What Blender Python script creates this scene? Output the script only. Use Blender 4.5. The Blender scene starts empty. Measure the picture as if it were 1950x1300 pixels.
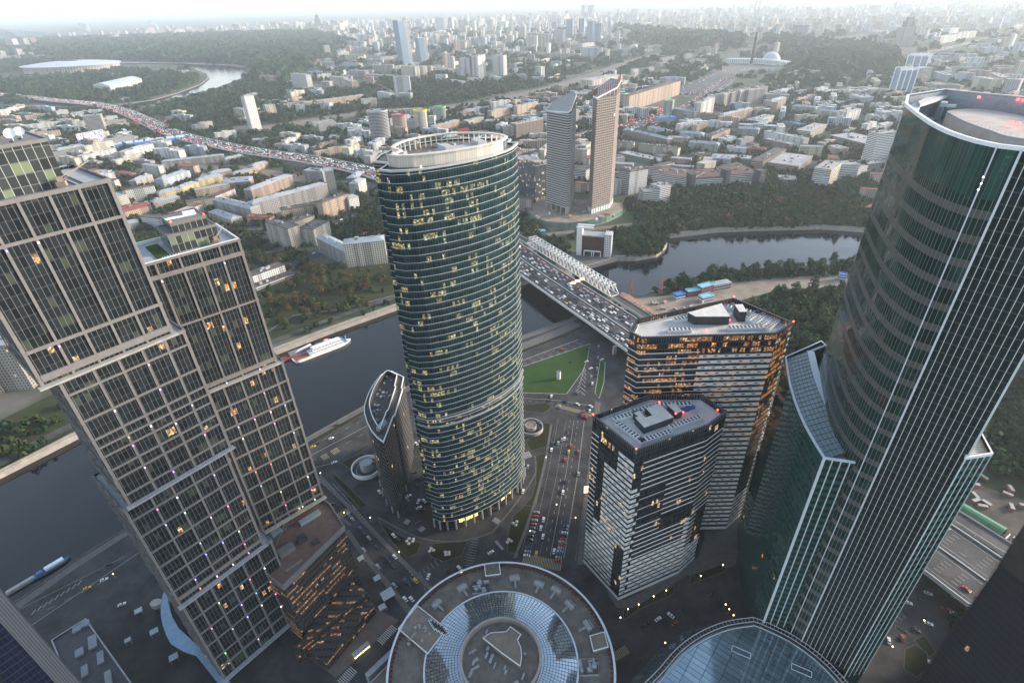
import bpy, math, random
import numpy as np
from mathutils import Vector, Matrix
from mathutils.geometry import tessellate_polygon
random.seed(7); R=random.Random(11)
sc=bpy.context.scene; COL=sc.collection
# ---------------------------------------------------------------- camera
H=320.; F=1043.79; PIT=math.radians(31.991); ROL=math.radians(1.989)
cp,sp,cr,sr=math.cos(PIT),math.sin(PIT),math.cos(ROL),math.sin(ROL)
cam=bpy.data.cameras.new('camera'); cam.lens=36*F/1950; cam.sensor_width=36; cam.clip_start=1; cam.clip_end=90000
co=bpy.data.objects.new('camera',cam); COL.objects.link(co); sc.camera=co
_f=Vector((0,cp,-sp)); _d=Vector((0,-sp,-cp)); _x=Vector((1,0,0))
_r=_x*cr+_d*sr; _dn=-_x*sr+_d*cr
co.matrix_world=Matrix(((_r.x,-_dn.x,-_f.x,0),(_r.y,-_dn.y,-_f.y,0),(_r.z,-_dn.z,-_f.z,H),(0,0,0,1)))
# ---------------------------------------------------------------- sky, sun, exposure
SUN_AZ=math.radians(78); SUN_EL=math.radians(17)      # azimuth measured clockwise from +Y
w=bpy.data.worlds.new('World'); sc.world=w; w.use_nodes=True
nt=w.node_tree; bg=nt.nodes['Background']; sky=nt.nodes.new('ShaderNodeTexSky'); sky.sky_type='NISHITA'
sky.sun_disc=False; sky.sun_elevation=SUN_EL; sky.sun_rotation=SUN_AZ; sky.altitude=300; sky.dust_density=1.0; sky.air_density=1.3; sky.ozone_density=1.5
tc=nt.nodes.new('ShaderNodeTexCoord'); sx=nt.nodes.new('ShaderNodeSeparateXYZ'); mr=nt.nodes.new('ShaderNodeMapRange'); mr.inputs[1].default_value=0.; mr.inputs[2].default_value=.35; mr.inputs[3].default_value=.10; mr.inputs[4].default_value=.68
hs=nt.nodes.new('ShaderNodeHueSaturation'); nt.links.new(tc.outputs['Generated'],sx.inputs[0]); nt.links.new(sx.outputs[2],mr.inputs[0]); nt.links.new(mr.outputs[0],hs.inputs['Saturation']); nt.links.new(sky.outputs[0],hs.inputs['Color'])
tn=nt.nodes.new('ShaderNodeMix'); tn.data_type='RGBA'; tn.blend_type='MULTIPLY'; tn.inputs[0].default_value=1; tn.inputs[7].default_value=(.95,.98,1.02,1); nt.links.new(hs.outputs[0],tn.inputs[6]); nt.links.new(tn.outputs[2],bg.inputs[0]); bg.inputs[1].default_value=0.15
sl=bpy.data.lights.new('sun','SUN'); sl.energy=3.2; sl.angle=math.radians(12); sl.color=(1,.83,.66)
so=bpy.data.objects.new('sun',sl); COL.objects.link(so)
sd=Vector((math.sin(SUN_AZ)*math.cos(SUN_EL),math.cos(SUN_AZ)*math.cos(SUN_EL),math.sin(SUN_EL)))
so.rotation_euler=sd.to_track_quat('Z','Y').to_euler(); so.location=(0,0,600)
sc.view_settings.view_transform='Standard'; sc.view_settings.look='None'; sc.view_settings.exposure=1.38; sc.view_settings.gamma=1
sc.render.engine='CYCLES'; sc.cycles.volume_bounces=3; sc.cycles.max_bounces=5; sc.cycles.diffuse_bounces=2; sc.cycles.glossy_bounces=2
sc.cycles.transmission_bounces=1; sc.cycles.sample_clamp_indirect=3; sc.cycles.use_denoising=True
# ---------------------------------------------------------------- photo pixel -> point of the place
def ray(x,y):
    u=x-975.; v=y-650.; a=u*cr-v*sr; b=u*sr+v*cr
    return (a,F*cp-b*sp,-F*sp-b*cp)
def at(x,y,z=0.):
    r=ray(x,y); t=(z-H)/r[2]; return Vector((r[0]*t,r[1]*t,z))
def proj(X,Y,Z=0.):
    Z=Z-H; dep=Y*cp-Z*sp
    if dep<=1: return (-9e9,9e9)
    a=X/dep*F; b=(-Y*sp-Z*cp)/dep*F
    return (975+a*cr+b*sr,650-a*sr+b*cr)
def top_z(px,py,ytop):
    g=at(px,py); r=ray(px,ytop); return H+r[2]*g.y/r[1]
def P2(pts,z=0.): return [at(x,y,z).to_2d() for x,y in pts]
def inside(x,y,poly):
    c=False; n=len(poly)
    for i in range(n):
        x1,y1=poly[i][0],poly[i][1]; x2,y2=poly[i-1][0],poly[i-1][1]
        if (y1>y)!=(y2>y) and x<(x2-x1)*(y-y1)/(y2-y1)+x1: c=not c
    return c
# ---------------------------------------------------------------- shader helpers
class NT:
    def __init__(s,name):
        s.mat=bpy.data.materials.new(name); s.mat.use_nodes=True; s.t=s.mat.node_tree; s.b=s.t.nodes['Principled BSDF']
    def n(s,k): return s.t.nodes.new('ShaderNode'+k)
    def put(s,v,i):
        if v is None: return
        if hasattr(v,'is_output') : s.t.links.new(v,i)
        elif isinstance(v,(tuple,list)): i.default_value=(*v[:3],1) if len(i.default_value)==4 else v
        else: i.default_value=v
    def m(s,op,a,b=None,c=None):
        q=s.n('Math'); q.operation=op; s.put(a,q.inputs[0]); s.put(b,q.inputs[1]); s.put(c,q.inputs[2]); return q.outputs[0]
    def mix(s,f,a,b,bl='MIX'):
        q=s.n('Mix'); q.data_type='RGBA'; q.blend_type=bl; s.put(f,q.inputs[0]); s.put(a,q.inputs[6]); s.put(b,q.inputs[7]); return q.outputs[2]
    def noise(s,vec,scale,det=3.,rough=.6,out=0):
        q=s.n('TexNoise'); s.put(vec,q.inputs['Vector']); q.inputs['Scale'].default_value=scale; q.inputs['Detail'].default_value=det; q.inputs['Roughness'].default_value=rough; return q.outputs[out]
    def ramp(s,f,stops):
        q=s.n('ValToRGB'); e=q.color_ramp.elements
        while len(e)<len(stops): e.new(.5)
        for k,(p,c) in enumerate(stops): e[k].position=p; e[k].color=(*c,1)
        s.put(f,q.inputs[0]); return q.outputs[0]
    def wn(s,x,y,z=0.):
        c=s.n('CombineXYZ'); s.put(x,c.inputs[0]); s.put(y,c.inputs[1]); s.put(z,c.inputs[2])
        q=s.n('TexWhiteNoise'); q.noise_dimensions='3D'; s.t.links.new(c.outputs[0],q.inputs[0]); return q.outputs[0]
    def uv(s):
        q=s.n('UVMap'); x=s.n('SeparateXYZ'); s.t.links.new(q.outputs[0],x.inputs[0]); return x.outputs[0],x.outputs[1]
    def pos(s): return s.n('NewGeometry').outputs['Position']
    def objc(s):
        q=s.n('ObjectInfo'); return q.outputs['Color'],q.outputs['Random']
    def fin(s,col=None,rough=.8,spec=.3,metal=0.,em=None,es=None,bump=None,bs=.3,bd=1.):
        s.put(col,s.b.inputs['Base Color']); s.put(rough,s.b.inputs['Roughness']); s.put(spec,s.b.inputs['Specular IOR Level']); s.put(metal,s.b.inputs['Metallic'])
        s.put(em,s.b.inputs['Emission Color']); s.put(es,s.b.inputs['Emission Strength'])
        if bump is not None:
            q=s.n('Bump'); q.inputs['Strength'].default_value=bs; q.inputs['Distance'].default_value=bd; s.put(bump,q.inputs['Height']); s.t.links.new(q.outputs[0],s.b.inputs['Normal'])
        return s.mat
MAT={}
def plain(name,col,rough=.8,var=.15,scale=.2,metal=0.,spec=.3):
    if name in MAT: return MAT[name]
    s=NT(name); n=s.noise(s.pos(),scale,4)
    a=tuple(c*(1-var) for c in col); b=tuple(min(1,c*(1+var)) for c in col)
    MAT[name]=s.fin(s.ramp(n,[(.3,a),(.7,b)]),rough,spec,metal); return MAT[name]
def lamp(name,col,e):
    if name in MAT: return MAT[name]
    s=NT(name); MAT[name]=s.fin(col,.5,em=col,es=e); return MAT[name]
def facade(name,fh,bw,wu,wv,wall=None,glass=(.03,.04,.05),lit=.0,litc=((1.,.62,.25),(1.,.85,.5)),es=3.,grough=.12,gvar=.6,blind=0.,blindc=(.16,.2,.14),vent=0,wr=.8,spec=.4,litband=None,off=0.,mull=None,mullw=.06,rowv=None,metal=0.,patch=0.,wavy=.0,strp=0.):
    """wall with a grid of panes laid out in metres on the UVs"""
    if name in MAT: return MAT[name]
    s=NT(name); u,v=s.uv(); oc,orr=s.objc()
    if off: v=s.m('ADD',v,off)
    uu=s.m('DIVIDE',u,bw); vv=s.m('DIVIDE',v,fh); fu=s.m('FRACT',uu); fv=s.m('FRACT',vv); iu=s.m('FLOOR',uu); iv=s.m('FLOOR',vv)
    mu=s.m('LESS_THAN',s.m('ABSOLUTE',s.m('SUBTRACT',fu,.5)),wu/2); mv=s.m('LESS_THAN',s.m('ABSOLUTE',s.m('SUBTRACT',fv,.5)),wv/2)
    mask=s.m('MULTIPLY',mu,mv); orz=s.m('MULTIPLY',orr,91.)
    r1=s.wn(iu,iv,orz); r2=s.wn(iu,iv,s.m('ADD',orz,7.3)); r3=s.wn(s.m('FLOOR',s.m('DIVIDE',uu,4.)),iv,s.m('ADD',orz,3.1))
    wc=wall if wall else oc
    n=s.noise(s.pos(),.09,4); wc=s.mix(.35,wc,s.mix(n,(.45,.45,.45),(1,1,1)),'MULTIPLY') if True else wc
    if strp:
        sv=s.wn(s.m('FLOOR',s.m('DIVIDE',uu,2.)),orz,3.); wc=s.mix(s.m('MULTIPLY',s.m('GREATER_THAN',sv,.6),strp),wc,(.12,.11,.10)); ft=s.m('LESS_THAN',s.m('FRACT',s.m('DIVIDE',v,fh*1.)),.07); wc=s.mix(s.m('MULTIPLY',ft,.35),wc,(.08,.08,.08))
    g=s.mix(s.m('MULTIPLY',r2,gvar),glass,tuple(min(1,c*2.6) for c in glass))
    if blind: g=s.mix(s.m('LESS_THAN',s.m('ADD',s.m('MULTIPLY',r2,.45),s.m('MULTIPLY',r3,.55)),blind),g,blindc)
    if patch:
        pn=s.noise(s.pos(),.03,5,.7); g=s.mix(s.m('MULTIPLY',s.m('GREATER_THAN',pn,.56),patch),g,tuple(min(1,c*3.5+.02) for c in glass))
    col=s.mix(mask,wc,g)
    if mull:
        mm=s.m('MULTIPLY',s.m('GREATER_THAN',s.m('ABSOLUTE',s.m('SUBTRACT',fu,.5)),.5-mullw/2),1.); col=s.mix(mm,col,mull)
    rough=s.m('ADD',s.m('MULTIPLY',mask,grough-wr),wr)
    em=es_=None
    if lit>0:
        on=s.m('LESS_THAN',s.m('ADD',s.m('MULTIPLY',r1,.4),s.m('MULTIPLY',r3,.6)),lit)
        inn=s.noise(s.pos(),1.1,3,.6); inn=s.m('POWER',s.m('MULTIPLY',inn,1.7),6.)
        e=s.m('MULTIPLY',s.m('MULTIPLY',on,mask),inn)
        if litband:
            mr=s.n('MapRange'); mr.inputs[1].default_value=litband[0]; mr.inputs[2].default_value=litband[1]; s.put(v,mr.inputs[0]); e=s.m('MULTIPLY',e,mr.outputs[0])
        es_=s.m('MULTIPLY',e,es); em=s.mix(r2,litc[0],litc[1])
    MAT[name]=s.fin(col,rough,spec,metal,em,es_)
    if wavy:
        c=s.n('CombineXYZ'); s.put(iu,c.inputs[0]); s.put(iv,c.inputs[1]); s.put(orz,c.inputs[2]); q=s.n('TexWhiteNoise'); s.t.links.new(c.outputs[0],q.inputs[0])
        sb=s.n('VectorMath'); sb.operation='SUBTRACT'; s.t.links.new(q.outputs['Color'],sb.inputs[0]); sb.inputs[1].default_value=(.5,.5,.5)
        ml=s.n('VectorMath'); ml.operation='SCALE'; s.t.links.new(sb.outputs[0],ml.inputs[0]); ml.inputs['Scale'].default_value=wavy*4
        nb_=s.n('TexNoise'); s.put(s.pos(),nb_.inputs['Vector']); nb_.inputs['Scale'].default_value=.06; s2=s.n('VectorMath'); s2.operation='SUBTRACT'; s.t.links.new(nb_.outputs['Color'],s2.inputs[0]); s2.inputs[1].default_value=(.5,.5,.5)
        m2=s.n('VectorMath'); m2.operation='SCALE'; s.t.links.new(s2.outputs[0],m2.inputs[0]); m2.inputs['Scale'].default_value=wavy*6
        ad=s.n('VectorMath'); ad.operation='ADD'; s.t.links.new(ml.outputs[0],ad.inputs[0]); s.t.links.new(s.n('NewGeometry').outputs['Normal'],ad.inputs[1]); a2=s.n('VectorMath'); a2.operation='ADD'; s.t.links.new(ad.outputs[0],a2.inputs[0]); s.t.links.new(m2.outputs[0],a2.inputs[1])
        no=s.n('VectorMath'); no.operation='NORMALIZE'; s.t.links.new(a2.outputs[0],no.inputs[0]); s.t.links.new(no.outputs[0],s.b.inputs['Normal'])
    return MAT[name]
# ---------------------------------------------------------------- mesh helpers
class MB:
    def __init__(s): s.v=[]; s.f=[]; s.uv=[]; s.mi=[]
    def face(s,pts,uv=None,mi=0):
        k=len(s.v); s.v+= [tuple(p) for p in pts]; s.f.append(tuple(range(k,k+len(pts)))); s.uv.append(uv or [(p[0],p[1]) for p in pts]); s.mi.append(mi)
    def wall(s,poly,z0,z1,mi=0,u0=0.,closed=True):
        u=u0; n=len(poly)
        for i in range(n if closed else n-1):
            a=poly[i]; b=poly[(i+1)%n]; l=math.hypot(b[0]-a[0],b[1]-a[1])
            s.face([(a[0],a[1],z0),(b[0],b[1],z0),(b[0],b[1],z1),(a[0],a[1],z1)],[(u,z0),(u+l,z0),(u+l,z1),(u,z1)],mi); u+=l
    def cap(s,poly,z,mi=0,holes=()):
        loops=[[Vector((p[0],p[1],0)) for p in poly]]+[[Vector((p[0],p[1],0)) for p in h] for h in holes]
        flat=[p for l in loops for p in l]
        for t in tessellate_polygon(loops):
            q=[flat[i] for i in t]
            if (q[1]-q[0]).cross(q[2]-q[0]).z<0: q.reverse()
            s.face([(p.x,p.y,z) for p in q],None,mi)
    def prism(s,poly,z0,z1,mw=0,mt=0): s.wall(poly,z0,z1,mw); s.cap(poly,z1,mt)
    def box(s,c,d,rz=0.,mi=0,z0=None):
        x,y,z=c; a,b,h=d[0]/2,d[1]/2,d[2]; ca,sa=math.cos(rz),math.sin(rz)
        po=[(x+ca*i*a-sa*j*b,y+sa*i*a+ca*j*b) for i,j in((-1,-1),(1,-1),(1,1),(-1,1))]
        s.wall(po,z,z+h,mi); s.cap(po,z+h,mi); s.face([(p[0],p[1],z) for p in reversed(po)],None,mi)
    def bar(s,p,q,r=.3,mi=0,n=4):
        p=Vector(p); q=Vector(q); d=(q-p).normalized(); a=d.orthogonal().normalized(); b=d.cross(a); k=[]
        for i in range(n):
            t=2*math.pi*(i+.5)/n; k.append(a*math.cos(t)*r+b*math.sin(t)*r)
        L=(q-p).length
        for i in range(n):
            j=(i+1)%n; s.face([p+k[i],p+k[j],q+k[j],q+k[i]],[(0,0),(r,0),(r,L),(0,L)],mi)
        s.face([p+k[i] for i in range(n-1,-1,-1)],None,mi); s.face([q+x for x in k],None,mi)
    def strip(s,line,w,z,mi=0,zs=None):
        L,Rr=offset(line,w/2),offset(line,-w/2); u=0
        for i in range(len(line)-1):
            l=math.hypot(line[i+1][0]-line[i][0],line[i+1][1]-line[i][1]); za=zs[i] if zs else z; zb=zs[i+1] if zs else z
            s.face([(*Rr[i],za),(*Rr[i+1],zb),(*L[i+1],zb),(*L[i],za)],[(u,0),(u+l,0),(u+l,w),(u,w)],mi); u+=l
    def ring(s,c,r0,r1,z,n=64,mi=0,a0=0.,a1=2*math.pi):
        for i in range(n):
            a=a0+(a1-a0)*i/n; b=a0+(a1-a0)*(i+1)/n
            s.face([(c[0]+r0*math.cos(a),c[1]+r0*math.sin(a),z),(c[0]+r1*math.cos(a),c[1]+r1*math.sin(a),z),(c[0]+r1*math.cos(b),c[1]+r1*math.sin(b),z),(c[0]+r0*math.cos(b),c[1]+r0*math.sin(b),z)],None,mi)
    def build(s,name,mats,parent=None,base=None,smooth=False,color=None):
        if not isinstance(mats,(list,tuple)): mats=[mats]
        b=Vector(parent.location) if parent else (Vector(base) if base else Vector((0,0,0)))
        if parent and parent.parent: b=b+Vector(parent.parent.location)
        me=bpy.data.meshes.new(name); me.from_pydata([(x-b.x,y-b.y,z-b.z) for x,y,z in s.v],[],s.f)
        for m in mats: me.materials.append(m)
        me.polygons.foreach_set('material_index',s.mi)
        l=me.uv_layers.new(name='UVMap'); l.data.foreach_set('uv',[c for f in s.uv for p in f for c in p[:2]])
        if smooth: me.polygons.foreach_set('use_smooth',[True]*len(s.f))
        me.update()
        o=bpy.data.objects.new(name,me); COL.objects.link(o); o.parent=parent
        if not parent: o.location=b
        if color: o.color=(*color,1)
        return o
def offset(line,d):
    out=[]
    for i,p in enumerate(line):
        a=Vector(line[max(i-1,0)][:2]); b=Vector(line[min(i+1,len(line)-1)][:2]); t=(b-a).normalized(); out.append((p[0]-t.y*d,p[1]+t.x*d))
    return out
def offpoly(poly,d):
    """closed polygon moved outwards by d (either winding)"""
    n=len(poly); ar=sum(poly[i][0]*poly[(i+1)%n][1]-poly[(i+1)%n][0]*poly[i][1] for i in range(n)); sg=1 if ar>0 else -1; out=[]
    for i in range(n):
        a=Vector(poly[i-1][:2]); p=Vector(poly[i][:2]); b=Vector(poly[(i+1)%n][:2]); t1=(p-a).normalized(); t2=(b-p).normalized()
        n1=Vector((t1.y,-t1.x))*sg; n2=Vector((t2.y,-t2.x))*sg; m=n1+n2
        if m.length<.2: m=n1.copy()
        m=m.normalized(); k=d/max(.45,m.dot(n1)); out.append((p.x+m.x*k,p.y+m.y*k))
    return out
def smooth_line(pts,step=12.):
    out=[]; n=len(pts)
    for i in range(n-1):
        p0=Vector(pts[max(i-1,0)]); p1=Vector(pts[i]); p2=Vector(pts[i+1]); p3=Vector(pts[min(i+2,n-1)]); k=max(1,int((p2-p1).length/step))
        for j in range(k):
            t=j/k; out.append(tuple(.5*((2*p1)+(p2-p0)*t+(2*p0-5*p1+4*p2-p3)*t*t+(3*p1-p0-3*p2+p3)*t**3)))
    out.append(tuple(pts[-1])); return out
def tag(o,label=None,cat=None,group=None,kind=None):
    for k,v in (('label',label),('category',cat),('group',group),('kind',kind)):
        if v: o[k]=v
    return o
def thing(name,label,cat,loc,group=None):
    o=bpy.data.objects.new(name,None); COL.objects.link(o); o.location=loc; o.empty_display_size=.5; return tag(o,label,cat,group)
def struct(o): o['kind']='structure'; return o
def copy_tree(o,loc,rz=0.,sc_=None):
    c=o.copy(); COL.objects.link(c); c.location=loc; c.rotation_euler=(0,0,rz)
    if sc_: c.scale=sc_ if hasattr(sc_,'__len__') else (sc_,)*3
    for ch in o.children:
        d=ch.copy(); COL.objects.link(d); d.parent=c
    return c
# ================================================================ materials of the setting
def ground_mat():
    s=NT('ground'); p=s.pos(); n=s.noise(p,.004,8,.65); n2=s.noise(p,.03,5,.7)
    c=s.ramp(n,[(.38,(.05,.08,.04)),(.52,(.08,.09,.06)),(.6,(.15,.14,.125)),(.7,(.12,.115,.10))])
    return s.fin(s.mix(.5,c,s.mix(n2,(.5,.5,.5),(1.3,1.3,1.3)),'MULTIPLY'),.95,.1)
def grass_mat(name,a,b,sc_=.05):
    s=NT(name); p=s.pos(); n=s.noise(p,sc_,7,.7); n2=s.noise(p,1.1,3,.7)
    return s.fin(s.mix(.5,s.ramp(n,[(.3,a),(.7,b)]),s.mix(n2,(.55,.55,.55),(1.25,1.25,1.25)),'MULTIPLY'),.95,.1)
def asphalt_mat(name='asphalt',k=1.):
    s=NT(name); p=s.pos(); n=s.noise(p,.06,6,.65); n2=s.noise(p,.7,4,.7)
    return s.fin(s.mix(.6,s.ramp(n,[(.35,(.022*k,.022*k,.025*k)),(.62,(.062*k,.060*k,.060*k))]),s.mix(n2,(.7,.7,.7),(1.2,1.2,1.2)),'MULTIPLY'),.85,.3)
def water_mat():
    s=NT('water'); p=s.pos(); mp=s.n('Mapping'); s.put(p,mp.inputs[0]); mp.inputs['Scale'].default_value=(.35,1.,1.)
    n=s.noise(mp.outputs[0],.22,3,.55); n2=s.noise(p,.03,3,.5)
    return s.fin(s.mix(n2,(.0025,.0035,.005),(.004,.005,.007)),.06,.45,bump=s.m('ADD',n,s.m('MULTIPLY',n2,3.)),bs=.22,bd=.8)
M_GR=ground_mat(); M_AS=asphalt_mat(); M_AS2=asphalt_mat('asphalt_light',1.6); M_LAWN=grass_mat('lawn',(.028,.06,.016),(.045,.085,.025))
M_MEAD=grass_mat('meadow',(.03,.04,.018),(.06,.065,.03)); M_DRY=grass_mat('dry_grass',(.022,.026,.012),(.045,.045,.022)); M_WOOD=grass_mat('woodland_floor',(.03,.04,.02),(.05,.055,.03))
M_WAT=water_mat(); M_PAVE=plain('pavement_slab',(.115,.11,.105),.85,.2,.3); M_QUAY=plain('quay_stone',(.29,.265,.235),.85,.2,.15); M_SAND=plain('bare_earth',(.24,.20,.16),.95,.3,.05)
M_MARK=plain('marking_paint',(.42,.42,.41),.7,.25,.8); M_YEL=plain('yellow_marking',(.34,.28,.16),.7,.2,.8); M_CONC=plain('concrete',(.34,.33,.31),.85,.15,.2)
M_WHITE=plain('white_metal',(.72,.73,.73),.5,.08,.4); M_GREY=plain('grey_metal',(.30,.32,.34),.55,.15,.4); M_DARK=plain('dark_metal',(.05,.052,.058),.5,.2,.3)
M_RAIL=plain('rail_ballast',(.17,.14,.12),.95,.25,.1)
# ================================================================ river outlines (photo pixels on the ground plane / water line)
near_bank=[(-330,1310),(-150,1225),(37,1140),(123,1079),(136,1070),(240,1005),(420,918),(585,832),(700,768),(850,702),(989,640),(1039,623),(1084,606),(1130,581),(1180,567),(1222,563),(1290,541),(1340,527),(1420,517),(1520,508),(1640,501),(1800,506),(2000,530),(2300,570)]
far_bank=[(-420,1110),(-150,985),(0,912),(145,838),(330,753),(526,676),(635,634),(756,591),(880,562),(986,546),(1011,539),(1066,525),(1084,521),(1128,511),(1177,497),(1211,497),(1250,490),(1268,474),(1274,454),(1316,449),(1368,443),(1450,440),(1560,437),(1650,443),(1800,450),(2000,468),(2350,505)]
NB=P2(near_bank); FB=P2(far_bank,-6)
river=[tuple(p) for p in NB]+[tuple(p) for p in reversed(FB)]
far_in=[(0,200),(120,204),(230,200),(288,191),(335,178),(379,162),(395,149),(393,141),(371,132),(353,125.5),(314,123),(235,122.4),(150,122.6)]
far_out=[(0,209),(140,212),(248,205),(288,202.7),(322,192),(361,183),(408,170),(444,157),(468,146.4),(474,138.6),(465,129.4),(444,125.5),(392,123),(340,120.8),(261,120.3),(150,120.2)]
river2=[tuple(p) for p in P2(far_in)]+[tuple(p) for p in reversed(P2(far_out,-3))]
b=MB(); b.cap([(-58000,-1300),(58000,-1300),(58000,58000),(-58000,58000)],0,0,(river,river2)); struct(b.build('ground',M_GR))
b=MB(); b.cap(offpoly(river,3),-6); b.cap(offpoly(river2,3),-3); struct(b.build('river_water',M_WAT))
def bank_wall(name,line,z0,z1,wid,mat,side):
    b=MB(); l=[tuple(p) for p in line]; u=0; o1=offset(l,side*.8); o2=offset(l,side*wid)
    for i in range(len(l)-1):
        b.face([(*l[i],z0),(*l[i+1],z0),(*o1[i+1],z1+.9),(*o1[i],z1+.9)],[(0,0),(10,0),(10,5),(0,5)])
        b.face([(*o1[i],z1+.9),(*o1[i+1],z1+.9),(*offset(l,side*1.4)[i+1],z1+.9),(*offset(l,side*1.4)[i],z1+.9)])
        b.face([(*offset(l,side*1.4)[i],z1+.9),(*offset(l,side*1.4)[i+1],z1+.9),(*offset(l,side*1.45)[i+1],z1+.05),(*offset(l,side*1.45)[i],z1+.05)])
        b.face([(*offset(l,side*1.45)[i],z1+.05),(*offset(l,side*1.45)[i+1],z1+.05),(*o2[i+1],z1+.05),(*o2[i],z1+.05)])
    return b.build(name,mat)
tag(bank_wall('quay_wall',FB,-6,0,7,M_QUAY,1),'pale stone quay wall and walkway along the far river bank','quay')
tag(bank_wall('quay_wall',NB,-6,0,8,M_PAVE,-1),'grey stone embankment wall and walkway along the near river bank','quay')
tag(bank_wall('quay_wall',[p for p in P2(far_in[:9])],-3,0,9,M_QUAY,-1),'distant pale quay curving round the stadium peninsula','quay')
# ================================================================ large surfaces
def sheet(name,px,z,mat,world=False):
    b=MB(); b.cap([tuple(p) for p in (px if world else P2(px))],z); return struct(b.build(name,mat))
near=[tuple(p) for p in offset([tuple(q) for q in NB[:13]],-8)]
city=near+[tuple(p) for p in P2([(1210,600),(1240,625),(1400,700),(1560,800),(1700,900),(1850,960),(2300,1080)])]+[(900,-400),(-900,-400)]
sheet('city_asphalt',city,.04,M_AS,True)
sheet('park_meadow',[(-100,930),(0,893),(145,819),(330,735),(526,653),(635,613),(756,571),(900,532),(985,520),(985,480),(760,480),(640,500),(500,520),(380,600),(200,700),(0,800)],.05,M_MEAD)
sheet('park_meadow',[(1400,560),(1620,540),(2300,640),(2300,1060),(1850,950),(1700,890),(1500,730)],.05,M_WOOD)
sheet('building_site',[(1190,572),(1230,566),(1300,560),(1380,540),(1480,530),(1610,522),(1620,545),(1480,552),(1400,575),(1330,600),(1262,606)],.06,M_SAND)
sheet('building_site',[(1730,880),(2100,1000),(2100,1090),(1840,985),(1760,960)],.09,plain('dark_earth',(.085,.07,.06),.95,.35,.08))
sheet('river_point',[(1040,500),(1110,470),(1160,478),(1176,490),(1176,496),(1128,509),(1086,519)],.06,M_PAVE)
sheet('building_site',[(985,400),(1050,440),(1120,425),(1190,405),(1200,390),(1000,375)],.06,M_SAND)
for px in ([(940,712),(991,699.5),(1123.6,654.7),(1119,682.6),(1109,708),(1079,750),(1058,749.5),(992,747.8),(940,745)],
           [(1143,686),(1152.4,689.4),(1150,728),(1141,758.8),(1133,748.6)]):
    b=MB(); b.prism([tuple(p) for p in P2(px)],.04,.16); struct(b.build('lawn',M_LAWN))
    b=MB(); b.strip([tuple(p) for p in P2(px)]+[tuple(P2(px)[0])],.6,.19); struct(b.build('kerb',M_CONC))
for px in ([(994,770.6),(1040,767),(1050,775),(1035,787),(994,781)],[(1035,805),(1057,808),(1048,848),(1012,858),(1002,842)],
           [(1020,868),(1044,860),(1038,884),(1020,964),(998,961),(1012,948),(1020,920),(1021,886)],[(1000,962),(1016,965),(992,1054),(966,1050),(968,1012),(978,980)],
           [(720,990),(745,1008),(770,1023),(802,1033),(795,1052),(775,1062),(745,1030)],[(825,1035),(890,1028),(885,1042),(878,1058),(845,1069),(822,1060),(812,1045)],
           [(638,902),(698.5,960.5),(686,967.5),(631,907)],[(650,880),(690,862),(706,880),(680,905)],
           [(1723,1235),(1742,1227),(1765,1242),(1769,1269),(1746,1288),(1721,1273)],[(1740,1218),(1760,1210),(1782,1240),(1770,1250)],
           [(1187,1181),(1187,1161),(1283,1113),(1283,1130),(1219,1159)],[(1312,1113),(1316,1095),(1380,1072),(1381,1087)],[(1705,1190),(1730,1205),(1722,1208),(1705,1198)],
           [(990,668),(1075,635),(1110,620),(1112,624),(1078,640),(990,674)],[(585,842),(700,778),(702,783),(588,850)],[(675,860),(700,846),(702,850),(678,865)]):
    b=MB(); b.prism([tuple(p) for p in P2(px)],.04,.15); struct(b.build('planted_bed',M_DRY))
    b=MB(); q=[tuple(p) for p in P2(px)]; b.strip(q+[q[0]],.4,.18); struct(b.build('kerb',M_PAVE))
def road(name,px,wid,z=.08,mat=None,zt=0.,step=25):
    l=smooth_line([tuple(at(x,y,zt).to_2d()) for x,y in px],step); b=MB(); b.strip(l,wid,zt+z); o=struct(b.build(name,mat or M_AS)); return l
MK=MB(); MY=MB()
def line_mark(l,wid=.25,z=.1,dash=None,mb=None,off=0.):
    mb=mb or MK; l=[tuple(p[:2]) for p in l]; l=offset(l,off) if off else l
    if not dash: mb.strip(l,wid,z); return
    acc=0.
    for i in range(len(l)-1):
        a=Vector(l[i]); c=Vector(l[i+1]); L=(c-a).length; t=(c-a)/max(L,1e-6); s=(-acc)%(dash[0]+dash[1])
        while s<L:
            e=min(s+dash[0],L); mb.strip([tuple(a+t*s),tuple(a+t*e)],wid,z); s+=dash[0]+dash[1]
        acc=(acc+L)
def zebra(p,q,length,z=.1,mb=None,bar=.5,gap=.6):
    a=at(*p).to_2d(); c=at(*q).to_2d(); L=(c-a).length; t=(c-a)/L; n=Vector((-t.y,t.x)); s=0
    while s<L:
        m=a+t*s; (mb or MK).strip([tuple(m-n*length/2),tuple(m+n*length/2)],bar,z); s+=bar+gap
def pl(px,z=0.): return [tuple(at(x,y,z).to_2d()) for x,y in px]
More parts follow.
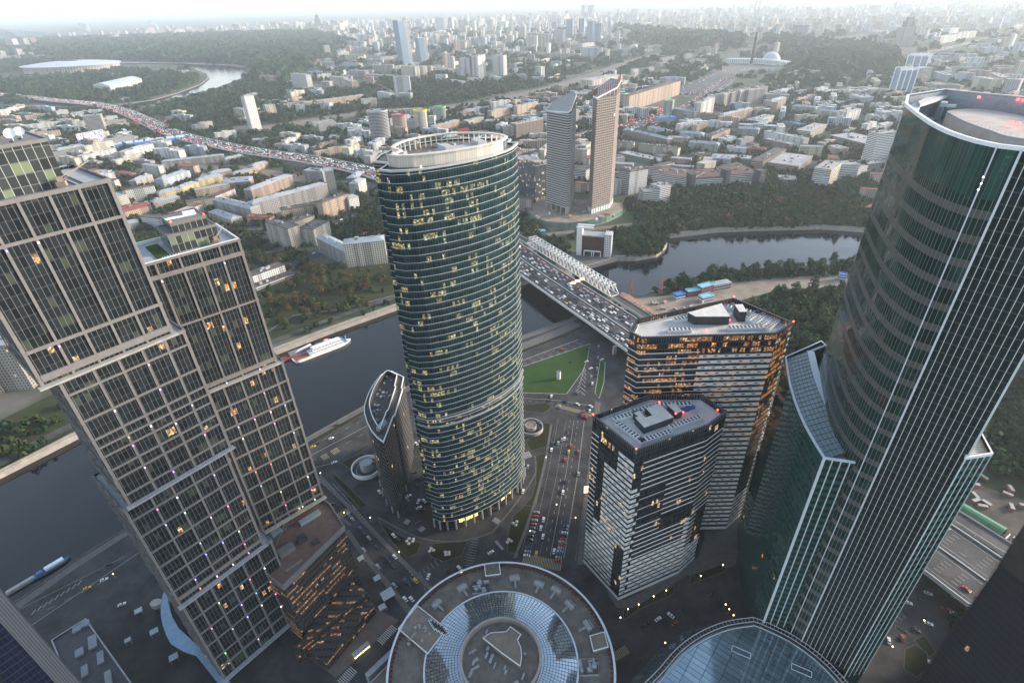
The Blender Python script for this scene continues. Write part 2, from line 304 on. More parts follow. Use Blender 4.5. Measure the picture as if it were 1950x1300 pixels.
# pavements beside the streets
for px,wd in (([(1139,765),(1132,830),(1122,930),(1106,1075)],5),([(1050,808),(1038,880),(1016,965),(980,1062)],2.),([(600,905),(640,940),(700,1000),(760,1062),(822,1122)],3.),
              ([(650,985),(668,1000)],2),([(660,1010),(700,1065),(745,1120),(780,1165)],3.5),([(940,1010),(985,955),(1020,900),(1018,868)],1.2),([(720,985),(800,1024),(880,1030),(940,1012)],1.2),
              ([(1155,1080),(1180,1150),(1250,1120),(1330,1070)],6)):
    l=smooth_line(pl(px),8); b=MB(); b.strip(l,wd,.17); o=offset(l,wd/2); struct(b.build('pavement',M_PAVE))
sheet('plaza',[(1330,1060),(1345,1010),(1420,980),(1400,1075),(1330,1100),(1296,1090)],.09,M_PAVE)
sheet('plaza',[(560,1230),(700,1150),(760,1180),(640,1290)],.07,plain('plaza_brick',(.13,.10,.09),.9,.2,.2))
sheet('promenade',[(990,655),(1060,627),(1090,612),(1110,618),(1070,636),(990,668)],.08,M_PAVE)
# lane markings
line_mark(pl([(587,893),(640,880)])) 
for px in ([(634,920),(670,960),(720,1018),(790,1100)],):
    line_mark(smooth_line(pl(px),10),.35,.1,(1.5,1.5))
line_mark(pl([(590,868),(700,810)]),.3); line_mark(pl([(610,905),(640,935),(700,1003),(760,1068)]),.2)
line_mark(pl([(590,850),(690,800)]),.2,.1,(5,6)); line_mark(pl([(590,880),(700,822)]),.2,.1,(5,6))
for k in (-7,-3.5,3.5,7): line_mark(pl([(990,690),(1112,648)]),.22,.1,(4,6),off=k-4)
line_mark(pl([(990,686),(1100,645)]),.35,off=-2); line_mark(pl([(990,686),(1100,645)]),.35,mb=MY,off=-1)
for k in (-11,-7.5): line_mark(pl([(990,686),(1110,645)]),.22,.1,(4,6),off=k)
for k,dsh in ((0,None),(-9.5,(.7,.9)),(-9.,None),(7.,(.7,.9)),(-3.4,(3,5)),(3.2,(3,5)),(14.,(.7,.9)),(-17,(.7,.9))): line_mark(pl([(1093,800),(1078,900),(1048,1058)]),.22,.1,dsh,off=-k)
for k in (-14,14): line_mark(pl([(1017,965),(985,1062)]),.2,.1,(.8,.9),off=0)
line_mark(smooth_line(pl([(992,758),(1060,762),(1140,775)]),8),.3); line_mark(smooth_line(pl([(992,762),(1060,768),(1100,774)]),8),.2,.1,(3,4))
zebra((1060,772),(1128,790),5,mb=MY); zebra((997,1064),(1070,1077),8,mb=MY); zebra((998,868),(1010,864),7); zebra((941,988),(953,996),4); zebra((944,1030),(958,1046),2,bar=.35,gap=.35)
zebra((772,996),(778,990),4); zebra((800,1010),(808,1003),4); zebra((614,872),(625,866),7,mb=MY); zebra((633,862),(645,855),7,mb=MY); zebra((640,985),(676,965),6,mb=MY)
zebra((724,1222),(752,1192),5); zebra((650,1300),(675,1272),6); zebra((1170,1250),(1195,1235),5,mb=MY)
for k in range(7): # chevrons
    x=1104+k*1.6; y=750-k*7.5; w_=10-k*1.3; line_mark(pl([(x-w_,y+2),(x,y-6),(x+w_,y+2)]),.5)
for i in range(11): # car park bays
    line_mark(pl([(775+i*7.5,1105-i*5.5),(782+i*7.5,1115-i*5.5)]),.15); line_mark(pl([(885+i*1.2,1075-i*5),(900+i*1.2,1078-i*5)]),.15); line_mark(pl([(808+i*10,1118-i*4),(812+i*10,1128-i*4)]),.15)
for i in range(14): line_mark(pl([(1003-i*1.4*1.6,975+i*6),(1011-i*1.4*1.6,977+i*6)]),.12); line_mark(pl([(1082-i*2.,985+i*6),(1091-i*2.,987+i*6)]),.12)
for k in range(9): line_mark(pl([(60+k*11,1170-k*7),(68+k*11,1160-k*7)]),.4)
line_mark(pl([(0,1178),(240,1058)]),.3,mb=MY); line_mark(pl([(60,1190),(270,1048)]),.25); line_mark(pl([(90,1160),(200,1106)]),.2,.1,(4,5))
for k in (0,3.5,7,10.5,14): line_mark(pl([(1640,1140),(1730,1230)]),.2,.1,(3,5),off=k)
struct(MK.build('road_marking',M_MARK)); struct(MY.build('road_marking',M_YEL))
# ================================================================ haze is added at the end of the script
# ---- distant and middle roads
RD={}
for nm,px,wd in (('avenue',[(1150,250),(1100,258),(1180,245),(1270,222),(1320,200),(1390,150)],60),('avenue',[(985,250),(1060,262),(1170,248)],40),('railway_yard',[(200,330),(420,318),(600,345),(720,352)],40),
      ('railway_yard',[(480,250),(700,215),(850,205),(1000,180),(1110,150),(1230,110),(1320,95)],90),('boulevard',[(760,190),(700,150),(640,130),(590,110),(560,98)],38),
      ('avenue',[(1410,130),(1340,158),(1290,185)],110),('street',[(480,440),(520,455),(640,425),(900,330)],22),('street',[(500,520),(640,470),(760,420)],18),
      ('street',[(985,470),(1010,420),(1180,388),(1290,392)],16),('avenue',[(1290,180),(1420,170),(1600,140),(1720,110),(1950,60)],45),('street',[(1180,300),(1500,300),(1700,330)],14),('street',[(1350,372),(1470,372)],26),
      ('highway',[(1300,150),(1390,95),(1250,60),(1210,48)],50),('riverside_road',[(0,880),(145,805),(526,648),(756,566),(985,520)],9)):
    RD[nm+str(len(RD))]=(road(nm,px,wd,mat={'railway_yard':M_RAIL}.get(nm,M_AS2)),wd)
road('park_path',[(500,640),(560,600),(640,590),(760,560)],3,.09,M_PAVE); road('park_path',[(1560,560),(1700,700),(1800,820),(1950,860)],4,.09,M_PAVE)
for nm,off in (('railway_track',-14),('railway_track',-5),('railway_track',5),('railway_track',14)):
    l=RD['railway_yard3'][0]; b=MB(); o=offset(l,off); b.strip(offset(o,.8),.3,.3); b.strip(offset(o,-.8),.3,.3); struct(b.build(nm,M_GREY))
l=smooth_line(pl([(1040,447),(1200,428),(1400,410),(1650,372)]),30); b=MB(); b.strip(l,12,.1); struct(b.build('railway_yard',M_RAIL))
b=MB(); [ (b.strip(offset(l,k),.35,.35)) for k in (-4,-2.4,2.4,4)]; struct(b.build('railway_track',M_GREY))
# ================================================================ the big towers
STONE=plain('pinkish_stone',(.165,.158,.154),.7,.12,.5)
def tower_t(name,label,loc,cat='skyscraper'): return thing(name,label,cat,loc)
RED=lamp('red_lamp',(1,.05,.03),6); DOTC=[lamp('facade_lamp_pink',(1,.15,.5),2.4),lamp('facade_lamp_violet',(.6,.3,1),2.4),lamp('facade_lamp_red',(1,.15,.08),2.4),lamp('facade_lamp_blue',(.2,.3,1),2.4),lamp('facade_lamp_white',(1,.85,.9),2.4),lamp('facade_lamp_green',(.4,1,.3),2.4)]
def cooling_unit(c,n,rz,parent,k=1.,name='cooling_unit'):
    b=MB(); L=n*2.2*k
    b.box(c,(L,3.2*k,1.9*k),rz,0)
    ca,sa=math.cos(rz),math.sin(rz)
    for i in range(n):
        for j in (-.75*k,.75*k):
            x=(i-(n-1)/2)*2.2*k; b.box((c[0]+ca*x-sa*j,c[1]+sa*x+ca*j,c[2]+1.9*k),(1.2*k,1.1*k,.15),rz,1)
    return b.build(name,[M_WHITE,M_DARK],parent)
def lights(pts,parent,mat=RED,r=.45,name='warning_light'):
    for p in pts: b=MB(); b.box((p[0],p[1],p[2]),(r,r,r)); b.build(name,mat,parent)
# ---------------------------------------------------------------- left twin towers with the stone grid
G_T1=facade('stepped_tower_glass',3.8,1.68,.97,.86,wall=(.03,.033,.034),glass=(.009,.012,.014),lit=.08,litc=((1,.42,.12),(1,.68,.3)),es=.5,grough=.07,gvar=.8,blind=.2,blindc=(.05,.062,.048),mull=(.17,.165,.16),mullw=.08,wr=.3,wavy=.012,spec=.17)
def block(P,u,n,s0,s1,d,z0,z1,verts,horiz,parent,ledge=None,side=True,topband=1.2,dots=True):
    P=Vector(P); g=lambda s,dd=0.: (P+u*s+n*dd)
    poly=[tuple(g(s0)),tuple(g(s1)),tuple(g(s1,d)),tuple(g(s0,d))]
    b=MB(); b.wall(poly,z0,z1); b.build('glass_facade',G_T1,parent)
    b=MB(); rz=math.atan2(u.y,u.x)
    def pil(s,w,za,zb,pr=.45):
        c=g(s,-pr/2+.2); b.box((c.x,c.y,za),(w,pr+.4,zb-za),rz)
    for s in verts: pil(s,.85,z0,z1-.01)
    pil(s0+.55,1.1,z0,z1,.5); pil(s1-.55,1.1,z0,z1,.5)
    c=g((s0+s1)/2,-.25)
    for z,h in horiz: b.box((c.x,c.y,z-h*.8),(s1-s0-2.3,.75,h*.8),rz)
    b.box((c.x,c.y,z1-topband),(s1-s0+.4,1.1,topband+.2),rz)
    if side:
        for s,sgn in ((s0,-1),(s1,1)):
            for dd in np.arange(4,d,8.4):
                c=g(s+sgn*.1,dd); b.box((c.x,c.y,z0),(.5,1.1,z1-z0),rz)
            c=g(s+sgn*.12,d/2)
            for z,h in horiz: b.box((c.x,c.y,z-h),(.5,d,h),rz)
            b.box((c.x,c.y,z1-topband),(.6,d,topband),rz)
    b.build('stone_frame',STONE,parent)
    if ledge is not None:
        b=MB(); c=g((s0+s1)/2,-1.1); b.box((c.x,c.y,z0-.7),(s1-s0+2,2.6,.6),rz); b.build('ledge',M_CONC if ledge>=1 else M_GREY,parent)
    if dots:
        for s in verts:
            for z,h in horiz:
                if R.random()<.42:
                    c=g(s,-.8); q=MB(); q.box((c.x,c.y,z-h-.9),(.36,.3,.5),rz); q.build('facade_lamp',R.choice(DOTC),parent)
    b=MB(); b.cap(offpoly(poly,-.3),z1-.9); b.build('roof',M_GREY,parent)
def bars_block(poly,z0,z1,parent,mat,nm='penthouse',rm=None):
    b=MB(); b.wall(poly,z0,z1); o=b.build(nm,mat,parent); b=MB(); b.cap(offpoly(poly,-.2),z1-.3); b.wall(offpoly(poly,.25),z1-1.1,z1); b.cap(offpoly(poly,.25),z1,0,(offpoly(poly,-.35),)); b.build('parapet',rm or STONE,parent); return o
A1=Vector((-155.0,167.7)); B1=Vector((-136.5,190.2)); u1=(B1-A1).normalized(); n1=Vector((-u1.y,u1.x))
t=tower_t('stepped_skyscraper','tallest stacked-block skyscraper with stone grid and dark glass at the left edge',(*(A1+u1*12+n1*16),0))
V1=[20.6,12.2,3.8,-4.6]
block(A1,u1,n1,-14.6,30.2,34,210.6,272,V1,[(259.5,1.3),(224.3,1.5),(214.4,3.2)],t,1)
block(A1-n1*.0,u1,n1,-10.2,34.2,32,146.5,210.0,[26,17.6,9.2,.8],[(203.7,1),(191.5,1),(182.3,1),(178,.9),(173.5,.9),(166.4,1),(161.4,1),(152.3,1)],t,.5)
block(A1,u1,n1,-12.6,31.4,33,79.4,145.8,[23,14.6,6.2,-2.2],[(139,1),(129,1),(118,1),(108,1),(99.8,1),(90,1),(84.5,2.6)],t,.5)
block(A1,u1,n1,-12.2,35.4,34,12,78.7,[27,18.6,10.2,1.8,-6],[(66,1),(54,1),(43,1),(31,1),(22,1.5)],t,.5)
# penthouse of the tall tower
g=lambda s,d: tuple(A1+u1*s+n1*d)
PH=facade('penthouse_glass',3.6,2.5,.93,.9,wall=(.10,.11,.11),glass=(.025,.03,.03),grough=.06,gvar=.6,blind=.22,blindc=(.16,.2,.12),mull=(.36,.36,.35),mullw=.07,wr=.4)
bars_block([g(-25,6),g(19.5,6),g(19.5,28),g(-25,28)],271.2,286.5,t,PH)
b=MB(); b.box((*g(-8,15),286.2),(14,7,2.6),math.atan2(u1.y,u1.x)); b.box((*g(-1,8.5),286.2),(3,2,1.8),math.atan2(u1.y,u1.x)); b.box((*g(-6,8.5),286.2),(3,2,1.8),math.atan2(u1.y,u1.x)); b.build('roof_plant',M_GREY,t)
def dish(c,r,parent,az):
    b=MB(); n=16; d=Vector((math.cos(az)*.8,math.sin(az)*.8,.6)).normalized(); a=d.orthogonal().normalized(); e=d.cross(a); c=Vector(c)
    prev=None
    for k in range(5):
        rr=r*k/4; dep=.35*r*(k/4)**2; cur=[c+d*dep+(a*math.cos(2*math.pi*i/n)+e*math.sin(2*math.pi*i/n))*rr for i in range(n)]
        if prev: 
            for i in range(n): j=(i+1)%n; b.face([prev[i],cur[i],cur[j],prev[j]])
        prev=cur
    b.bar(c,c+d*r*.8,.05); b.bar(c,c-Vector((0,0,r*1.2)),.12)
    o_=b.build('satellite_dish',M_WHITE,parent,smooth=False); b=MB(); b.box((c.x-.4,c.y-.4,c.z-r*1.4),(.8,.8,r*.3)); b.build('dish_base',M_DARK,o_)
dish((*g(12,10),288.6),1.7,t,-1.2); dish((*g(15,13),288.4),1.5,t,-1.0); dish((*g(9,16),288.8),1.5,t,-1.4)
def bmu(p,q,parent,h=2.5):
    b=MB(); p=Vector(p); b.box(tuple(p),(2.6,2.2,1.6),.4); b.box((p.x,p.y,p.z+1.6),(1.8,1.6,1.4),.7); b.bar(p+Vector((0,0,h)),Vector(q),.18); b.bar(p+Vector((0,0,h-.9)),Vector(q),.1); b.build('cleaning_crane',M_SAND,parent)
bmu((*g(17.5,3.2),272),(*g(29,9),277),t)
b=MB(); b.box((*g(24,14),271.2),(1.2,22,.5),math.atan2(u1.y,u1.x)); b.box((*g(21.5,14),271.2),(.5,22,.5),math.atan2(u1.y,u1.x)); b.build('crane_rail',M_GREY,t)
# lower twin
A2=Vector((-150.96,211.9)); B2=Vector((-122.56,237.9)); u2=(B2-A2).normalized(); n2=Vector((-u2.y,u2.x)); g2=lambda s,d: tuple(A2+u2*s+n2*d)
t=tower_t('stepped_skyscraper','lower stone-gridded skyscraper with a roof lawn, right of its taller twin',(*(A2+u2*18+n2*16),0))
block(A2,u2,n2,-2,38.9,30,164,231.2,[3.7,13.1,21.2,29.6],[(225.6,2.4),(200.8,1.1),(167.5,2.8)],t,1,topband=.7)
block(A2,u2,n2,3.2,41.6,30,62,163.2,[11,19.5,28,36],[(151.6,1.2),(139,1.2),(131,1.2),(119.5,1.2),(107,1.2),(96.2,1.2),(85,1.2),(74,1.2),(66,1.4)],t,1)
bars_block([g2(13,6),g2(32.5,6),g2(32.5,23),g2(13,23)],230.3,238.5,t,PH,'penthouse')
bars_block([g2(16,8.5),g2(30.5,8.5),g2(30.5,24),g2(16,24)],238.3,242.5,t,PH,'penthouse')
b=MB(); b.box((*g2(26,16),242.2),(5,3,1.6),.6); b.box((*g2(20,16),242.2),(8,2,.5),.7); b.build('roof_plant',M_WHITE,t)
b=MB(); b.prism([g2(6,5),g2(11,5),g2(11,24),g2(6,24)],230.3,230.75); b.build('roof_lawn',M_LAWN,t)
for q,w_ in (([g2(-2,.3),g2(38.9,.3)],.7),([g2(38.6,0),g2(38.6,30)],.7),([g2(-1.6,0),g2(-1.6,30)],.7),([g2(-2,29.6),g2(38.9,29.6)],.7)):
    b=MB(); b.strip(q,w_,231.6); b.wall([*offset(q,w_/2),*reversed(offset(q,-w_/2))],230.3,231.58); b.build('parapet',M_WHITE,t)
bmu((*g2(30,3),231),(*g2(36.5,9),236),t)
for k in range(6): cooling_unit((*g2(8+k*1.1,2.4),230.4),1,math.atan2(u2.y,u2.x),t,.5)
lights([(*g2(30,9),242.8),(*g2(16.5,9),242.8)],t)
# podium with lit shop floors
t=thing('podium_block','podium with brick roof and rows of lit shop floors beneath the stacked-block towers','building',(-120,215,0))
PODG=facade('podium_glass',4.2,2.2,.92,.34,wall=(.05,.045,.04),glass=(.02,.02,.022),lit=.40,litc=((1,.30,.08),(1,.66,.34)),es=.18,grough=.15,blind=.1,mull=(.12,.11,.1),wr=.5)
Pz=58; pc=[at(655,1000,Pz),at(500,1110,Pz),at(560,930,Pz)]
pod=[tuple(at(x,y,Pz).to_2d()) for x,y in ((655,1000),(537,1115),(505,1090),(540,1000),(600,940),(628,958))]
b=MB(); b.wall(pod,0,Pz-.1); b.build('glass_facade',PODG,t)
b=MB(); b.cap(pod,Pz-1.2); b.build('roof',plain('roof_brick',(.15,.10,.085),.95,.2,.3),t)
b=MB(); q=offpoly(pod,.3); b.wall(q,Pz-4,Pz); b.cap(q,Pz,0,(offpoly(pod,-.6),)); b.build('parapet',STONE,t)
for k,(x,y,l,w_,h,m) in enumerate(((545,1048,9,5,3,'stone'),(590,985,13,3.2,2.2,'g'),(525,1010,6,6,1.6,'g'),(575,1025,5,4,2.4,'d'),(600,1030,4,3,1.6,'d'),(560,1075,10,1,1.2,'stone'))):
    b=MB(); c=at(x,y,Pz); b.box((c.x,c.y,Pz-1.2),(l,w_,h),math.atan2(u2.y,u2.x)); b.build('roof_plant',{'stone':STONE,'g':plain('skylight',(.22,.30,.33),.2,.1,.5),'d':M_DARK}[m],t)
b=MB()
for zt,px in ((34,[(700,1128),(560,1240),(600,1180),(660,1095)]),(22,[(712,1150),(620,1260),(590,1240),(680,1120)])):
    q=[tuple(at(x,y,zt*.4).to_2d()) for x,y in px]; b.prism(q,0,zt*.4)
b.build('lower_terrace',[PODG],t)
# ---------------------------------------------------------------- curved central tower
CG=facade('green_curved_glass',4.1,1.45,.9,.78,wall=(.024,.038,.041),glass=(.006,.020,.025),lit=.27,litc=((1,.70,.22),(.95,.92,.52)),es=.23,grough=.08,gvar=.7,blind=.25,blindc=(.02,.045,.047),mull=(.09,.10,.10),mullw=.07,wr=.3,wavy=.012,spec=.2)
CP=[(-66,281),(-57,276.5),(-60,264.5),(-54,261.5),(-46,261.8),(-37,264.8),(-29,268.6),(-21,273.3),(-13,279.3),(-6,286),(0,293.5),(3.6,300),(5.5,306.5),(6.6,311),(1.5,312.5),(3,321),(-6,324.5),(-17,326.5),(-29,326.5),(-41,323),(-51,316.5),(-60,306),(-65,294)]
def arcsm(pts,idx):
    return pts
t=tower_t('curved_skyscraper','tall lens-shaped skyscraper of green glass with white floor lines and a pale open crown',(-28,292,0))
ZT=253.
b=MB(); b.wall(CP,9,ZT); b.build('glass_facade',CG,t)
b=MB(); big=(99.,)
for k in range(60):
    z=9.2+k*4.1
    if z>ZT: break
    q=offpoly(CP,.25); b.wall(q,z,z+.22); b.cap(q,z+.22,0,(offpoly(CP,-.1),)); 
q=offpoly(CP,.5); b.wall(q,ZT-.5,ZT+.4); b.cap(q,ZT+.4,0,(offpoly(CP,-.8),))
b.build('floor_lines',plain('line_aluminium',(.40,.42,.41),.45,.05,.4),t)
b=MB(); q=offpoly(CP,.75)
for z in (96,101.5): b.wall(q,z,z+.8); b.cap(q,z+.8,0,(offpoly(CP,0),))
b.build('plant_floor_rail',M_GREY,t)
b=MB(); b.cap(offpoly(CP,-.5),ZT-.6); b.build('roof',plain('tower_roof',(.13,.115,.105),.95,.3,.2),t)
CR=[(-57,272),(-52,268.5),(-44,268),(-34,271),(-24,275.5),(-14,281.5),(-6,288),(-1,294.5)]
CRB=[(1.5,303),(-4,311),(-14,316),(-26,317.5),(-38,315),(-49,307.5),(-55.5,298),(-57.5,286),(-52,279)]
CREAM=facade('crown_panel',20,1.3,.93,.97,wall=(.26,.235,.2),glass=(.50,.455,.39),grough=.7,gvar=.12,wr=.8)
b=MB(); fr=CR; bk=offset(CR,2.); b.wall([*fr,*reversed(bk)],ZT-.3,ZT+5.4); b.build('crown_wall',CREAM,t)
b=MB(); b.cap([*offset(fr,-.5),*reversed(bk)],ZT+5.6); b.wall([*offset(fr,-.5),*reversed(bk)],ZT+5.,ZT+5.6)
cl=[CR[-1]]+CRB+[CR[0]]; cls=smooth_line(cl,3); o=offset(cls,1.7)
for z in (ZT+4.9,):
    b.cap([*cls,*reversed(o)],z+.7); b.wall([*cls,*reversed(o)],z,z+.7)
for i,p in enumerate(cls):
    j=o[i]; b.box(((p[0]+j[0])/2,(p[1]+j[1])/2,ZT-.4),(.35,.9,5.3),math.atan2(j[1]-p[1],j[0]-p[0])+1.57)
b.build('crown_colonnade',plain('crown_stone',(.56,.52,.46),.7,.08,.4),t)
b=MB(); b.box((-24,291,ZT-.5),(22,11,3.6),.55); b.box((-30,288,ZT-.5),(4.5,9,5.8),.55); b.box((-14,299,ZT-.5),(4.5,8,5.5),.55); b.box((-38,285,ZT-.5),(10,3,3),.6); b.build('roof_core',plain('roof_grey',(.38,.39,.39),.8,.12,.4),t)
b=MB()
for k in range(46):
    x,y=R.uniform(-53,-4),R.uniform(273,312)
    if inside(x,y,offpoly(CP,-9)): b.box((x,y,ZT-.6),(R.uniform(1,4),R.uniform(.8,2.5),R.uniform(.5,2.4)),R.uniform(0,3))
b.build('roof_plant',M_GREY,t)
COLM=plain('column_stone',(.30,.30,.31),.7,.1,.5)
for i in range(16):
    s_=i/15*(len(CP[2:14])-1); k=int(min(s_,len(CP[2:14])-2)); f_=s_-k; a=Vector(CP[2+k]); c=Vector(CP[3+k]); p=a.lerp(c,f_)
    b=MB(); b.bar((p.x,p.y,.1),(p.x,p.y,9.4),.75,n=8); b.build('column',COLM,t)
b=MB(); q=offpoly(CP,-4); b.wall(q,.1,9); b.build('lobby_glass',facade('lobby_glass',9,3,.9,.8,wall=(.05,.04,.03),glass=(.04,.03,.02),lit=.35,litc=((1,.6,.1),(1,.8,.2)),es=2.,grough=.2),t)
b=MB(); b.cap(offpoly(CP,-.2),9.); b.build('soffit',M_DARK,t)
lights([(-40,263.5,ZT+1),(6.6,311,ZT-60)],t,lamp('white_lamp',(1,.8,.6),10),.5,'facade_lamp')
# ---------------------------------------------------------------- small leaf-shaped tower
LZ=74; LP=[tuple(at(x,y,LZ).to_2d()) for x,y in ((730,841),(718,832),(707,819),(699,803),(694,785),(694,774),(697,763),(702,749),(710,734),(718,723),(727,713),(736,708.5),(745.5,706.8),(768.4,717.8),(764,739),(766.6,740),(752,789),(748,793))]
t=tower_t('leaf_shaped_office_block','small dark leaf-shaped office block with white outlined roof edges beside the river road',(*LP[0],0),'office building')
LG=facade('leaf_glass',3.6,1.5,.9,.62,wall=(.10,.095,.09),glass=(.010,.012,.014),lit=.05,litc=((1,.4,.1),(1,.6,.3)),es=1.2,grough=.1,mull=(.10,.10,.10),wr=.5,wavy=.01)
b=MB(); b.wall(LP,6,LZ); b.build('glass_facade',LG,t)
b=MB(); q=offpoly(LP,.35); qi=offpoly(LP,-.35); b.wall(q,LZ-.6,LZ+.3); b.cap(q,LZ+.3,0,(qi,))
IN=offpoly(LP,-4.2); q=offpoly(IN,.3); b.wall(q,LZ+3.6,LZ+4.2); b.cap(q,LZ+4.2,0,(offpoly(IN,-.3),)); b.build('white_coping',M_WHITE,t)
b=MB(); b.wall(IN,LZ-.5,LZ+3.8); b.wall(offpoly(IN,-.3),LZ-.5,LZ+3.8); b.build('screen_wall',M_DARK,t)
b=MB(); b.cap(LP,LZ-.4); b.build('roof',plain('dark_roof',(.09,.085,.08),.9,.3,.4),t)
b=MB()
for k in range(60):
    x,y=R.uniform(min(p[0] for p in IN),max(p[0] for p in IN)),R.uniform(min(p[1] for p in IN),max(p[1] for p in IN))
    if inside(x,y,offpoly(LP,-6)): b.box((x,y,LZ-.4),(R.uniform(.6,2.6),R.uniform(.5,1.6),R.uniform(.6,2.6)),.6)
b.build('roof_plant',M_GREY,t)
b=MB(); p=at(727,812,LZ); b.box((p.x,p.y,LZ-.4),(2.6,9,3.2),-.35); b.build('roof_cabin',plain('roof_blue_grey',(.36,.41,.44),.6,.08,.4),t)
for i in (0,1,2,3,4,17): b=MB(); b.bar((*LP[i],.1),(*LP[i],6.4),.6,n=8); b.build('column',COLM,t)
b=MB(); b.cap(LP,6.02); b.build('soffit',M_DARK,t)
b=MB(); b.wall(offpoly(LP,-3),.1,6); b.build('lobby_glass',LG,t)
# ---------------------------------------------------------------- two striped office blocks
def striped(label,poly,ZT,fh,fn,litm,parapet,z0=0.,n0=5.,cells=1.9,backfrom=99):
    t=tower_t('striped_office_tower',label,(sum(p[0] for p in poly)/len(poly),sum(p[1] for p in poly)/len(poly),0))
    b=MB(); b.wall(poly,.1,ZT); b.build('glass_facade',litm,t)
    wb=MB(); vb=MB(); n=len(poly)
    for e in range(n):
        a=Vector(poly[e]); c=Vector(poly[(e+1)%n]); L=(c-a).length; k=max(2,int(L/cells)); d=(c-a)/L; nn=Vector((d.y,-d.x)); z=n0; fl=0
        while z<ZT-parapet:
            run=None
            for i in range(k+1):
                hv=fn(e,(i+.5)/k,z,fl) if i<k else None
                if run and hv!=run[1]:
                    s0,s1=run[0]*L/k,i*L/k; h=run[1]
                    if h>0:
                        p=a+d*s0+nn*.12; q=a+d*s1+nn*.12
                        p3,q3=a+d*s0,a+d*s1
                        wb.face([(*p,z),(*q,z),(*q,z+h),(*p,z+h)]); wb.face([(*p,z+h),(*q,z+h),(*q3,z+h),(*p3,z+h)]); wb.face([(*p3,z),(*q3,z),(*q,z),(*p,z)])
                    run=(i,hv) if hv is not None else None
                elif not run and hv is not None: run=(i,hv)
            for i in range(int(L/6)):
                sm=(i+.5+.45*(fl%2))/(L/6)
                if sm<.97 and fn(e,sm,z,fl) and fn(e,sm,z,fl)>1.5:
                    p=a+d*(sm*L-1.0)+nn*.16; q=a+d*(sm*L+1.0)+nn*.16; wb.face([(*p,z+.75),(*q,z+.75),(*q,z+1.5),(*p,z+1.5)],None,1)
            z+=fh; fl+=1
    q=offpoly(poly,.25); wb.wall(q,.1,2.6); wb.cap(q,2.6,0,(offpoly(poly,-.1),)); wb.build('white_spandrels',[plain('white_panel',(.80,.78,.74),.55,.06,.5),M_DARK],t)
    return t
def vents(fl,s,L=10.): return ((s*L+(fl%2)*.5)%1)<.28
G_S1=facade('striped_block_glass',3.9,1.5,.93,.9,wall=(.05,.05,.05),glass=(.016,.018,.02),lit=.12,litc=((1,.55,.2),(1,.75,.4)),es=.5,grough=.1,gvar=.8,blind=.12,blindc=(.07,.065,.055),wr=.3,wavy=.01)
G_S2=facade('lit_striped_glass',3.9,1.5,.8,.7,wall=(.05,.05,.05),glass=(.016,.018,.02),lit=.48,litc=((1,.30,.06),(1,.60,.24)),es=.3,grough=.1,gvar=.8,wr=.3,litband=(60,118))
def f1(e,s,z,fl):
    W_=2.15; N_=.75
    if z>118: return 0
    if e==0:  # left face, corner A -> B
        if s<.16: return N_ if z>52 else (W_ if z<30 else N_)
        if s<.36: return 0 if z>50 else (W_)
        if s<.62: return W_ if z<100 else 0
        if s>.74 and z<44: return 0
        return W_
    if e==1:
        if s<.14: return 0 if z>95 else (0 if s>.1 and fl%2 else W_)
        if z>92: return N_ 
        if z>66: return N_ if s>.48 else (0 if fl%2==0 else .35)
        if z>54: return N_ if s<.5 else 0
        if z>34: return N_+.1 if s<.9 else W_
        return W_
    if e==2:
        if z>92: return N_
        if 24<z<52: return 0 if s>.35 else N_
        return W_ if z<30 else N_
    return N_
BP1=[(42.8,231.5),(60.5,203.7),(103,221),(115.8,231),(107,246.5),(77,248)]
t=striped('lower black and white striped office block with a flat plant roof and yellow landing square',BP1,126,3.9,f1,G_S1,6)
def roofset(t,poly,ZT,core,units,mast=None,fin=1.4,dep=3.2,lgts=()):
    b=MB(); b.cap(offpoly(poly,-.4),ZT-dep); b.build('roof',plain('membrane_roof',(.50,.495,.48),.8,.18,.12),t)
    b=MB(); b.wall(offpoly(poly,-2.2),ZT-dep,ZT-dep+1.1); b.wall(offpoly(poly,-2.5),ZT-dep,ZT-dep+1.1); b.cap(offpoly(poly,-2.2),ZT-dep+1.1,0,(offpoly(poly,-2.5),)); b.build('roof_upstand',plain('roof_blue_grey2',(.40,.44,.47),.7,.1,.3),t)
    b=MB(); n=len(poly); q=offpoly(poly,.05)
    for e in range(n):
        a=Vector(q[e]); c=Vector(q[(e+1)%n]); L=(c-a).length; k=int(L/fin); d=(c-a)/L; nn=Vector((-d.y,d.x)); rz=math.atan2(d.y,d.x)
        for i in range(k+1):
            p=a+d*(L*i/k)+nn*.5; b.box((p.x,p.y,ZT-dep),(.22,1.1,dep+.35),rz)
    b.wall(q,ZT-.15,ZT+.15); b.cap(q,ZT+.15,0,(offpoly(poly,-.5),)); b.build('parapet_fins',plain('dark_fin',(.13,.14,.145),.5,.15,.6),t)
    for cpoly,h in core:
        b=MB(); b.wall(cpoly,ZT-dep,ZT-dep+h,0); b.cap(cpoly,ZT-dep+h,1); b.build('roof_core',[M_DARK,plain('pale_roof',(.60,.59,.56),.8,.12,.3)],t)
    for x,y,nn_,rz in units: cooling_unit((x,y,ZT-dep),nn_,rz,t)
    lights(lgts,t,RED,.6)
r1=lambda x,y,z=124: tuple(at(x,y,z).to_2d())
cr1=lambda X,Y: r1(1090+X/6.29,740+Y/6.29)
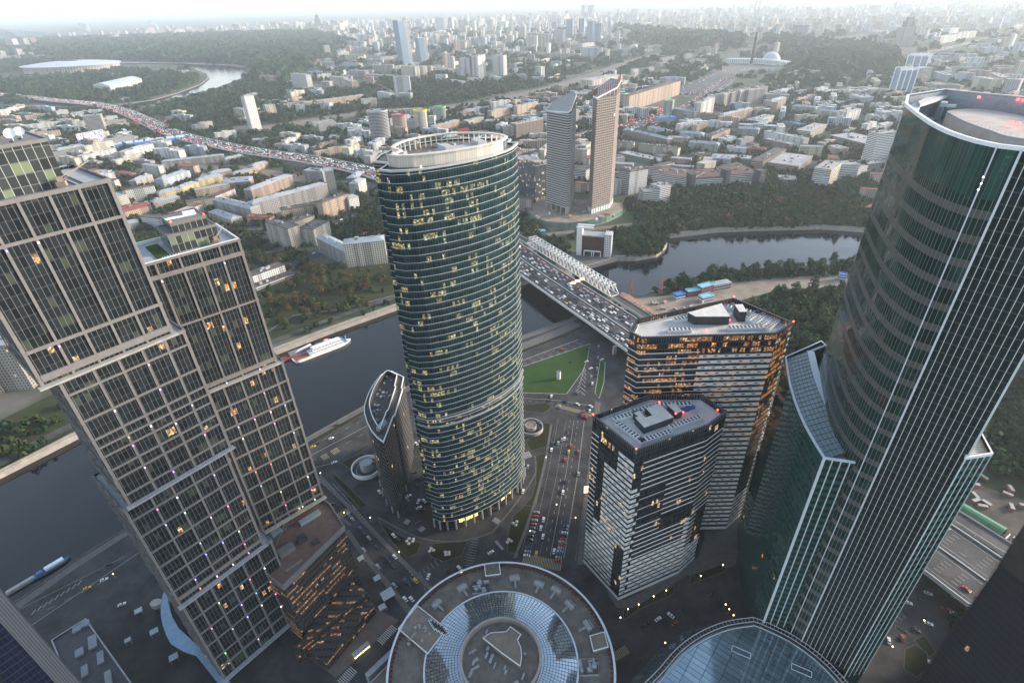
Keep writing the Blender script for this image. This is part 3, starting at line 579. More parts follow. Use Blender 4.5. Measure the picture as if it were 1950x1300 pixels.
roofset(t,BP1,126,[([cr1(725,345),cr1(800,310),cr1(860,400),cr1(950,370),cr1(870,285),cr1(1030,225),cr1(1205,395),cr1(855,520),cr1(745,400),cr1(780,380)],4.4),([cr1(1130,250),cr1(1205,222),cr1(1310,320),cr1(1240,350)],4.4)],
  [(*cr1(660,320),8,.30),(*cr1(880,240),8,.30),(*cr1(690,520),9,-.95),(*cr1(990,575),9,.38),(*cr1(1350,400),9,.38),(*cr1(1210,190),9,0.)],lgts=[(*BP1[0],126.5),(*BP1[1],126.5),(*cr1(1730,300),126.5),(*cr1(1325,293),124.5),(*cr1(1225,370),128),(*cr1(1040,182),125)])
b=MB(); q=[cr1(1425,350),cr1(1510,305),cr1(1585,370),cr1(1500,410)]; b.strip(q+[q[0]],.3,123.0); b.build('landing_square',M_YEL,t)
b=MB(); 
for x,y in ((1350,240),(1415,215)): c=cr1(x,y); b.box((*c,122.8),(4.4,2.6,1.5),.35)
b.build('water_tank',plain('blue_tank',(.05,.12,.32),.5,.1,.5),t)
def f2(e,s,z,fl):
    if e==0: return .55 if z<152 else 0
    if e==1: return .55 if z<152 else 0
    if e==2:
        if z>148: return 0
        return 2.0
    if e==3:
        if .90<s: return 1.6 if fl%2 else .9
        if z<30: return 1.6
        return 0
    return .3
BP2=[(66,262),(71,255),(105,255),(145.5,254.5),(159,265),(137,297),(72,275)]
t=striped('taller black and white striped office block glowing orange inside, behind the lower striped one',BP2,160.5,3.9,f2,G_S2,7)
r2=lambda x,y: tuple(at(x,y,157).to_2d()); cr2=lambda X,Y: r2(1180+X/5.653,560+Y/5.653)
roofset(t,BP2,160.5,[([cr2(720,290),cr2(1080,190),cr2(1170,335),cr2(800,335)],5.5),([cr2(1215,220),cr2(1300,215),cr2(1345,300),cr2(1265,300)],6.5)],
  [(*cr2(690,285),6,.22),(*cr2(900,215),9,.25),(*cr2(640,410),6,0.),(*cr2(1345,385),9,0.),(*cr2(1340,200),9,-.6),(*cr2(1430,260),6,.7),(*cr2(1500,290),6,.7),(*cr2(1570,320),6,.7),(*cr2(1640,350),6,.7)],lgts=[(*BP2[4],161),(*BP2[5],161),(*cr2(1180,305),158.5),(*cr2(930,415),158.5)])
# ---------------------------------------------------------------- green tower on the right with its two wings
RT=[(166,241),(158.5,222),(152,206),(148.5,194),(146.8,184),(146.6,175),(148.2,168.5),(152.5,164.5),(169,148),(183,162),(222,205),(224,240),(205,274),(180,262)]
RT=[RT[0],(162,231),(158,221),(154.6,212),(151.6,203.5),(149.4,196),(147.8,189),(147,182),(147,175.5),(148.6,169),(152.5,164.5)]+RT[8:]
t=tower_t('green_curved_skyscraper','very tall dark green glass skyscraper with white fins and a helipad on top',(180,205,0))
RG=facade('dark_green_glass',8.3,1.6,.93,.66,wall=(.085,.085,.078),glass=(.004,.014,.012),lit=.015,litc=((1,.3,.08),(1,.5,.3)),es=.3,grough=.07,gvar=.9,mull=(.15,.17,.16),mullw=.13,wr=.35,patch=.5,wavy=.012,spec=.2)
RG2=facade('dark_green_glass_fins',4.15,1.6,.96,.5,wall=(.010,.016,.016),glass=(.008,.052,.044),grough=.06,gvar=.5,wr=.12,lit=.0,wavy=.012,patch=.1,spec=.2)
RG3=facade('black_green_glass',4.15,1.6,.96,.9,wall=(.05,.055,.05),glass=(.004,.012,.011),grough=.06,gvar=.6,wr=.3,lit=.012,litc=((1,.25,.05),(1,.5,.2)),es=1.,wavy=.012,spec=.2)
b=MB(); b.wall(RT[:11],0.1,262,0,closed=False); b.wall(RT[10:]+[RT[0]],.1,278,1,closed=False); b.wall(RT[:11],262,278,2,closed=False)
TOPB=facade('top_glass',50,1.6,.95,.97,wall=(.16,.17,.17),glass=(.008,.03,.024),grough=.08,gvar=.8,wr=.4,spec=.2)
b.build('glass_facade',[RG,RG3,TOPB],t)
b=MB()
def fins(b,a,c,z0,z1,step,wid,dep,big=()):
    a=Vector(a); c=Vector(c); L=(c-a).length; d=(c-a)/L; nn=Vector((d.y,-d.x)); rz=math.atan2(d.y,d.x); k=max(1,round(L/step))
    for i in range(k+1):
        w_=wid*(3.2 if i in big or i-k-1 in big else 1); p=a+d*(L*i/k)+nn*dep/2; b.box((p.x,p.y,z0),(w_,dep,z1-z0),rz)
fins(b,RT[10],RT[11],18,278,2.15,.2,.4,(0,-1)); fins(b,RT[11],RT[12],18,278,2.2,.16,.3,(-1,)); fins(b,RT[9],RT[10],18,278,5,.35,.4,())
b.build('white_fins',plain('fin_white',(.62,.66,.68),.4,.05,.4),t)
b=MB(); q=offpoly(RT,.35); b.wall(q,277.4,278.6); b.cap(q,278.6,0,(offpoly(RT,-.7),)); b.build('white_coping',M_WHITE,t)
b=MB(); b.wall(list(reversed(offpoly(RT,-.9))),266,278); b.cap(offpoly(RT,-.6),266.); b.build('roof_well',plain('well_metal',(.26,.29,.31),.45,.15,.4),t)
hc=at(1990,250,273).to_2d(); hp=smooth_line([tuple(at(x,y,273).to_2d()) for x,y in ((1803,213),(1820,209),(1855,207),(1900,212),(1950,222),(2010,240),(2035,260),(2005,272),(1950,265),(1912,258),(1890,250),(1860,240),(1830,228),(1803,213))],2.)[:-1]
b=MB(); b.prism(hp,265.5,273); hpo=b.build('helipad',plain('helipad_concrete',(.40,.36,.33),.9,.15,.15),t)
b=MB(); 
for p in hp: b.bar((*p,273),(*p,274.3),.05)
b.wall(offpoly(hp,.1),272.4,273.15); b.build('helipad_rail',M_GREY,hpo)
def r3(X,Y,z=272): p=at(1660+X/6.5,160+Y/6.5,z); return (p.x,p.y)
b=MB(); p=r3(840,340,270); b.box((*p,266.2),(2,2,7),.6); p2=r3(900,230,275); b.box((*p2,273.5),(5,2.4,1.8),.9); b.box((*r3(760,160,276),274.6),(4,1.2,1),-.5); b.box((*r3(980,290,274),274),(3.2,1.2,1.2),-.4); b.bar((*r3(760,160,276),275.2),(*r3(700,180,276),272),.25); b.build('cleaning_crane',plain('crane_grey',(.35,.40,.42),.5,.1,.4),t)
b=MB(); b.box((*r3(720,430,268),266.2),(2.4,2,2.2),.3); b.box((*r3(650,400,268),266.2),(1.6,1.6,2.6),.3); b.prism([r3(480,260,275),r3(560,210,275),r3(600,290,275),r3(560,330,275)],266.2,275.); b.prism([r3(570,220,276),r3(700,160,276),r3(920,80,276),r3(1030,120,276),r3(820,190,276),r3(600,260,276)],275.,276.2); b.build('roof_plant',plain('plant_pale',(.50,.52,.53),.6,.12,.5),t)
lights([(*r3(1300,236,275),277),(*r3(1780,268,275),277),(*r3(1840,278,275),277),(*r3(1715,520,273),274),(*r3(1800,535,273),274)],t,lamp('red_beacon',(1,.04,.04),5),.8,'red_beacon')
lights([(*at(x,y,z).to_2d(),z) for x,y,z in ((1747,230,272),(1737,250,270),(1732,262,268),(1738,256,268),(1872,338,272),(1868,350,270),(1863,362,268),(1737,286,262))],t,lamp('white_lamp2',(1,.9,.8),12),.22,'facade_lamp')
# left wing
t=thing('green_office_wing','lower curved green glass wing with a glazed sloping roof leaning against the tall green tower','office building',(145,190,0))
WZ=144.; WP=[tuple(at(x,y,WZ).to_2d()) for x,y in ((1496,680),(1499.5,706),(1504,731),(1512,759),(1522,786),(1533,810),(1545,832),(1557,852),(1569.6,871.5),(1652.7,884),(1631,858),(1613,832),(1596,805),(1580,777),(1566,747),(1557,724),(1550,701),(1543,670),(1572,658),(1563.8,650))]
b=MB(); b.wall(WP[:9],.1,WZ,0,closed=False); b.wall(WP[8:10],.1,WZ,1,closed=False); b.wall(WP[9:]+[WP[0]],.1,WZ,0,closed=False)
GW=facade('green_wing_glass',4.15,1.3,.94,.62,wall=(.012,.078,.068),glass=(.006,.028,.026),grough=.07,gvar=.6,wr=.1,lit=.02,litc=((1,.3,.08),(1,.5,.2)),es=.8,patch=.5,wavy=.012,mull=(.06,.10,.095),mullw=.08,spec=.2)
b.build('glass_facade',[GW,RG2],t)
b=MB(); fins(b,WP[8],WP[9],18,WZ,3.4,.35,.5,(0,-1)); b.build('white_fins',MAT['fin_white'],t)
b=MB(); q=offpoly(WP,.3); b.wall(q,WZ-.5,WZ+.5); b.cap(q,WZ+.5,0,(offpoly(WP,-.5),)); 
inn=WP[9:18]; b.strip(inn,4.,WZ+.6); b.build('white_coping',plain('coping_blue_white',(.55,.62,.68),.5,.08,.4),t)
GR=facade('skylight_grid',3.,3.,.93,.93,wall=(.08,.09,.09),glass=(.17,.24,.25),grough=.25,gvar=.15,wr=.5)
b=MB(); fr=WP[0:9]; bk=list(reversed(WP[10:18])); 
def resample(l,n):
    l=[Vector(p) for p in l]; d=[0]
    for i in range(len(l)-1): d.append(d[-1]+(l[i+1]-l[i]).length)
    out=[]
    for k in range(n):
        s_=d[-1]*k/(n-1); i=max(j for j in range(len(l)-1) if d[j]<=s_+1e-9); out.append(l[i].lerp(l[i+1],(s_-d[i])/max(1e-9,d[i+1]-d[i])))
    return out
fa=resample(fr,24); fb=resample(bk,24)
for i in range(23):
    for j in range(6):
        t0,t1=.08+j*.13,.08+(j+1)*.13; q=[fa[i].lerp(fb[i],t0),fa[i+1].lerp(fb[i+1],t0),fa[i+1].lerp(fb[i+1],t1),fa[i].lerp(fb[i],t1)]; za=WZ-1+j*.25
        b.face([(p.x,p.y,za+(.25 if k_>1 else 0)) for k_,p in enumerate(q)],[(0.15,.15),(2.85,.15),(2.85,2.85),(.15,2.85)])
b.build('glazed_roof',plain('roof_glass',(.16,.23,.24),.25,.15,.3,spec=.5),t)
b=MB()
for i in range(24): b.bar((*fa[i].lerp(fb[i],.05),WZ-.7),(*fa[i].lerp(fb[i],.88),WZ+.75),.12)
for j in range(7):
    for i in range(23): b.bar((*fa[i].lerp(fb[i],.08+j*.13),WZ-.85+j*.25),(*fa[i+1].lerp(fb[i+1],.08+j*.13),WZ-.85+j*.25),.09)
b.build('roof_mullions',M_DARK,t)
b=MB(); b.cap(offpoly(WP,-.2),WZ-2.2); b.build('roof',M_GREY,t)
# right wing
t=thing('green_office_wing','right green glass wing with a small triangular pale roof below the tall green tower','office building',(178,152,0))
WR=[(167.5,147.2),(178.5,148.8),(184,163.5),(178,160)]
b=MB(); b.wall(WR,.1,170,0); b.build('glass_facade',[RG2],t)
b=MB(); fins(b,WR[0],WR[1],14,170,3.0,.14,.3,(0,)); b.build('white_fins',MAT['fin_white'],t)
b=MB(); q=offpoly(WR,.3); b.wall(q,169.3,170.6); b.cap(q,170.6,0,(offpoly(WR,-.4),)); b.build('white_coping',M_WHITE,t)
b=MB(); b.cap(offpoly(WR,-.3),169.); b.build('roof',facade('pale_slat_roof',1.2,1.2,2,.8,wall=(.25,.2,.15),glass=(.62,.58,.48),grough=.6,gvar=.05),t)
# ================================================================ ring building with glazed atrium
RC=(-11.4,153.3)
t=thing('ring_building','round ring-shaped building with a glazed atrium and a drum in its middle','building',(*RC,0))
def circ(r,n=96,c=RC): return [(c[0]+r*math.cos(2*math.pi*k/n),c[1]+r*math.sin(2*math.pi*k/n)) for k in range(n)]
M_BRICK=plain('red_brown_fascia',(.13,.06,.045),.8,.2,.6); M_ROOFG=plain('gravel_roof',(.15,.135,.12),.95,.3,.18)
b=MB(); b.wall(circ(58.2),.1,29.5); b.build('outer_wall',facade('ring_wall',4,1.6,.8,.6,wall=(.18,.16,.15),glass=(.02,.025,.03),lit=.1,es=1.5),t)
b=MB(); b.ring(RC,39.6,57.4,27.6,96); b.build('roof',M_ROOFG,t)
b=MB(); b.wall(list(reversed(circ(57.3))),27.6,30); 
for k in range(150):
    a=2*math.pi*k/150; b.box((RC[0]+56.7*math.cos(a),RC[1]+56.7*math.sin(a),27.6),(1.1,.5,1.9),a)
b.build('inner_fascia',M_BRICK,t)
b=MB(); b.wall(circ(58.7),29.2,30.4); b.ring(RC,57.5,58.7,30.4,128); b.wall(circ(40.2),27.6,29.1); b.ring(RC,39.3,40.2,29.1,96); b.build('rim_coping',plain('rim_white',(.60,.65,.70),.45,.08,.4),t)
s=NT('atrium_glass'); u,v=s.uv(); fu=s.m('FRACT',u); fv=s.m('FRACT',v); r1_=s.wn(s.m('FLOOR',u),s.m('FLOOR',v)); mk=s.m('MULTIPLY',s.m('LESS_THAN',s.m('ABSOLUTE',s.m('SUBTRACT',fu,.5)),.42),s.m('LESS_THAN',s.m('ABSOLUTE',s.m('SUBTRACT',fv,.5)),.43))
big=s.noise(s.pos(),.045,2,.5)
M_ATR=s.fin(s.mix(mk,(.05,.055,.06),s.mix(s.m('MULTIPLY',r1_,.35),(.40,.48,.54),(.60,.68,.74))),s.m('ADD',.28,s.m('MULTIPLY',mk,-.2)),.8,.85)
b=MB(); n=120; m_=12
for i in range(n):
    for j in range(m_):
        r0=39.3-(39.3-20.9)*j/m_; r1q=39.3-(39.3-20.9)*(j+1)/m_; z0=28.9+3.4*math.sin(j/m_*1.45); z1=28.9+3.4*math.sin((j+1)/m_*1.45); a=2*math.pi*i/n; c=2*math.pi*(i+1)/n
        b.face([(RC[0]+r0*math.cos(a),RC[1]+r0*math.sin(a),z0),(RC[0]+r0*math.cos(c),RC[1]+r0*math.sin(c),z0),(RC[0]+r1q*math.cos(c),RC[1]+r1q*math.sin(c),z1),(RC[0]+r1q*math.cos(a),RC[1]+r1q*math.sin(a),z1)],[(i,j),(i+1,j),(i+1,j+1),(i,j+1)])
b.build('atrium_roof',M_ATR,t)
b=MB(); b.wall(circ(20.9,64),28,34.2); b.wall(list(reversed(circ(19.9,64))),30,34.2); b.ring(RC,19.9,21.2,34.4,64); b.wall(circ(21.2,64),33.4,34.4); b.build('drum_wall',plain('drum_stone',(.34,.30,.27),.7,.1,.4),t)
b=MB(); b.cap(circ(20,48),31.2); b.build('drum_roof',M_ROOFG,t)
k1=lambda X,Y,z: tuple(at(740+X/4.333,1040+Y/4.333,z).to_2d())
b=MB(); q=[k1(780,750,35),k1(840,710,35),k1(970,700,35),k1(1005,660,35),k1(1090,720,35),k1(1062,765,35),k1(1090,830,35),k1(1098,900,35),k1(1085,980,35),k1(930,870,35)]; b.prism(q,31,34.6); b.build('raised_roof',plain('tan_roof',(.20,.165,.135),.9,.15,.2),t)
b=MB(); b.wall(offpoly(q,.2),34.2,34.9); b.cap(offpoly(q,.2),34.9,0,(offpoly(q,-.2),)); b.build('raised_roof_edge',M_WHITE,t)
b=MB()
for k in range(34):
    a=R.uniform(0,6.28); r=R.uniform(3,17.5); x,y=RC[0]+r*math.cos(a),RC[1]+r*math.sin(a)
    if not inside(x,y,offpoly(q,1.5)): b.box((x,y,31.2),(R.uniform(1,5),R.uniform(.6,1.6),R.uniform(.6,2)),R.choice((.5,2.1,1.2)))
b.build('drum_plant',M_GREY,t)
def roofbox(X0,Y0,X1,Y1,X2,Y2,z,h,m,nm='roof_cabin'):
    a,c,d=Vector(k1(X0,Y0,z+h)),Vector(k1(X1,Y1,z+h)),Vector(k1(X2,Y2,z+h)); q=[tuple(a),tuple(c),tuple(c+d-a),tuple(d)]; b=MB(); b.prism(q,z,z+h); b.build(nm,m,t)
    b=MB(); b.wall(offpoly(q,.15),z+h-.1,z+h+.5); b.cap(offpoly(q,.15),z+h+.5,0,(offpoly(q,-.3),)); b.build(nm+'_edge',M_WHITE,t)
roofbox(790,150,912,135,800,245,27.6,2.8,M_ROOFG); roofbox(1660,740,1780,705,1690,865,27.6,2.8,plain('tan_roof',(.2,.165,.135))); roofbox(240,490,480,680,80,680,27.6,2.4,plain('tan_roof2',(.2,.175,.15),.9,.2,.2),'roof_terrace')
M_PIPE=plain('duct_metal',(.30,.30,.29),.5,.2,.5)
for k,(X,Y,rz) in enumerate(((400,480,.8),(610,350,.6),(1040,270,.1),(1240,320,-.4),(1490,490,-.9),(1640,660,-1.1),(1380,370,-.7))):
    c=k1(X,Y,28); b=MB(); b.box((*c,27.6),(6,2.4,2.2),rz); b.box((c[0]+3*math.sin(rz),c[1]-3*math.cos(rz),27.6),(1,5,1.2),rz); b.box((c[0]-2.5*math.sin(rz),c[1]+2.5*math.cos(rz),27.6),(5,.8,1.),rz); b.build('air_handler',M_PIPE,t)
for X,Y,rz in ((760,330,.15),(1650,990,.1)):
    c=k1(X,Y,29); b=MB()
    for i in range(9): b.box((c[0]+R.uniform(-4,4),c[1]+R.uniform(-3,3),27.6),(R.uniform(1.5,4),R.uniform(.8,1.6),R.uniform(1,3)),rz+R.choice((0,1.57)))
    b.wall([(c[0]-5,c[1]-4),(c[0]+5,c[1]-4),(c[0]+5,c[1]+4),(c[0]-5,c[1]+4)],27.6,29.4); b.build('plant_enclosure',M_GREY,t)
for k in range(5): cooling_unit((*k1(365+k*25,645+k*16,30),30.1),5,-.95,t,.62)
for k in range(12): c=k1(150+R.uniform(0,230),700+R.uniform(-40,120),30); b=MB(); b.box((*c,30.),(R.uniform(.8,2.5),R.uniform(.6,1.6),R.uniform(.5,1.4)),R.uniform(0,3)); b.build('roof_plant',M_PIPE,t)
# brown roofed hall left of the ring
t=thing('low_hall','low hall with a flat brown roof and service trench, left of the ring-shaped building','building',(*k1(150,1000,20),0))
q=[k1(20,960,20),k1(150,800,20),k1(370,960,20),k1(330,1127,20),k1(330,1400,20),k1(-60,1400,20),k1(-180,1160,20)]
b=MB(); b.prism(q,.1,20,0,0); b.build('hall_body',plain('tan_roof',(.2,.165,.135)),t)
b=MB(); b.wall(offpoly(q,.2),19,21); b.cap(offpoly(q,.2),21,0,(offpoly(q,-.5),)); b.build('parapet',M_CONC,t)
b=MB(); b.box((*k1(-20,900,20),.1),(3,26,19),-.75); b.box((*k1(120,860,20),20),(3,2.4,1.5),-.75); b.box((*k1(60,1180,20),20),(5,4,2),-.75); b.build('service_block',M_GREY,t)
# ---------------------------------------------------------------- shallow glass roof at the bottom
t=thing('glass_roofed_mall','low building with a blue reflecting glass roof ringed by a ladder-like truss','building',(130,110,0))
DP=[(1226,1300),(1256,1270),(1288.5,1233),(1330,1203),(1381,1182),(1433.9,1174),(1452,1180),(1510,1207.7),(1560,1243),(1600,1281.5),(1650,1340),(1690,1420),(1560,1480),(1180,1480),(1190,1360)]
DW=[tuple(at(x,y,20).to_2d()) for x,y in DP]; DWs=smooth_line(DW[:6],4)+smooth_line(DW[5:11],5)[1:]
poly=DWs+DW[11:]
s=NT('mall_glass'); g_=s.n('Mapping'); s.put(s.pos(),g_.inputs[0]); g_.inputs['Rotation'].default_value=(0,0,math.radians(40)); xs=s.n('SeparateXYZ'); s.t.links.new(g_.outputs[0],xs.inputs[0])
uu=s.m('DIVIDE',xs.outputs[0],8.); vv=s.m('DIVIDE',xs.outputs[1],3.1); mk=s.m('MULTIPLY',s.m('LESS_THAN',s.m('ABSOLUTE',s.m('SUBTRACT',s.m('FRACT',uu),.5)),.485),s.m('LESS_THAN',s.m('ABSOLUTE',s.m('SUBTRACT',s.m('FRACT',vv),.5)),.465)); r_=s.wn(s.m('FLOOR',uu),s.m('FLOOR',vv)); big=s.noise(s.pos(),.03,1,.5)
M_MALL=s.fin(s.mix(mk,(.02,.02,.022),s.mix(r_,(.20,.30,.36),(.32,.44,.50))),s.m('ADD',.4,s.m('MULTIPLY',mk,-.32)),.8,.75,bump=big,bs=.12,bd=4.)
b=MB(); b.cap(offpoly(poly,-3.),18.4); b.build('glass_roof',M_MALL,t)
b=MB(); b.cap(offpoly(poly,-1),17.9); b.wall(offpoly(poly,-1),.1,18); b.build('body',M_DARK,t)
b=MB(); o1=offset(DWs,-.2); o2=offset(DWs,-2.6); o3=offset(DWs,-4.4)
for i in range(len(DWs)-1):
    for o_,r in ((o1,.25),(o2,.25)): b.bar((*o_[i],20),(*o_[i+1],20),r)
    b.bar((*o3[i],19),(*o3[i+1],19),.35); L=max(1,int((Vector(o1[i+1])-Vector(o1[i])).length/1.8))
    for k in range(L): b.bar((*Vector(o1[i]).lerp(Vector(o1[i+1]),k/L),20),(*Vector(o2[i]).lerp(Vector(o2[i+1]),k/L),20),.1)
b.build('rim_truss',plain('truss_pale',(.42,.44,.47),.5,.1,.4),t)
b=MB(); o_=offset(DWs[:14],.5); o5=offset(DWs[:14],9.)
for i in range(13): b.face([(*o_[i],18),(*o_[i+1],18),(*o5[i+1],7),(*o5[i],7)])
b.build('glass_skirt',M_MALL,t)
b=MB()
for (x0,y0),(x1,y1) in (((1395,1228),(1430,1243)),((1508,1262),(1546,1278))):
    a,c=at(x0,y0,18.6),at(x1,y1,18.6); d=(c-a).normalized(); n_=Vector((d.y,-d.x,0))*3.2
    for p_,q_ in ((a,c),(c,c+n_),(c+n_,a+n_),(a+n_,a)): b.bar(p_,q_,.14)
b.build('roof_hatch_frame',M_WHITE,t)
# ================================================================ bridges
t=thing('road_bridge','wide multi-lane road bridge full of cars crossing the river','bridge',(60,620,0))
RB=smooth_line([(330,96),(276,214),(200,362),(123,511),(78,594),(32,680),(-10,765),(-58,859),(-164,1025),(-273,1184),(-449,1328),(-645,1451),(-850,1605),(-1018,1761),(-1233,2005),(-1424,2208),(-1640,2397),(-1927,2567),(-2269,2781),(-2700,3000)],15)
BW=[50 if p[1]<760 else (44 if p[1]<1200 else 50) for p in RB]; ZB=12.
b=MB(); b.strip(RB,50,ZB)
b.build('deck',asphalt_mat('deck_asphalt',1.25),t)
b=MB(); 
for o_,o2 in ((offset(RB,25),offset(RB,25.6)),(offset(RB,-25),offset(RB,-25.6))):
    for i in range(len(RB)-1):
        for (a,za),(c,zc) in (((o_,ZB+1),(o2,ZB+1)),((o2,ZB+1),(o2,ZB-2.2)),((o_,ZB),(o_,ZB+1))):
            b.face([(*a[i],za),(*a[i+1],za),(*c[i+1],zc),(*c[i],zc)])
for i in range(len(RB)-1):
    for k,wd,h in ((0,.6,.7),(14,.3,.5)): pass
    o0,o1_=offset(RB,-.3)[i:i+2],offset(RB,.3)[i:i+2]; b.face([(*o0[0],ZB+.7),(*o0[1],ZB+.7),(*o1_[1],ZB+.7),(*o1_[0],ZB+.7)]); b.face([(*o0[0],ZB),(*o0[1],ZB),(*o0[1],ZB+.7),(*o0[0],ZB+.7)]); b.face([(*o1_[0],ZB),(*o1_[1],ZB),(*o1_[1],ZB+.7),(*o1_[0],ZB+.7)])
b.build('girder',plain('girder_white',(.55,.55,.54),.6,.12,.3),t)
b=MB(); b.strip(RB,48,ZB-2.2); b.build('soffit',M_CONC,t)
MKB=MB()
for off in (-21.5,-18,-14.5,-11,-7.5,-4,4,7.5,11,14.5,18,21.5): line_mark(RB[:90],.22,ZB+.03,(4,6) if abs(off)<21 and abs(off)>4 else None,MKB,off)
MKB.build('lane_marking',M_MARK,t)
def pier(x,y,w_,rz,parent,zt=10,nm='pier'):
    b=MB(); b.box((x,y,-7),(w_,2.2,zt+7),rz); b.build(nm,M_CONC,parent)
rzb=math.atan2(-.889,.458)+math.pi/2
for x,y in ((94,522+40),(110,489),(52,640+4),(8,728),(140,430),(180,350),(232,262)):
    for k in (-19,0,19): pier(x+14+k*math.cos(rzb),y+k*math.sin(rzb),4,rzb,t)
# truss railway bridge
t=thing('truss_bridge','long white steel box truss railway bridge beside the road bridge','bridge',(73,680,0))
nb=[Vector((26.8,764.5)),Vector((120.7,586))]; fb_=[Vector((37.6,770.5)),Vector((131.3,592))]
b=MB(); N_=22; TZ=23.5; w1=.55; dk=12.3
P=lambda l,s,z: (*l[0].lerp(l[1],s),z)
for l in (nb,fb_):
    b.bar(P(l,0,dk),P(l,1,dk),w1*1.4); b.bar(P(l,.03,TZ),P(l,.97,TZ),w1*1.2)
    for i in range(N_):
        s0,s1=i/N_,(i+1)/N_; m0=.03+.94*(i+.5)/N_
        b.bar(P(l,s0,dk),P(l,m0,TZ),w1*.8); b.bar(P(l,m0,TZ),P(l,s1,dk),w1*.8)
for i in range(N_+1):
    m0=.03+.94*i/N_; b.bar(P(nb,m0,TZ),P(fb_,m0,TZ),w1*.7)
    if i<N_: m1=.03+.94*(i+1)/N_; b.bar(P(nb,m0,TZ),P(fb_,m1,TZ),w1*.5); b.bar(P(fb_,m0,TZ),P(nb,m1,TZ),w1*.5)
for s_ in (0,1): b.bar(P(nb,s_,dk),P(fb_,s_,dk),w1); 
b.build('truss',plain('truss_white',(.66,.67,.66),.5,.06,.4),t)
b=MB(); cl_=[tuple((nb[0]+fb_[0])/2),tuple((nb[1]+fb_[1])/2)]; b.strip(cl_,11,12.); b.wall([*offset(cl_,5.5),*reversed(offset(cl_,-5.5))],10.6,12.); b.build('deck',M_RAIL,t)
for s_ in (.02,.5,.98): c=nb[0].lerp(nb[1],s_).lerp(fb_[0].lerp(fb_[1],s_),.5); pier(c.x,c.y,13,rzb,t,11.)
t=thing('rail_viaduct','railway viaduct with light parapets leading on from the white truss bridge','bridge',(150,530,0))
VL=smooth_line([cl_[1],(160,522),(205,430),(262,318),(330,190)],12); VL2=smooth_line([(-160,1120),(-80,965),(-6,828),cl_[0]],15)
for l in (VL,VL2):
    b=MB(); b.strip(l,11,12.); b.build('deck',M_AS2,t); b=MB()
    for sgn in (1,-1):
        o_,o2=offset(l,sgn*5.5),offset(l,sgn*6.)
        for i in range(len(l)-1):
            b.face([(*o_[i],13.1),(*o_[i+1],13.1),(*o2[i+1],13.1),(*o2[i],13.1)]); b.face([(*o2[i],9.8),(*o2[i+1],9.8),(*o2[i+1],13.1),(*o2[i],13.1)]); b.face([(*o_[i],12),(*o_[i+1],12),(*o_[i+1],13.1),(*o_[i],13.1)])
    b.build('parapet',M_CONC,t)
    for i in range(2,len(l),3): pier(l[i][0],l[i][1],9,rzb,t,10)
# rusty work platform beside the viaduct
t=thing('work_platform','rust coloured temporary steel platform on the river edge beside the viaduct','platform',(150,560,0))
b=MB(); q=[tuple(at(x,y,6).to_2d()) for x,y in ((1184,556),(1197,560),(1270,607),(1256,613),(1178,566))]; b.prism(q,-6,6); b.build('platform_deck',plain('rusty_planks',(.34,.20,.14),.9,.35,.4),t)
b=MB()
for k in range(16): f_=k/15; p=at(1180+80*f_,562+47*f_,6); b.box((p.x,p.y,6),(R.uniform(2,7),.7,R.uniform(.4,1.2)),R.choice((rzb,rzb+1.57))); 
b.build('girders',plain('rusty_steel',(.18,.07,.05),.8,.3,.6),t)
# gantry sign
t=thing('road_gantry','overhead gantry with three lit orange and white traffic panels above the bridge lanes','sign',(*at(1108,537,12).to_2d(),12))
a=at(1087,542,17); c=at(1113,531,17)
b=MB(); b.bar((a.x-2,a.y,12),(a.x-2,a.y,20),.3); b.bar((c.x+6,c.y,12),(c.x+6,c.y,20),.3); b.bar((a.x-2,a.y,20),(c.x+6,c.y,20),.35); b.build('gantry_frame',M_GREY,t)
ML=lamp('panel_light',(1,.72,.42),.6)
for k in range(3):
    p=a.lerp(c,(k+.5)/3); b=MB(); b.box((p.x,p.y-.4,16.6),(6.4,.5,3.6),.1); b.build('panel',ML,t)
# ================================================================ boats
def hull(b,c,L,W,h,rz,z0,mi=0,n=18):
    ca,sa=math.cos(rz),math.sin(rz); pl_=[]
    for i in range(n+1):
        s_=-1+2*i/n; wv=(1-max(0,(s_-.45)/.55)**2*1.)*(1-max(0,(-s_-.8)/.2)**2*.35); pl_.append((s_*L/2,max(.02,wv)*W/2))
    poly=[(x,-y) for x,y in pl_]+[(x,y) for x,y in reversed(pl_)]
    wp=lambda k: [(c[0]+ca*x*k-sa*y*k,c[1]+sa*x*k+ca*y*k) for x,y in poly]
    A_,B_=wp(.96),wp(1.); m=len(A_)
    for i in range(m): j=(i+1)%m; b.face([(*A_[i],z0),(*A_[j],z0),(*B_[j],z0+h),(*B_[i],z0+h)],None,mi)
    b.cap(B_,z0+h-.3,mi); return lambda x,y: (c[0]+ca*x-sa*y,c[1]+sa*x+ca*y)
def boxl(nm,f,x,y,z,l,w_,h,rz,m,t): b=MB(); b.box((*f(x,y),z),(l,w_,h),rz); return b.build(nm,m,t)
M_BW=plain('boat_white',(.78,.78,.77),.4,.05,.4); M_RD=plain('deck_red',(.22,.06,.055),.8,.2,.5); M_BL=plain('deck_blue',(.06,.16,.42),.6,.2,.5)
c=((-237-184)/2,(495+536)/2); L=67.; rz=math.atan2(41,53)
t=thing('river_cruise_boat','white passenger cruise boat with a red aft deck moored at the far quay','boat',(*c,-6))
b=MB(); f_=hull(b,c,L,12,2.8,rz,-6); b.build('hull',M_BW,t)
BWN=facade('boat_windows',2.6,1.7,.6,.45,wall=(.78,.78,.77),glass=(.02,.02,.03),grough=.2)
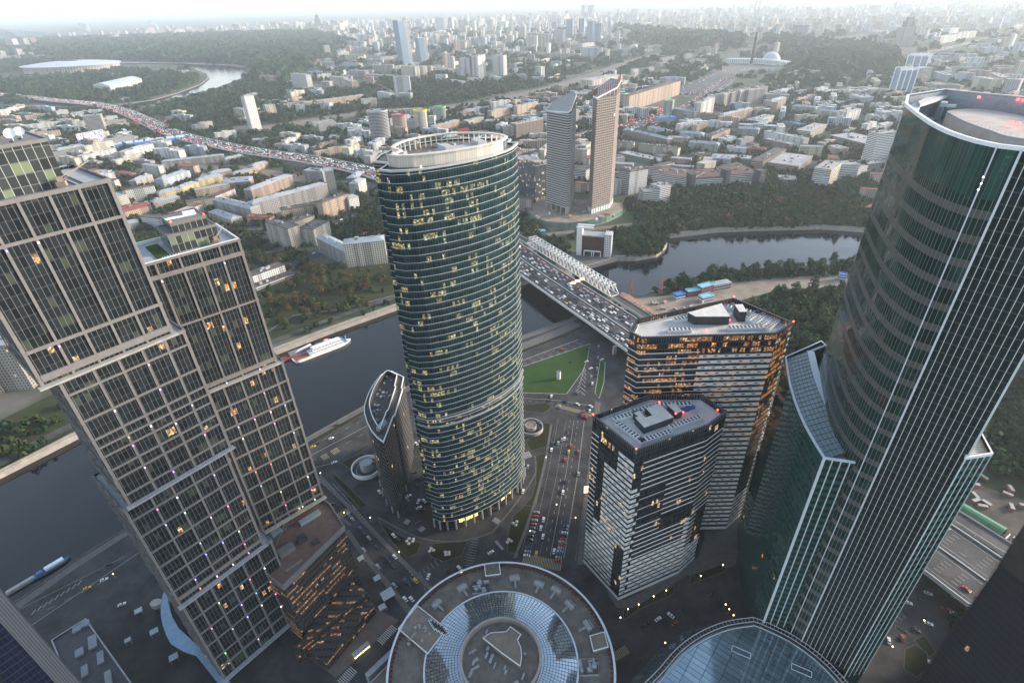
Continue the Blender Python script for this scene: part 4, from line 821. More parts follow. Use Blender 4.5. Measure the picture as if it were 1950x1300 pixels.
b=MB(); b.box((*f_(4,0),-3.3),(40,9.4,2.6),rz); b.build('lower_cabin',BWN,t); b=MB(); b.box((*f_(5,.3),-.7),(34,7.6,2.6),rz); b.build('upper_cabin',BWN,t)
boxl('roof_canopy',f_,5,1.2,1.9,31,6.8,.25,rz,plain('canopy_white',(.7,.71,.72)),t); boxl('aft_deck',f_,-23,0,-3.2,17,10.2,.3,rz,M_RD,t); boxl('fore_deck',f_,25,0,-3.2,6,8.4,.5,rz,M_BL,t); boxl('wheelhouse',f_,22.5,0,-.7,4,5.4,2.2,rz,M_BL,t); boxl('mast',f_,28,0,-.7,.3,.3,4,rz,M_BW,t); boxl('funnel',f_,-11,0,-.7,2,2,2.6,rz,M_BW,t)
b=MB()
for k in range(40): b.bar((*f_(-30+k*1.5,5.6),-3.2),(*f_(-30+k*1.5,5.6),-2.1),.06); b.bar((*f_(-30+k*1.5,-5.6),-3.2),(*f_(-30+k*1.5,-5.6),-2.1),.06)
b.bar((*f_(-30,5.6),-2.1),(*f_(26,5.6),-2.1),.07); b.bar((*f_(-30,-5.6),-2.1),(*f_(26,-5.6),-2.1),.07); b.build('railing',M_BW,t)
t=thing('landing_stage','dark red floating landing stage between the white cruise boat and the quay','pontoon',(-245,525,-6))
pc_=f_(-26,13); b=MB(); b.box((*f_(-22,11.5),-6),(54,8,2.4),rz); b.build('pontoon',M_RD,t); b=MB(); b.box((*f_(-20,11.8),-3.6),(26,6,3),rz); b.box((*f_(5,12),-3.6),(16,4,2),rz); b.build('cabin',plain('grey_deck',(.16,.17,.19)),t)
b=MB(); q=[(*f_(-28,7.8),-.4),(*f_(-8,8.6),1.4),(*f_(-8,13),1.4),(*f_(-22,12.6),-.4)]; b.face(q); b.face([(x,y,z-.15) for x,y,z in reversed(q)]); b.build('sun_sail',M_BW,t)
b=MB(); b.prism([tuple(Vector(f_(9,9.5))+Vector((3.8*math.cos(a_),3.8*math.sin(a_)))) for a_ in [k*.393 for k in range(16)]],-.2,.3); b.build('round_sign',plain('sign_red',(.55,.08,.08)),t)
b=MB(); b.prism([tuple(Vector(f_(9,9.5))+Vector((2.4*math.cos(a_),2.4*math.sin(a_)))) for a_ in [k*.393 for k in range(16)]],.3,.4); b.build('sign_centre',plain('sign_pink',(.75,.45,.45)),t)
b=MB(); b.box((*f_(16,11),-3),(9,3,.3),rz); b.box((*f_(13,12.5),-3),(5,4,.3),rz); b.build('gangway',M_BW,t)
a=at(71,1103,-5); c2=at(133,1066,-5); c=((a.x+c2.x)/2-3,(a.y+c2.y)/2+2); rz=math.atan2(c2.y-a.y,c2.x-a.x); L=(c2-a).length+3
t=thing('small_river_boat','small blue-white river boat moored at the near embankment','boat',(*c,-6)); b=MB(); f_=hull(b,c,L,5,1.6,rz,-6); b.build('hull',plain('boat_navy',(.08,.15,.22)),t)
boxl('cabin',f_,2,0,-4.5,L*.5,3.2,1.8,rz,plain('boat_paleblue',(.62,.72,.78)),t); boxl('aft_cabin',f_,-L*.3,0,-4.5,3,3,1.4,rz,M_BL,t)
c=at(38,1112,-4); t=thing('floating_pier','grey floating pier behind the small river boat','pier',(c.x,c.y,-6)); b=MB(); b.box((c.x,c.y,-6),(16,3.6,1.6),rz); b.build('pier_deck',M_GREY,t); b=MB(); b.box((c.x,c.y,-4.4),(15,2.6,.6),rz); b.build('pier_roof',M_CONC,t)
# ================================================================ small near structures
t=thing('advertising_drum','white upright advertising drum standing on the green lawn','billboard',(*at(1064,722).to_2d(),0)); p=at(1064,721)
b=MB(); b.bar((p.x,p.y,.1),(p.x,p.y,8.6),2.,n=20); b.build('drum',M_WHITE,t,smooth=False); b=MB(); b.bar((p.x,p.y,8.62),(p.x,p.y,8.8),1.5,n=16); b.build('drum_top',M_DARK,t)
for (cx_,cy_),Rr,rd,hd,lab,col in (((14,366.5),10.6,4.8,5,'open round ramp with a pale drum right of the curved green tower',M_CONC),((-121,325),12.4,5.2,8,'white edged spiral ramp around a drum left of the leaf-shaped block',M_WHITE)):
    t=thing('spiral_ramp',lab,'ramp',(cx_,cy_,0)); cc=(cx_,cy_)
    b=MB(); b.wall(circ(Rr,48,cc),.1,3.6); b.wall(list(reversed(circ(Rr-.7,48,cc))),.1,3.6); b.ring(cc,Rr-.7,Rr,3.6,48); b.build('outer_wall',col,t)
    b=MB(); b.ring(cc,rd,Rr-.7,.6,48); b.build('ramp_surface',M_AS2,t); b=MB(); b.ring(cc,(rd+Rr)/2-.2,(rd+Rr)/2+.2,.62,48); b.build('marking',M_MARK,t)
    b=MB(); b.wall(circ(rd,32,cc),.1,hd); b.ring(cc,rd-.6,rd+.1,hd,32); b.build('drum',M_CONC,t); b=MB(); b.cap(circ(rd-.5,32,cc),hd-.4); b.build('drum_roof',plain('tan_roof',(.2,.165,.135)) if hd==5 else M_GREY,t)
PARS=[(779,1024),(787,1025),(774.5,1029),(786,1029.6),(778.5,1033.7),(820.6,1042.7),(825.3,1046.3),(818,1048),(984,992),(977,995),(982.4,998.7),(968.7,1026),(973.4,1029),(966,1031.5),(848,1050),(855,1050),(849,1055),(855,1054)]
pr=None
for i,(x,y) in enumerate(PARS):
    p=at(x,y,2.5)
    if not pr:
        pr=thing('parasol','','parasol',(p.x,p.y,.15)); b=MB(); n_=10
        for k in range(n_):
            a_,c_=2*math.pi*k/n_,2*math.pi*(k+1)/n_; b.face([(p.x,p.y,2.9),(p.x+1.2*math.cos(a_),p.y+1.2*math.sin(a_),2.3),(p.x+1.2*math.cos(c_),p.y+1.2*math.sin(c_),2.3)])
        b.build('canopy',plain('parasol_cloth',(.42,.40,.36)),pr); b=MB(); b.bar((p.x,p.y,.2),(p.x,p.y,2.9),.06); b.build('pole',M_GREY,pr); o=pr
    else: o=copy_tree(pr,(p.x,p.y,.15))
    o['group']='parasols on the planted beds'; o['label']='round pale parasol on the beds below the curved green tower'
def pavilion(x,y,w_,d_,h,rz,lab,mat=None,cat='kiosk'):
    p=at(x,y,h); t=thing('glass_canopy',lab,cat,(p.x,p.y,0)); b=MB(); b.box((p.x,p.y,h-.4),(w_,d_,.5),rz); b.build('roof',mat or plain('canopy_grey',(.36,.40,.42),.4,.1,.5),t)
    b=MB(); ca,sa=math.cos(rz),math.sin(rz)
    for i in (-.42,.42):
        for j in (-.42,.42): b.bar((p.x+ca*i*w_-sa*j*d_,p.y+sa*i*w_+ca*j*d_,.1),(p.x+ca*i*w_-sa*j*d_,p.y+sa*i*w_+ca*j*d_,h-.3),.15)
    b.build('frame',M_GREY,t)
for k,(x,y,s_,lab) in enumerate(((263,1161.7,4.2,'square glass canopy, highest of the four left of the stacked towers'),(293,1200.8,4.4,'square glass canopy, second down of the four left of the stacked towers'),(330,1249.6,4.6,'square glass canopy, lowest of the four left of the stacked towers'),(242.5,1217.6,3.2,'dim square glass canopy farthest left of the four'),
    (686.8,1061.8,4.,'square glass canopy by the street, topmost beside the shop podium'),(717.8,1099.5,4.4,'square glass canopy by the street, second of four beside the shop podium'),(738,1130,8,'largest square glass canopy beside the street under the shop podium'),(727.8,1154.7,4.4,'square glass canopy, lowest of four beside the shop podium'))): pavilion(x,y,s_,s_*.85,3.5,.6,lab)
p=at(1118,934,6); t=thing('video_billboard','lit pinkish video board standing by the street left of the lower striped block','billboard',(p.x,p.y,0)); 
b=MB(); b.box((p.x,p.y,4),(5,.6,7),.15); b.build('screen',lamp('video_pink',(1,.55,.42),.7),t); b=MB(); b.box((p.x,p.y+.4,.1),(.8,.5,5),.15); b.build('post',M_GREY,t); b=MB(); b.box((p.x,p.y+.45,3.8),(5.4,.4,7.4),.15); b.build('frame',M_DARK,t)
p=at(687,1235,3); t=thing('lit_pavilion','long glass pavilion glowing yellow on the brick plaza','kiosk',(p.x,p.y,0)); rz=math.atan2((at(707,1214)-at(667,1247)).y,(at(707,1214)-at(667,1247)).x)
b=MB(); b.box((p.x,p.y,.1),(10,2.6,2.6),rz); b.build('glass_body',facade('pav_glass',2.6,1.2,.85,.6,wall=(.06,.05,.04),glass=(.05,.05,.04),lit=.9,litc=((1,.75,.2),(1,.85,.4)),es=2.4,grough=.2),t); b=MB(); b.box((p.x,p.y,2.7),(10.6,3.2,.25),rz); b.build('roof',M_GREY,t)
q=[(316,1116),(309,1135),(306,1150),(306,1170),(310,1190),(316,1208),(325,1225),(350,1240),(373,1247),(430,1318),(446,1306),(385,1238),(362,1215),(340,1195),(327,1172),(320,1145)]; p=at(340,1200,9)
t=thing('curved_canopy','long curved pale blue metal canopy at the foot of the stacked towers','canopy',(p.x,p.y,0)); b=MB(); w9=[tuple(at(x,y,9).to_2d()) for x,y in q]; b.prism(w9,8.2,9); b.build('roof',plain('canopy_blue',(.20,.30,.42),.4,.12,.3),t); b=MB(); b.wall(offpoly(w9,-1.5),.1,8.2); b.build('wall',M_DARK,t)
p=at(296,1145,10); t=thing('round_roofed_kiosk','rounded grey-white roof beside the curved blue canopy','kiosk',(p.x,p.y,0)); b=MB(); b.prism([(p.x+3.6*math.cos(k*.393),p.y+2.6*math.sin(k*.393)) for k in range(16)],6,9.4); b.build('roof',M_CONC,t); b=MB(); b.wall([(p.x+3*math.cos(k*.393),p.y+2.1*math.sin(k*.393)) for k in range(16)],.1,6.); b.build('wall',M_DARK,t)
# bottom-left: column of the neighbouring tower, low block
p0=at(62,1195,100); 
t=thing('ribbed_tower','ribbed grey corner of a neighbouring tower at the bottom left edge','skyscraper',(p0.x,p0.y,0))
ca_=Vector((p0.x,p0.y)); dx=Vector((-.62,-.78)); nx=Vector((-.78,.62))
RIB=facade('ribbed_metal',60,.9,.6,1.01,wall=(.10,.105,.115),glass=(.17,.17,.18),grough=.5,gvar=.1,wr=.5)
b=MB(); q=[tuple(ca_),tuple(ca_+dx*6.),tuple(ca_+dx*6+nx*5),tuple(ca_+nx*5)]; b.wall(q,.1,190); b.cap(q,190); b.build('corner_column',RIB,t)
b=MB(); q=[tuple(ca_+dx*6.2-nx*-.5),tuple(ca_+dx*40+nx*.5),tuple(ca_+dx*40+nx*30),tuple(ca_+dx*6.2+nx*30)]; b.wall(q,.1,189); b.build('glass_facade',facade('navy_glass',4,1.5,.9,.8,wall=(.03,.035,.05),glass=(.008,.012,.03),lit=.05,litc=((1,.5,.2),(1,.7,.3)),es=.8,grough=.1),t)
c_=[tuple(at(x,y,14).to_2d()) for x,y in ((98,1218),(163,1177),(250,1300),(300,1380),(180,1420))]; t=thing('low_plant_building','low grey building with patchy pale roof panels at the bottom left','building',(*c_[0],0)); b=MB(); b.prism(c_,.1,13.4); b.build('body',M_DARK,t)
b=MB(); b.wall(offpoly(c_,.2),12.8,14.2); b.cap(offpoly(c_,.2),14.2,0,(offpoly(c_,-.5),)); b.build('parapet',M_GREY,t)
for x,y,l,w_ in ((145,1195,4,4),(161,1185,4,4),(150,1240,5,4),(175,1220,9,4),(190,1250,8,3),(160,1275,7,3),(205,1290,10,3)):
    p=at(x,y,15); b=MB(); b.box((p.x,p.y,13.4),(l,w_,1.4),-.95); b.build('roof_panel',plain('panel_dim',(.22,.24,.27)),t)
dq=[tuple(at(x,y,120).to_2d()) for x,y in ((1905,1072),(1960,985),(2080,1040),(2060,1200))]
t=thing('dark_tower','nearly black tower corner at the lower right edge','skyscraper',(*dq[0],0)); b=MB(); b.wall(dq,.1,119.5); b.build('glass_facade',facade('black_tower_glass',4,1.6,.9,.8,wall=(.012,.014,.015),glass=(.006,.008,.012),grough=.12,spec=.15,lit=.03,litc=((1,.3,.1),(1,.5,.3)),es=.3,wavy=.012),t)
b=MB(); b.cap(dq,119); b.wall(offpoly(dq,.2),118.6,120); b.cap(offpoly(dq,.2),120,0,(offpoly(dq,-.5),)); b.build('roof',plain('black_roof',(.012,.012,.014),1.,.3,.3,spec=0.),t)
# green barrel roof station, lower right
A_,B_,C_=at(1842,952,10),at(1925,1000,10),at(1827,985,3); t=thing('arched_shed','green ribbed arched roof shed beside the motorway at the right edge','shed',(A_.x,A_.y,0)); ax=(B_-A_).to_2d(); Ln=ax.length; ax=ax/Ln; nn=Vector((ax.y,-ax.x))
if nn.y>0: nn=-nn
b=MB(); k_=10; a0_=A_.to_2d()
for i in range(24):
    for j in range(k_):
        th0,th1=math.pi*j/k_,math.pi*(j+1)/k_; f0=lambda th: (nn*(7-7*math.cos(th)),10*math.sin(th)**.8+.2)
        (o0,z0_),(o1_,z1_)=f0(th0),f0(th1); s0,s1=ax*(Ln*i/24),ax*(Ln*(i+.9)/24)
        b.face([(*(a0_+o0+s0),z0_),(*(a0_+o0+s1),z0_),(*(a0_+o1_+s1),z1_),(*(a0_+o1_+s0),z1_)])
b.build('arched_roof',plain('green_roof',(.06,.20,.11),.5,.15,.4),t)
b=MB()
for k in range(4): b.box((*(a0_+ax*(Ln+2+k*2.5)+nn*7),.1),(.6,16,3),math.atan2(ax.y,ax.x)); 
b.build('end_frames',M_WHITE,t)
# street lamps by the blocks
lp=None; g_n='street lamps with glowing heads around the tall blocks'
for i,(x,y) in enumerate(((1334.6,1095.8),(1268.8,1123.5),(1244.8,1134.5),(1216.4,1150),(1196,1158.8),(1181.6,1175),(1377,1075),(1267,1222.7),(1382,1150),(1388.8,1159),(1397,1170.3),(705,985),(760,1050),(1096,985),(1040,870),(215,1092),(610,900),(655,975),(1010,1010),(1060,960),(1700,1230),(1760,1180))):
    p=at(x,y,5)
    if not lp:
        lp=thing('street_lamp','','street lamp',(p.x,p.y,.1)); b=MB(); b.bar((p.x,p.y,.1),(p.x,p.y,5),.08,n=6); b.build('post',M_GREY,lp); b=MB(); b.box((p.x,p.y,4.8),(.5,.5,.35)); b.build('lamp_head',lamp('lamp_warm',(1,.62,.28),6),lp); o=lp
    else: o=copy_tree(lp,(p.x,p.y,.1))
    o['group']=g_n; o['label']='slim street lamp with a warm glowing head near the big towers'
# ================================================================ buildings of the middle distance
CC={'w':(.64,.64,.62),'cr':(.58,.53,.43),'pk':(.42,.30,.25),'or':(.48,.36,.27),'yl':(.60,.47,.22),'gy':(.33,.32,.31),'br':(.26,.19,.16),'rb':(.28,.10,.08),'bl':(.26,.34,.42),'dk':(.06,.065,.075),'gn':(.30,.36,.32),'bg':(.42,.38,.33),'lb':(.50,.55,.60)}
CN={'w':'white','cr':'cream','pk':'pinkish brown','or':'sandy pink','yl':'yellow','gy':'grey','br':'brown','rb':'brick red','bl':'blue-grey','dk':'dark glass','gn':'pale green','bg':'beige','lb':'pale blue'}
W_APT=facade('apartment_wall',3.2,3.1,.42,.5,strp=.45,glass=(.03,.035,.04),lit=.03,litc=((1,.6,.25),(1,.8,.5)),es=1.,grough=.25,wr=.9)
W_BAN=facade('banded_wall',3.4,2.,1.1,.46,glass=(.03,.04,.05),lit=.04,litc=((1,.6,.25),(1,.8,.5)),es=.8,grough=.2,wr=.85)
W_PAN=facade('panel_wall',3.0,6.,.62,.52,strp=.5,glass=(.05,.055,.06),grough=.3,wr=.9)
W_GLS=facade('curtain_wall',3.8,1.8,.9,.8,glass=(.05,.06,.07),lit=.16,litc=((1,.6,.25),(1,.8,.5)),es=.7,grough=.12,wr=.6)
RM={'g':plain('metal_roof_bluegrey',(.28,.31,.335),.55,.2,.06),'d':plain('bitumen_roof',(.10,.095,.09),.95,.3,.06),'b':plain('brown_roof',(.13,.08,.07),.9,.3,.05),'p':plain('pale_slab_roof',(.34,.33,.32),.9,.25,.06),'r':plain('red_metal_roof',(.22,.07,.05),.7,.3,.05),'n':plain('turquoise_roof',(.22,.50,.62),.5,.1,.1),'u':plain('blue_roof',(.06,.18,.50),.5,.1,.1)}
WM={'a':W_APT,'b':W_BAN,'p':W_PAN,'g':W_GLS}
OR={'a':(0,0),'b':(480,0),'c':(960,0),'d':(1450,0),'e':(0,230),'f':(200,300),'g':(950,260),'h':(1250,250)}
LM=[(845,300,'the curved green tower'),(1062,290,'the white banded tower'),(1145,290,'the unfinished concrete tower'),(1090,510,'the white truss bridge'),(1435,100,'the tall obelisk'),(785,90,'the tall slanted glass tower'),(603,50,'the far spired tower'),(1727,65,'the stepped spired tower'),(110,130,'the round stadium'),(482,210,'the thin white tower'),(725,245,'the dark oval tower'),(290,305,'the blue roofed shed'),(1672,285,'the big white slab'),(1440,345,'the wooded river bank'),(660,440,'the river park'),(1115,80,'the far tower cluster'),(1740,140,'the blue framed towers'),(1230,230,'the sandy pink slab'),(540,400,'the riverside tan blocks'),(1350,590,'the lit striped block')]
CIRC=[]   # occupied spots (x, y, r)
BL=[]
def relation(px,py):
    d,x,y,n_=min((((px-x)**2+((py-y)*1.3)**2)**.5,x,y,n_) for x,y,n_ in LM)
    if abs(px-x)>abs(py-y)*.9: return ('left of ' if px<x else 'right of ')+n_
    return ('beyond ' if py<y else 'below ')+n_
def bld(cr_,x0,y0,x1,y1,yt,dep,wc,rc='g',wm='a',pit=None,lab=None,cat='building',extra=True):
    ox,oy=OR[cr_]; k=1/3.824; X0,Y0,X1,Y1,YT=ox+x0*k,oy+y0*k,ox+x1*k,oy+y1*k,oy+yt*k
    p0=at(X0,Y0).to_2d(); p1=at(X1,Y1).to_2d(); h=max(4,top_z(X0,Y0,YT)); d=(p1-p0); L=d.length; d=d/L; nn=Vector((-d.y,d.x))
    if nn.y<0: nn=-nn
    poly=[tuple(p0),tuple(p1),tuple(p1+nn*dep),tuple(p0+nn*dep)]; c=(p0+p1+nn*dep)/2+0*d; c=(p0+p1)/2+nn*dep/2
    cx_,cy_=proj(c.x,c.y,h/2); size='tall' if h>55 else ('low' if h<13 else ('long' if L>110 else ''))
    t=thing('apartment_block' if wm in 'ap' else 'office_building',None,cat,(c.x,c.y,0)); t['_k']=(size,CN[wc]); BL.append((t,cx_,cy_,size,CN[wc],lab,wm,rc))
    b=MB(); b.wall(poly,0,h); col=CC[wc]; v=R.uniform(.9,1.1); b.build('wall',WM[wm],t,color=tuple(min(1,q*v) for q in col))
    pit=pit if pit is not None else (rc in 'gr' and h<40 and dep<24)
    b=MB(); o=offpoly(poly,.5)
    if pit:
        i=[Vector(p) for p in o]; m0=(i[0]+i[3])/2; m1=(i[1]+i[2])/2; ax_=(m1-m0).normalized()*min(dep*.5,L*.3); m0=m0+ax_; m1=m1-ax_; hh=h+min(4.,dep*.22)
        b.face([(*i[0],h),(*i[1],h),(*m1,hh),(*m0,hh)]); b.face([(*i[2],h),(*i[3],h),(*m0,hh),(*m1,hh)]); b.face([(*i[1],h),(*i[2],h),(*m1,hh)]); b.face([(*i[3],h),(*i[0],h),(*m0,hh)])
        b.wall(o,h-.5,h); topz=h+1
    else:
        b.wall(o,h-.4,h+.8); b.cap(o,h+.8,0,(offpoly(poly,-.4),)); b.cap(offpoly(poly,-.4),h+.15); topz=h
    ro=b.build('roof',RM[rc],t)
    if extra and L*dep>500 and cy_>60:
        for k_ in range(min(8,3+int(L/20))):
            b=MB(); s_=R.uniform(.1,.9)*L; q=p0+d*s_+nn*dep*R.uniform(.3,.7); sz=R.uniform(1.8,min(5.5,dep*.3)); b.box((*q,topz),(sz*R.uniform(.8,1.6),sz*.8,R.uniform(1.5,4)),math.atan2(d.y,d.x)); b.build('roof_cabin',RM[R.choice('pdg')],ro)
    CIRC.append((c.x,c.y,(L+dep)*.36+8)); 
    if L>dep*2.5:
        for s_ in (.15,.85): q=p0.lerp(p1,s_)+nn*dep/2; CIRC.append((q.x,q.y,dep*.8+10))
    return t
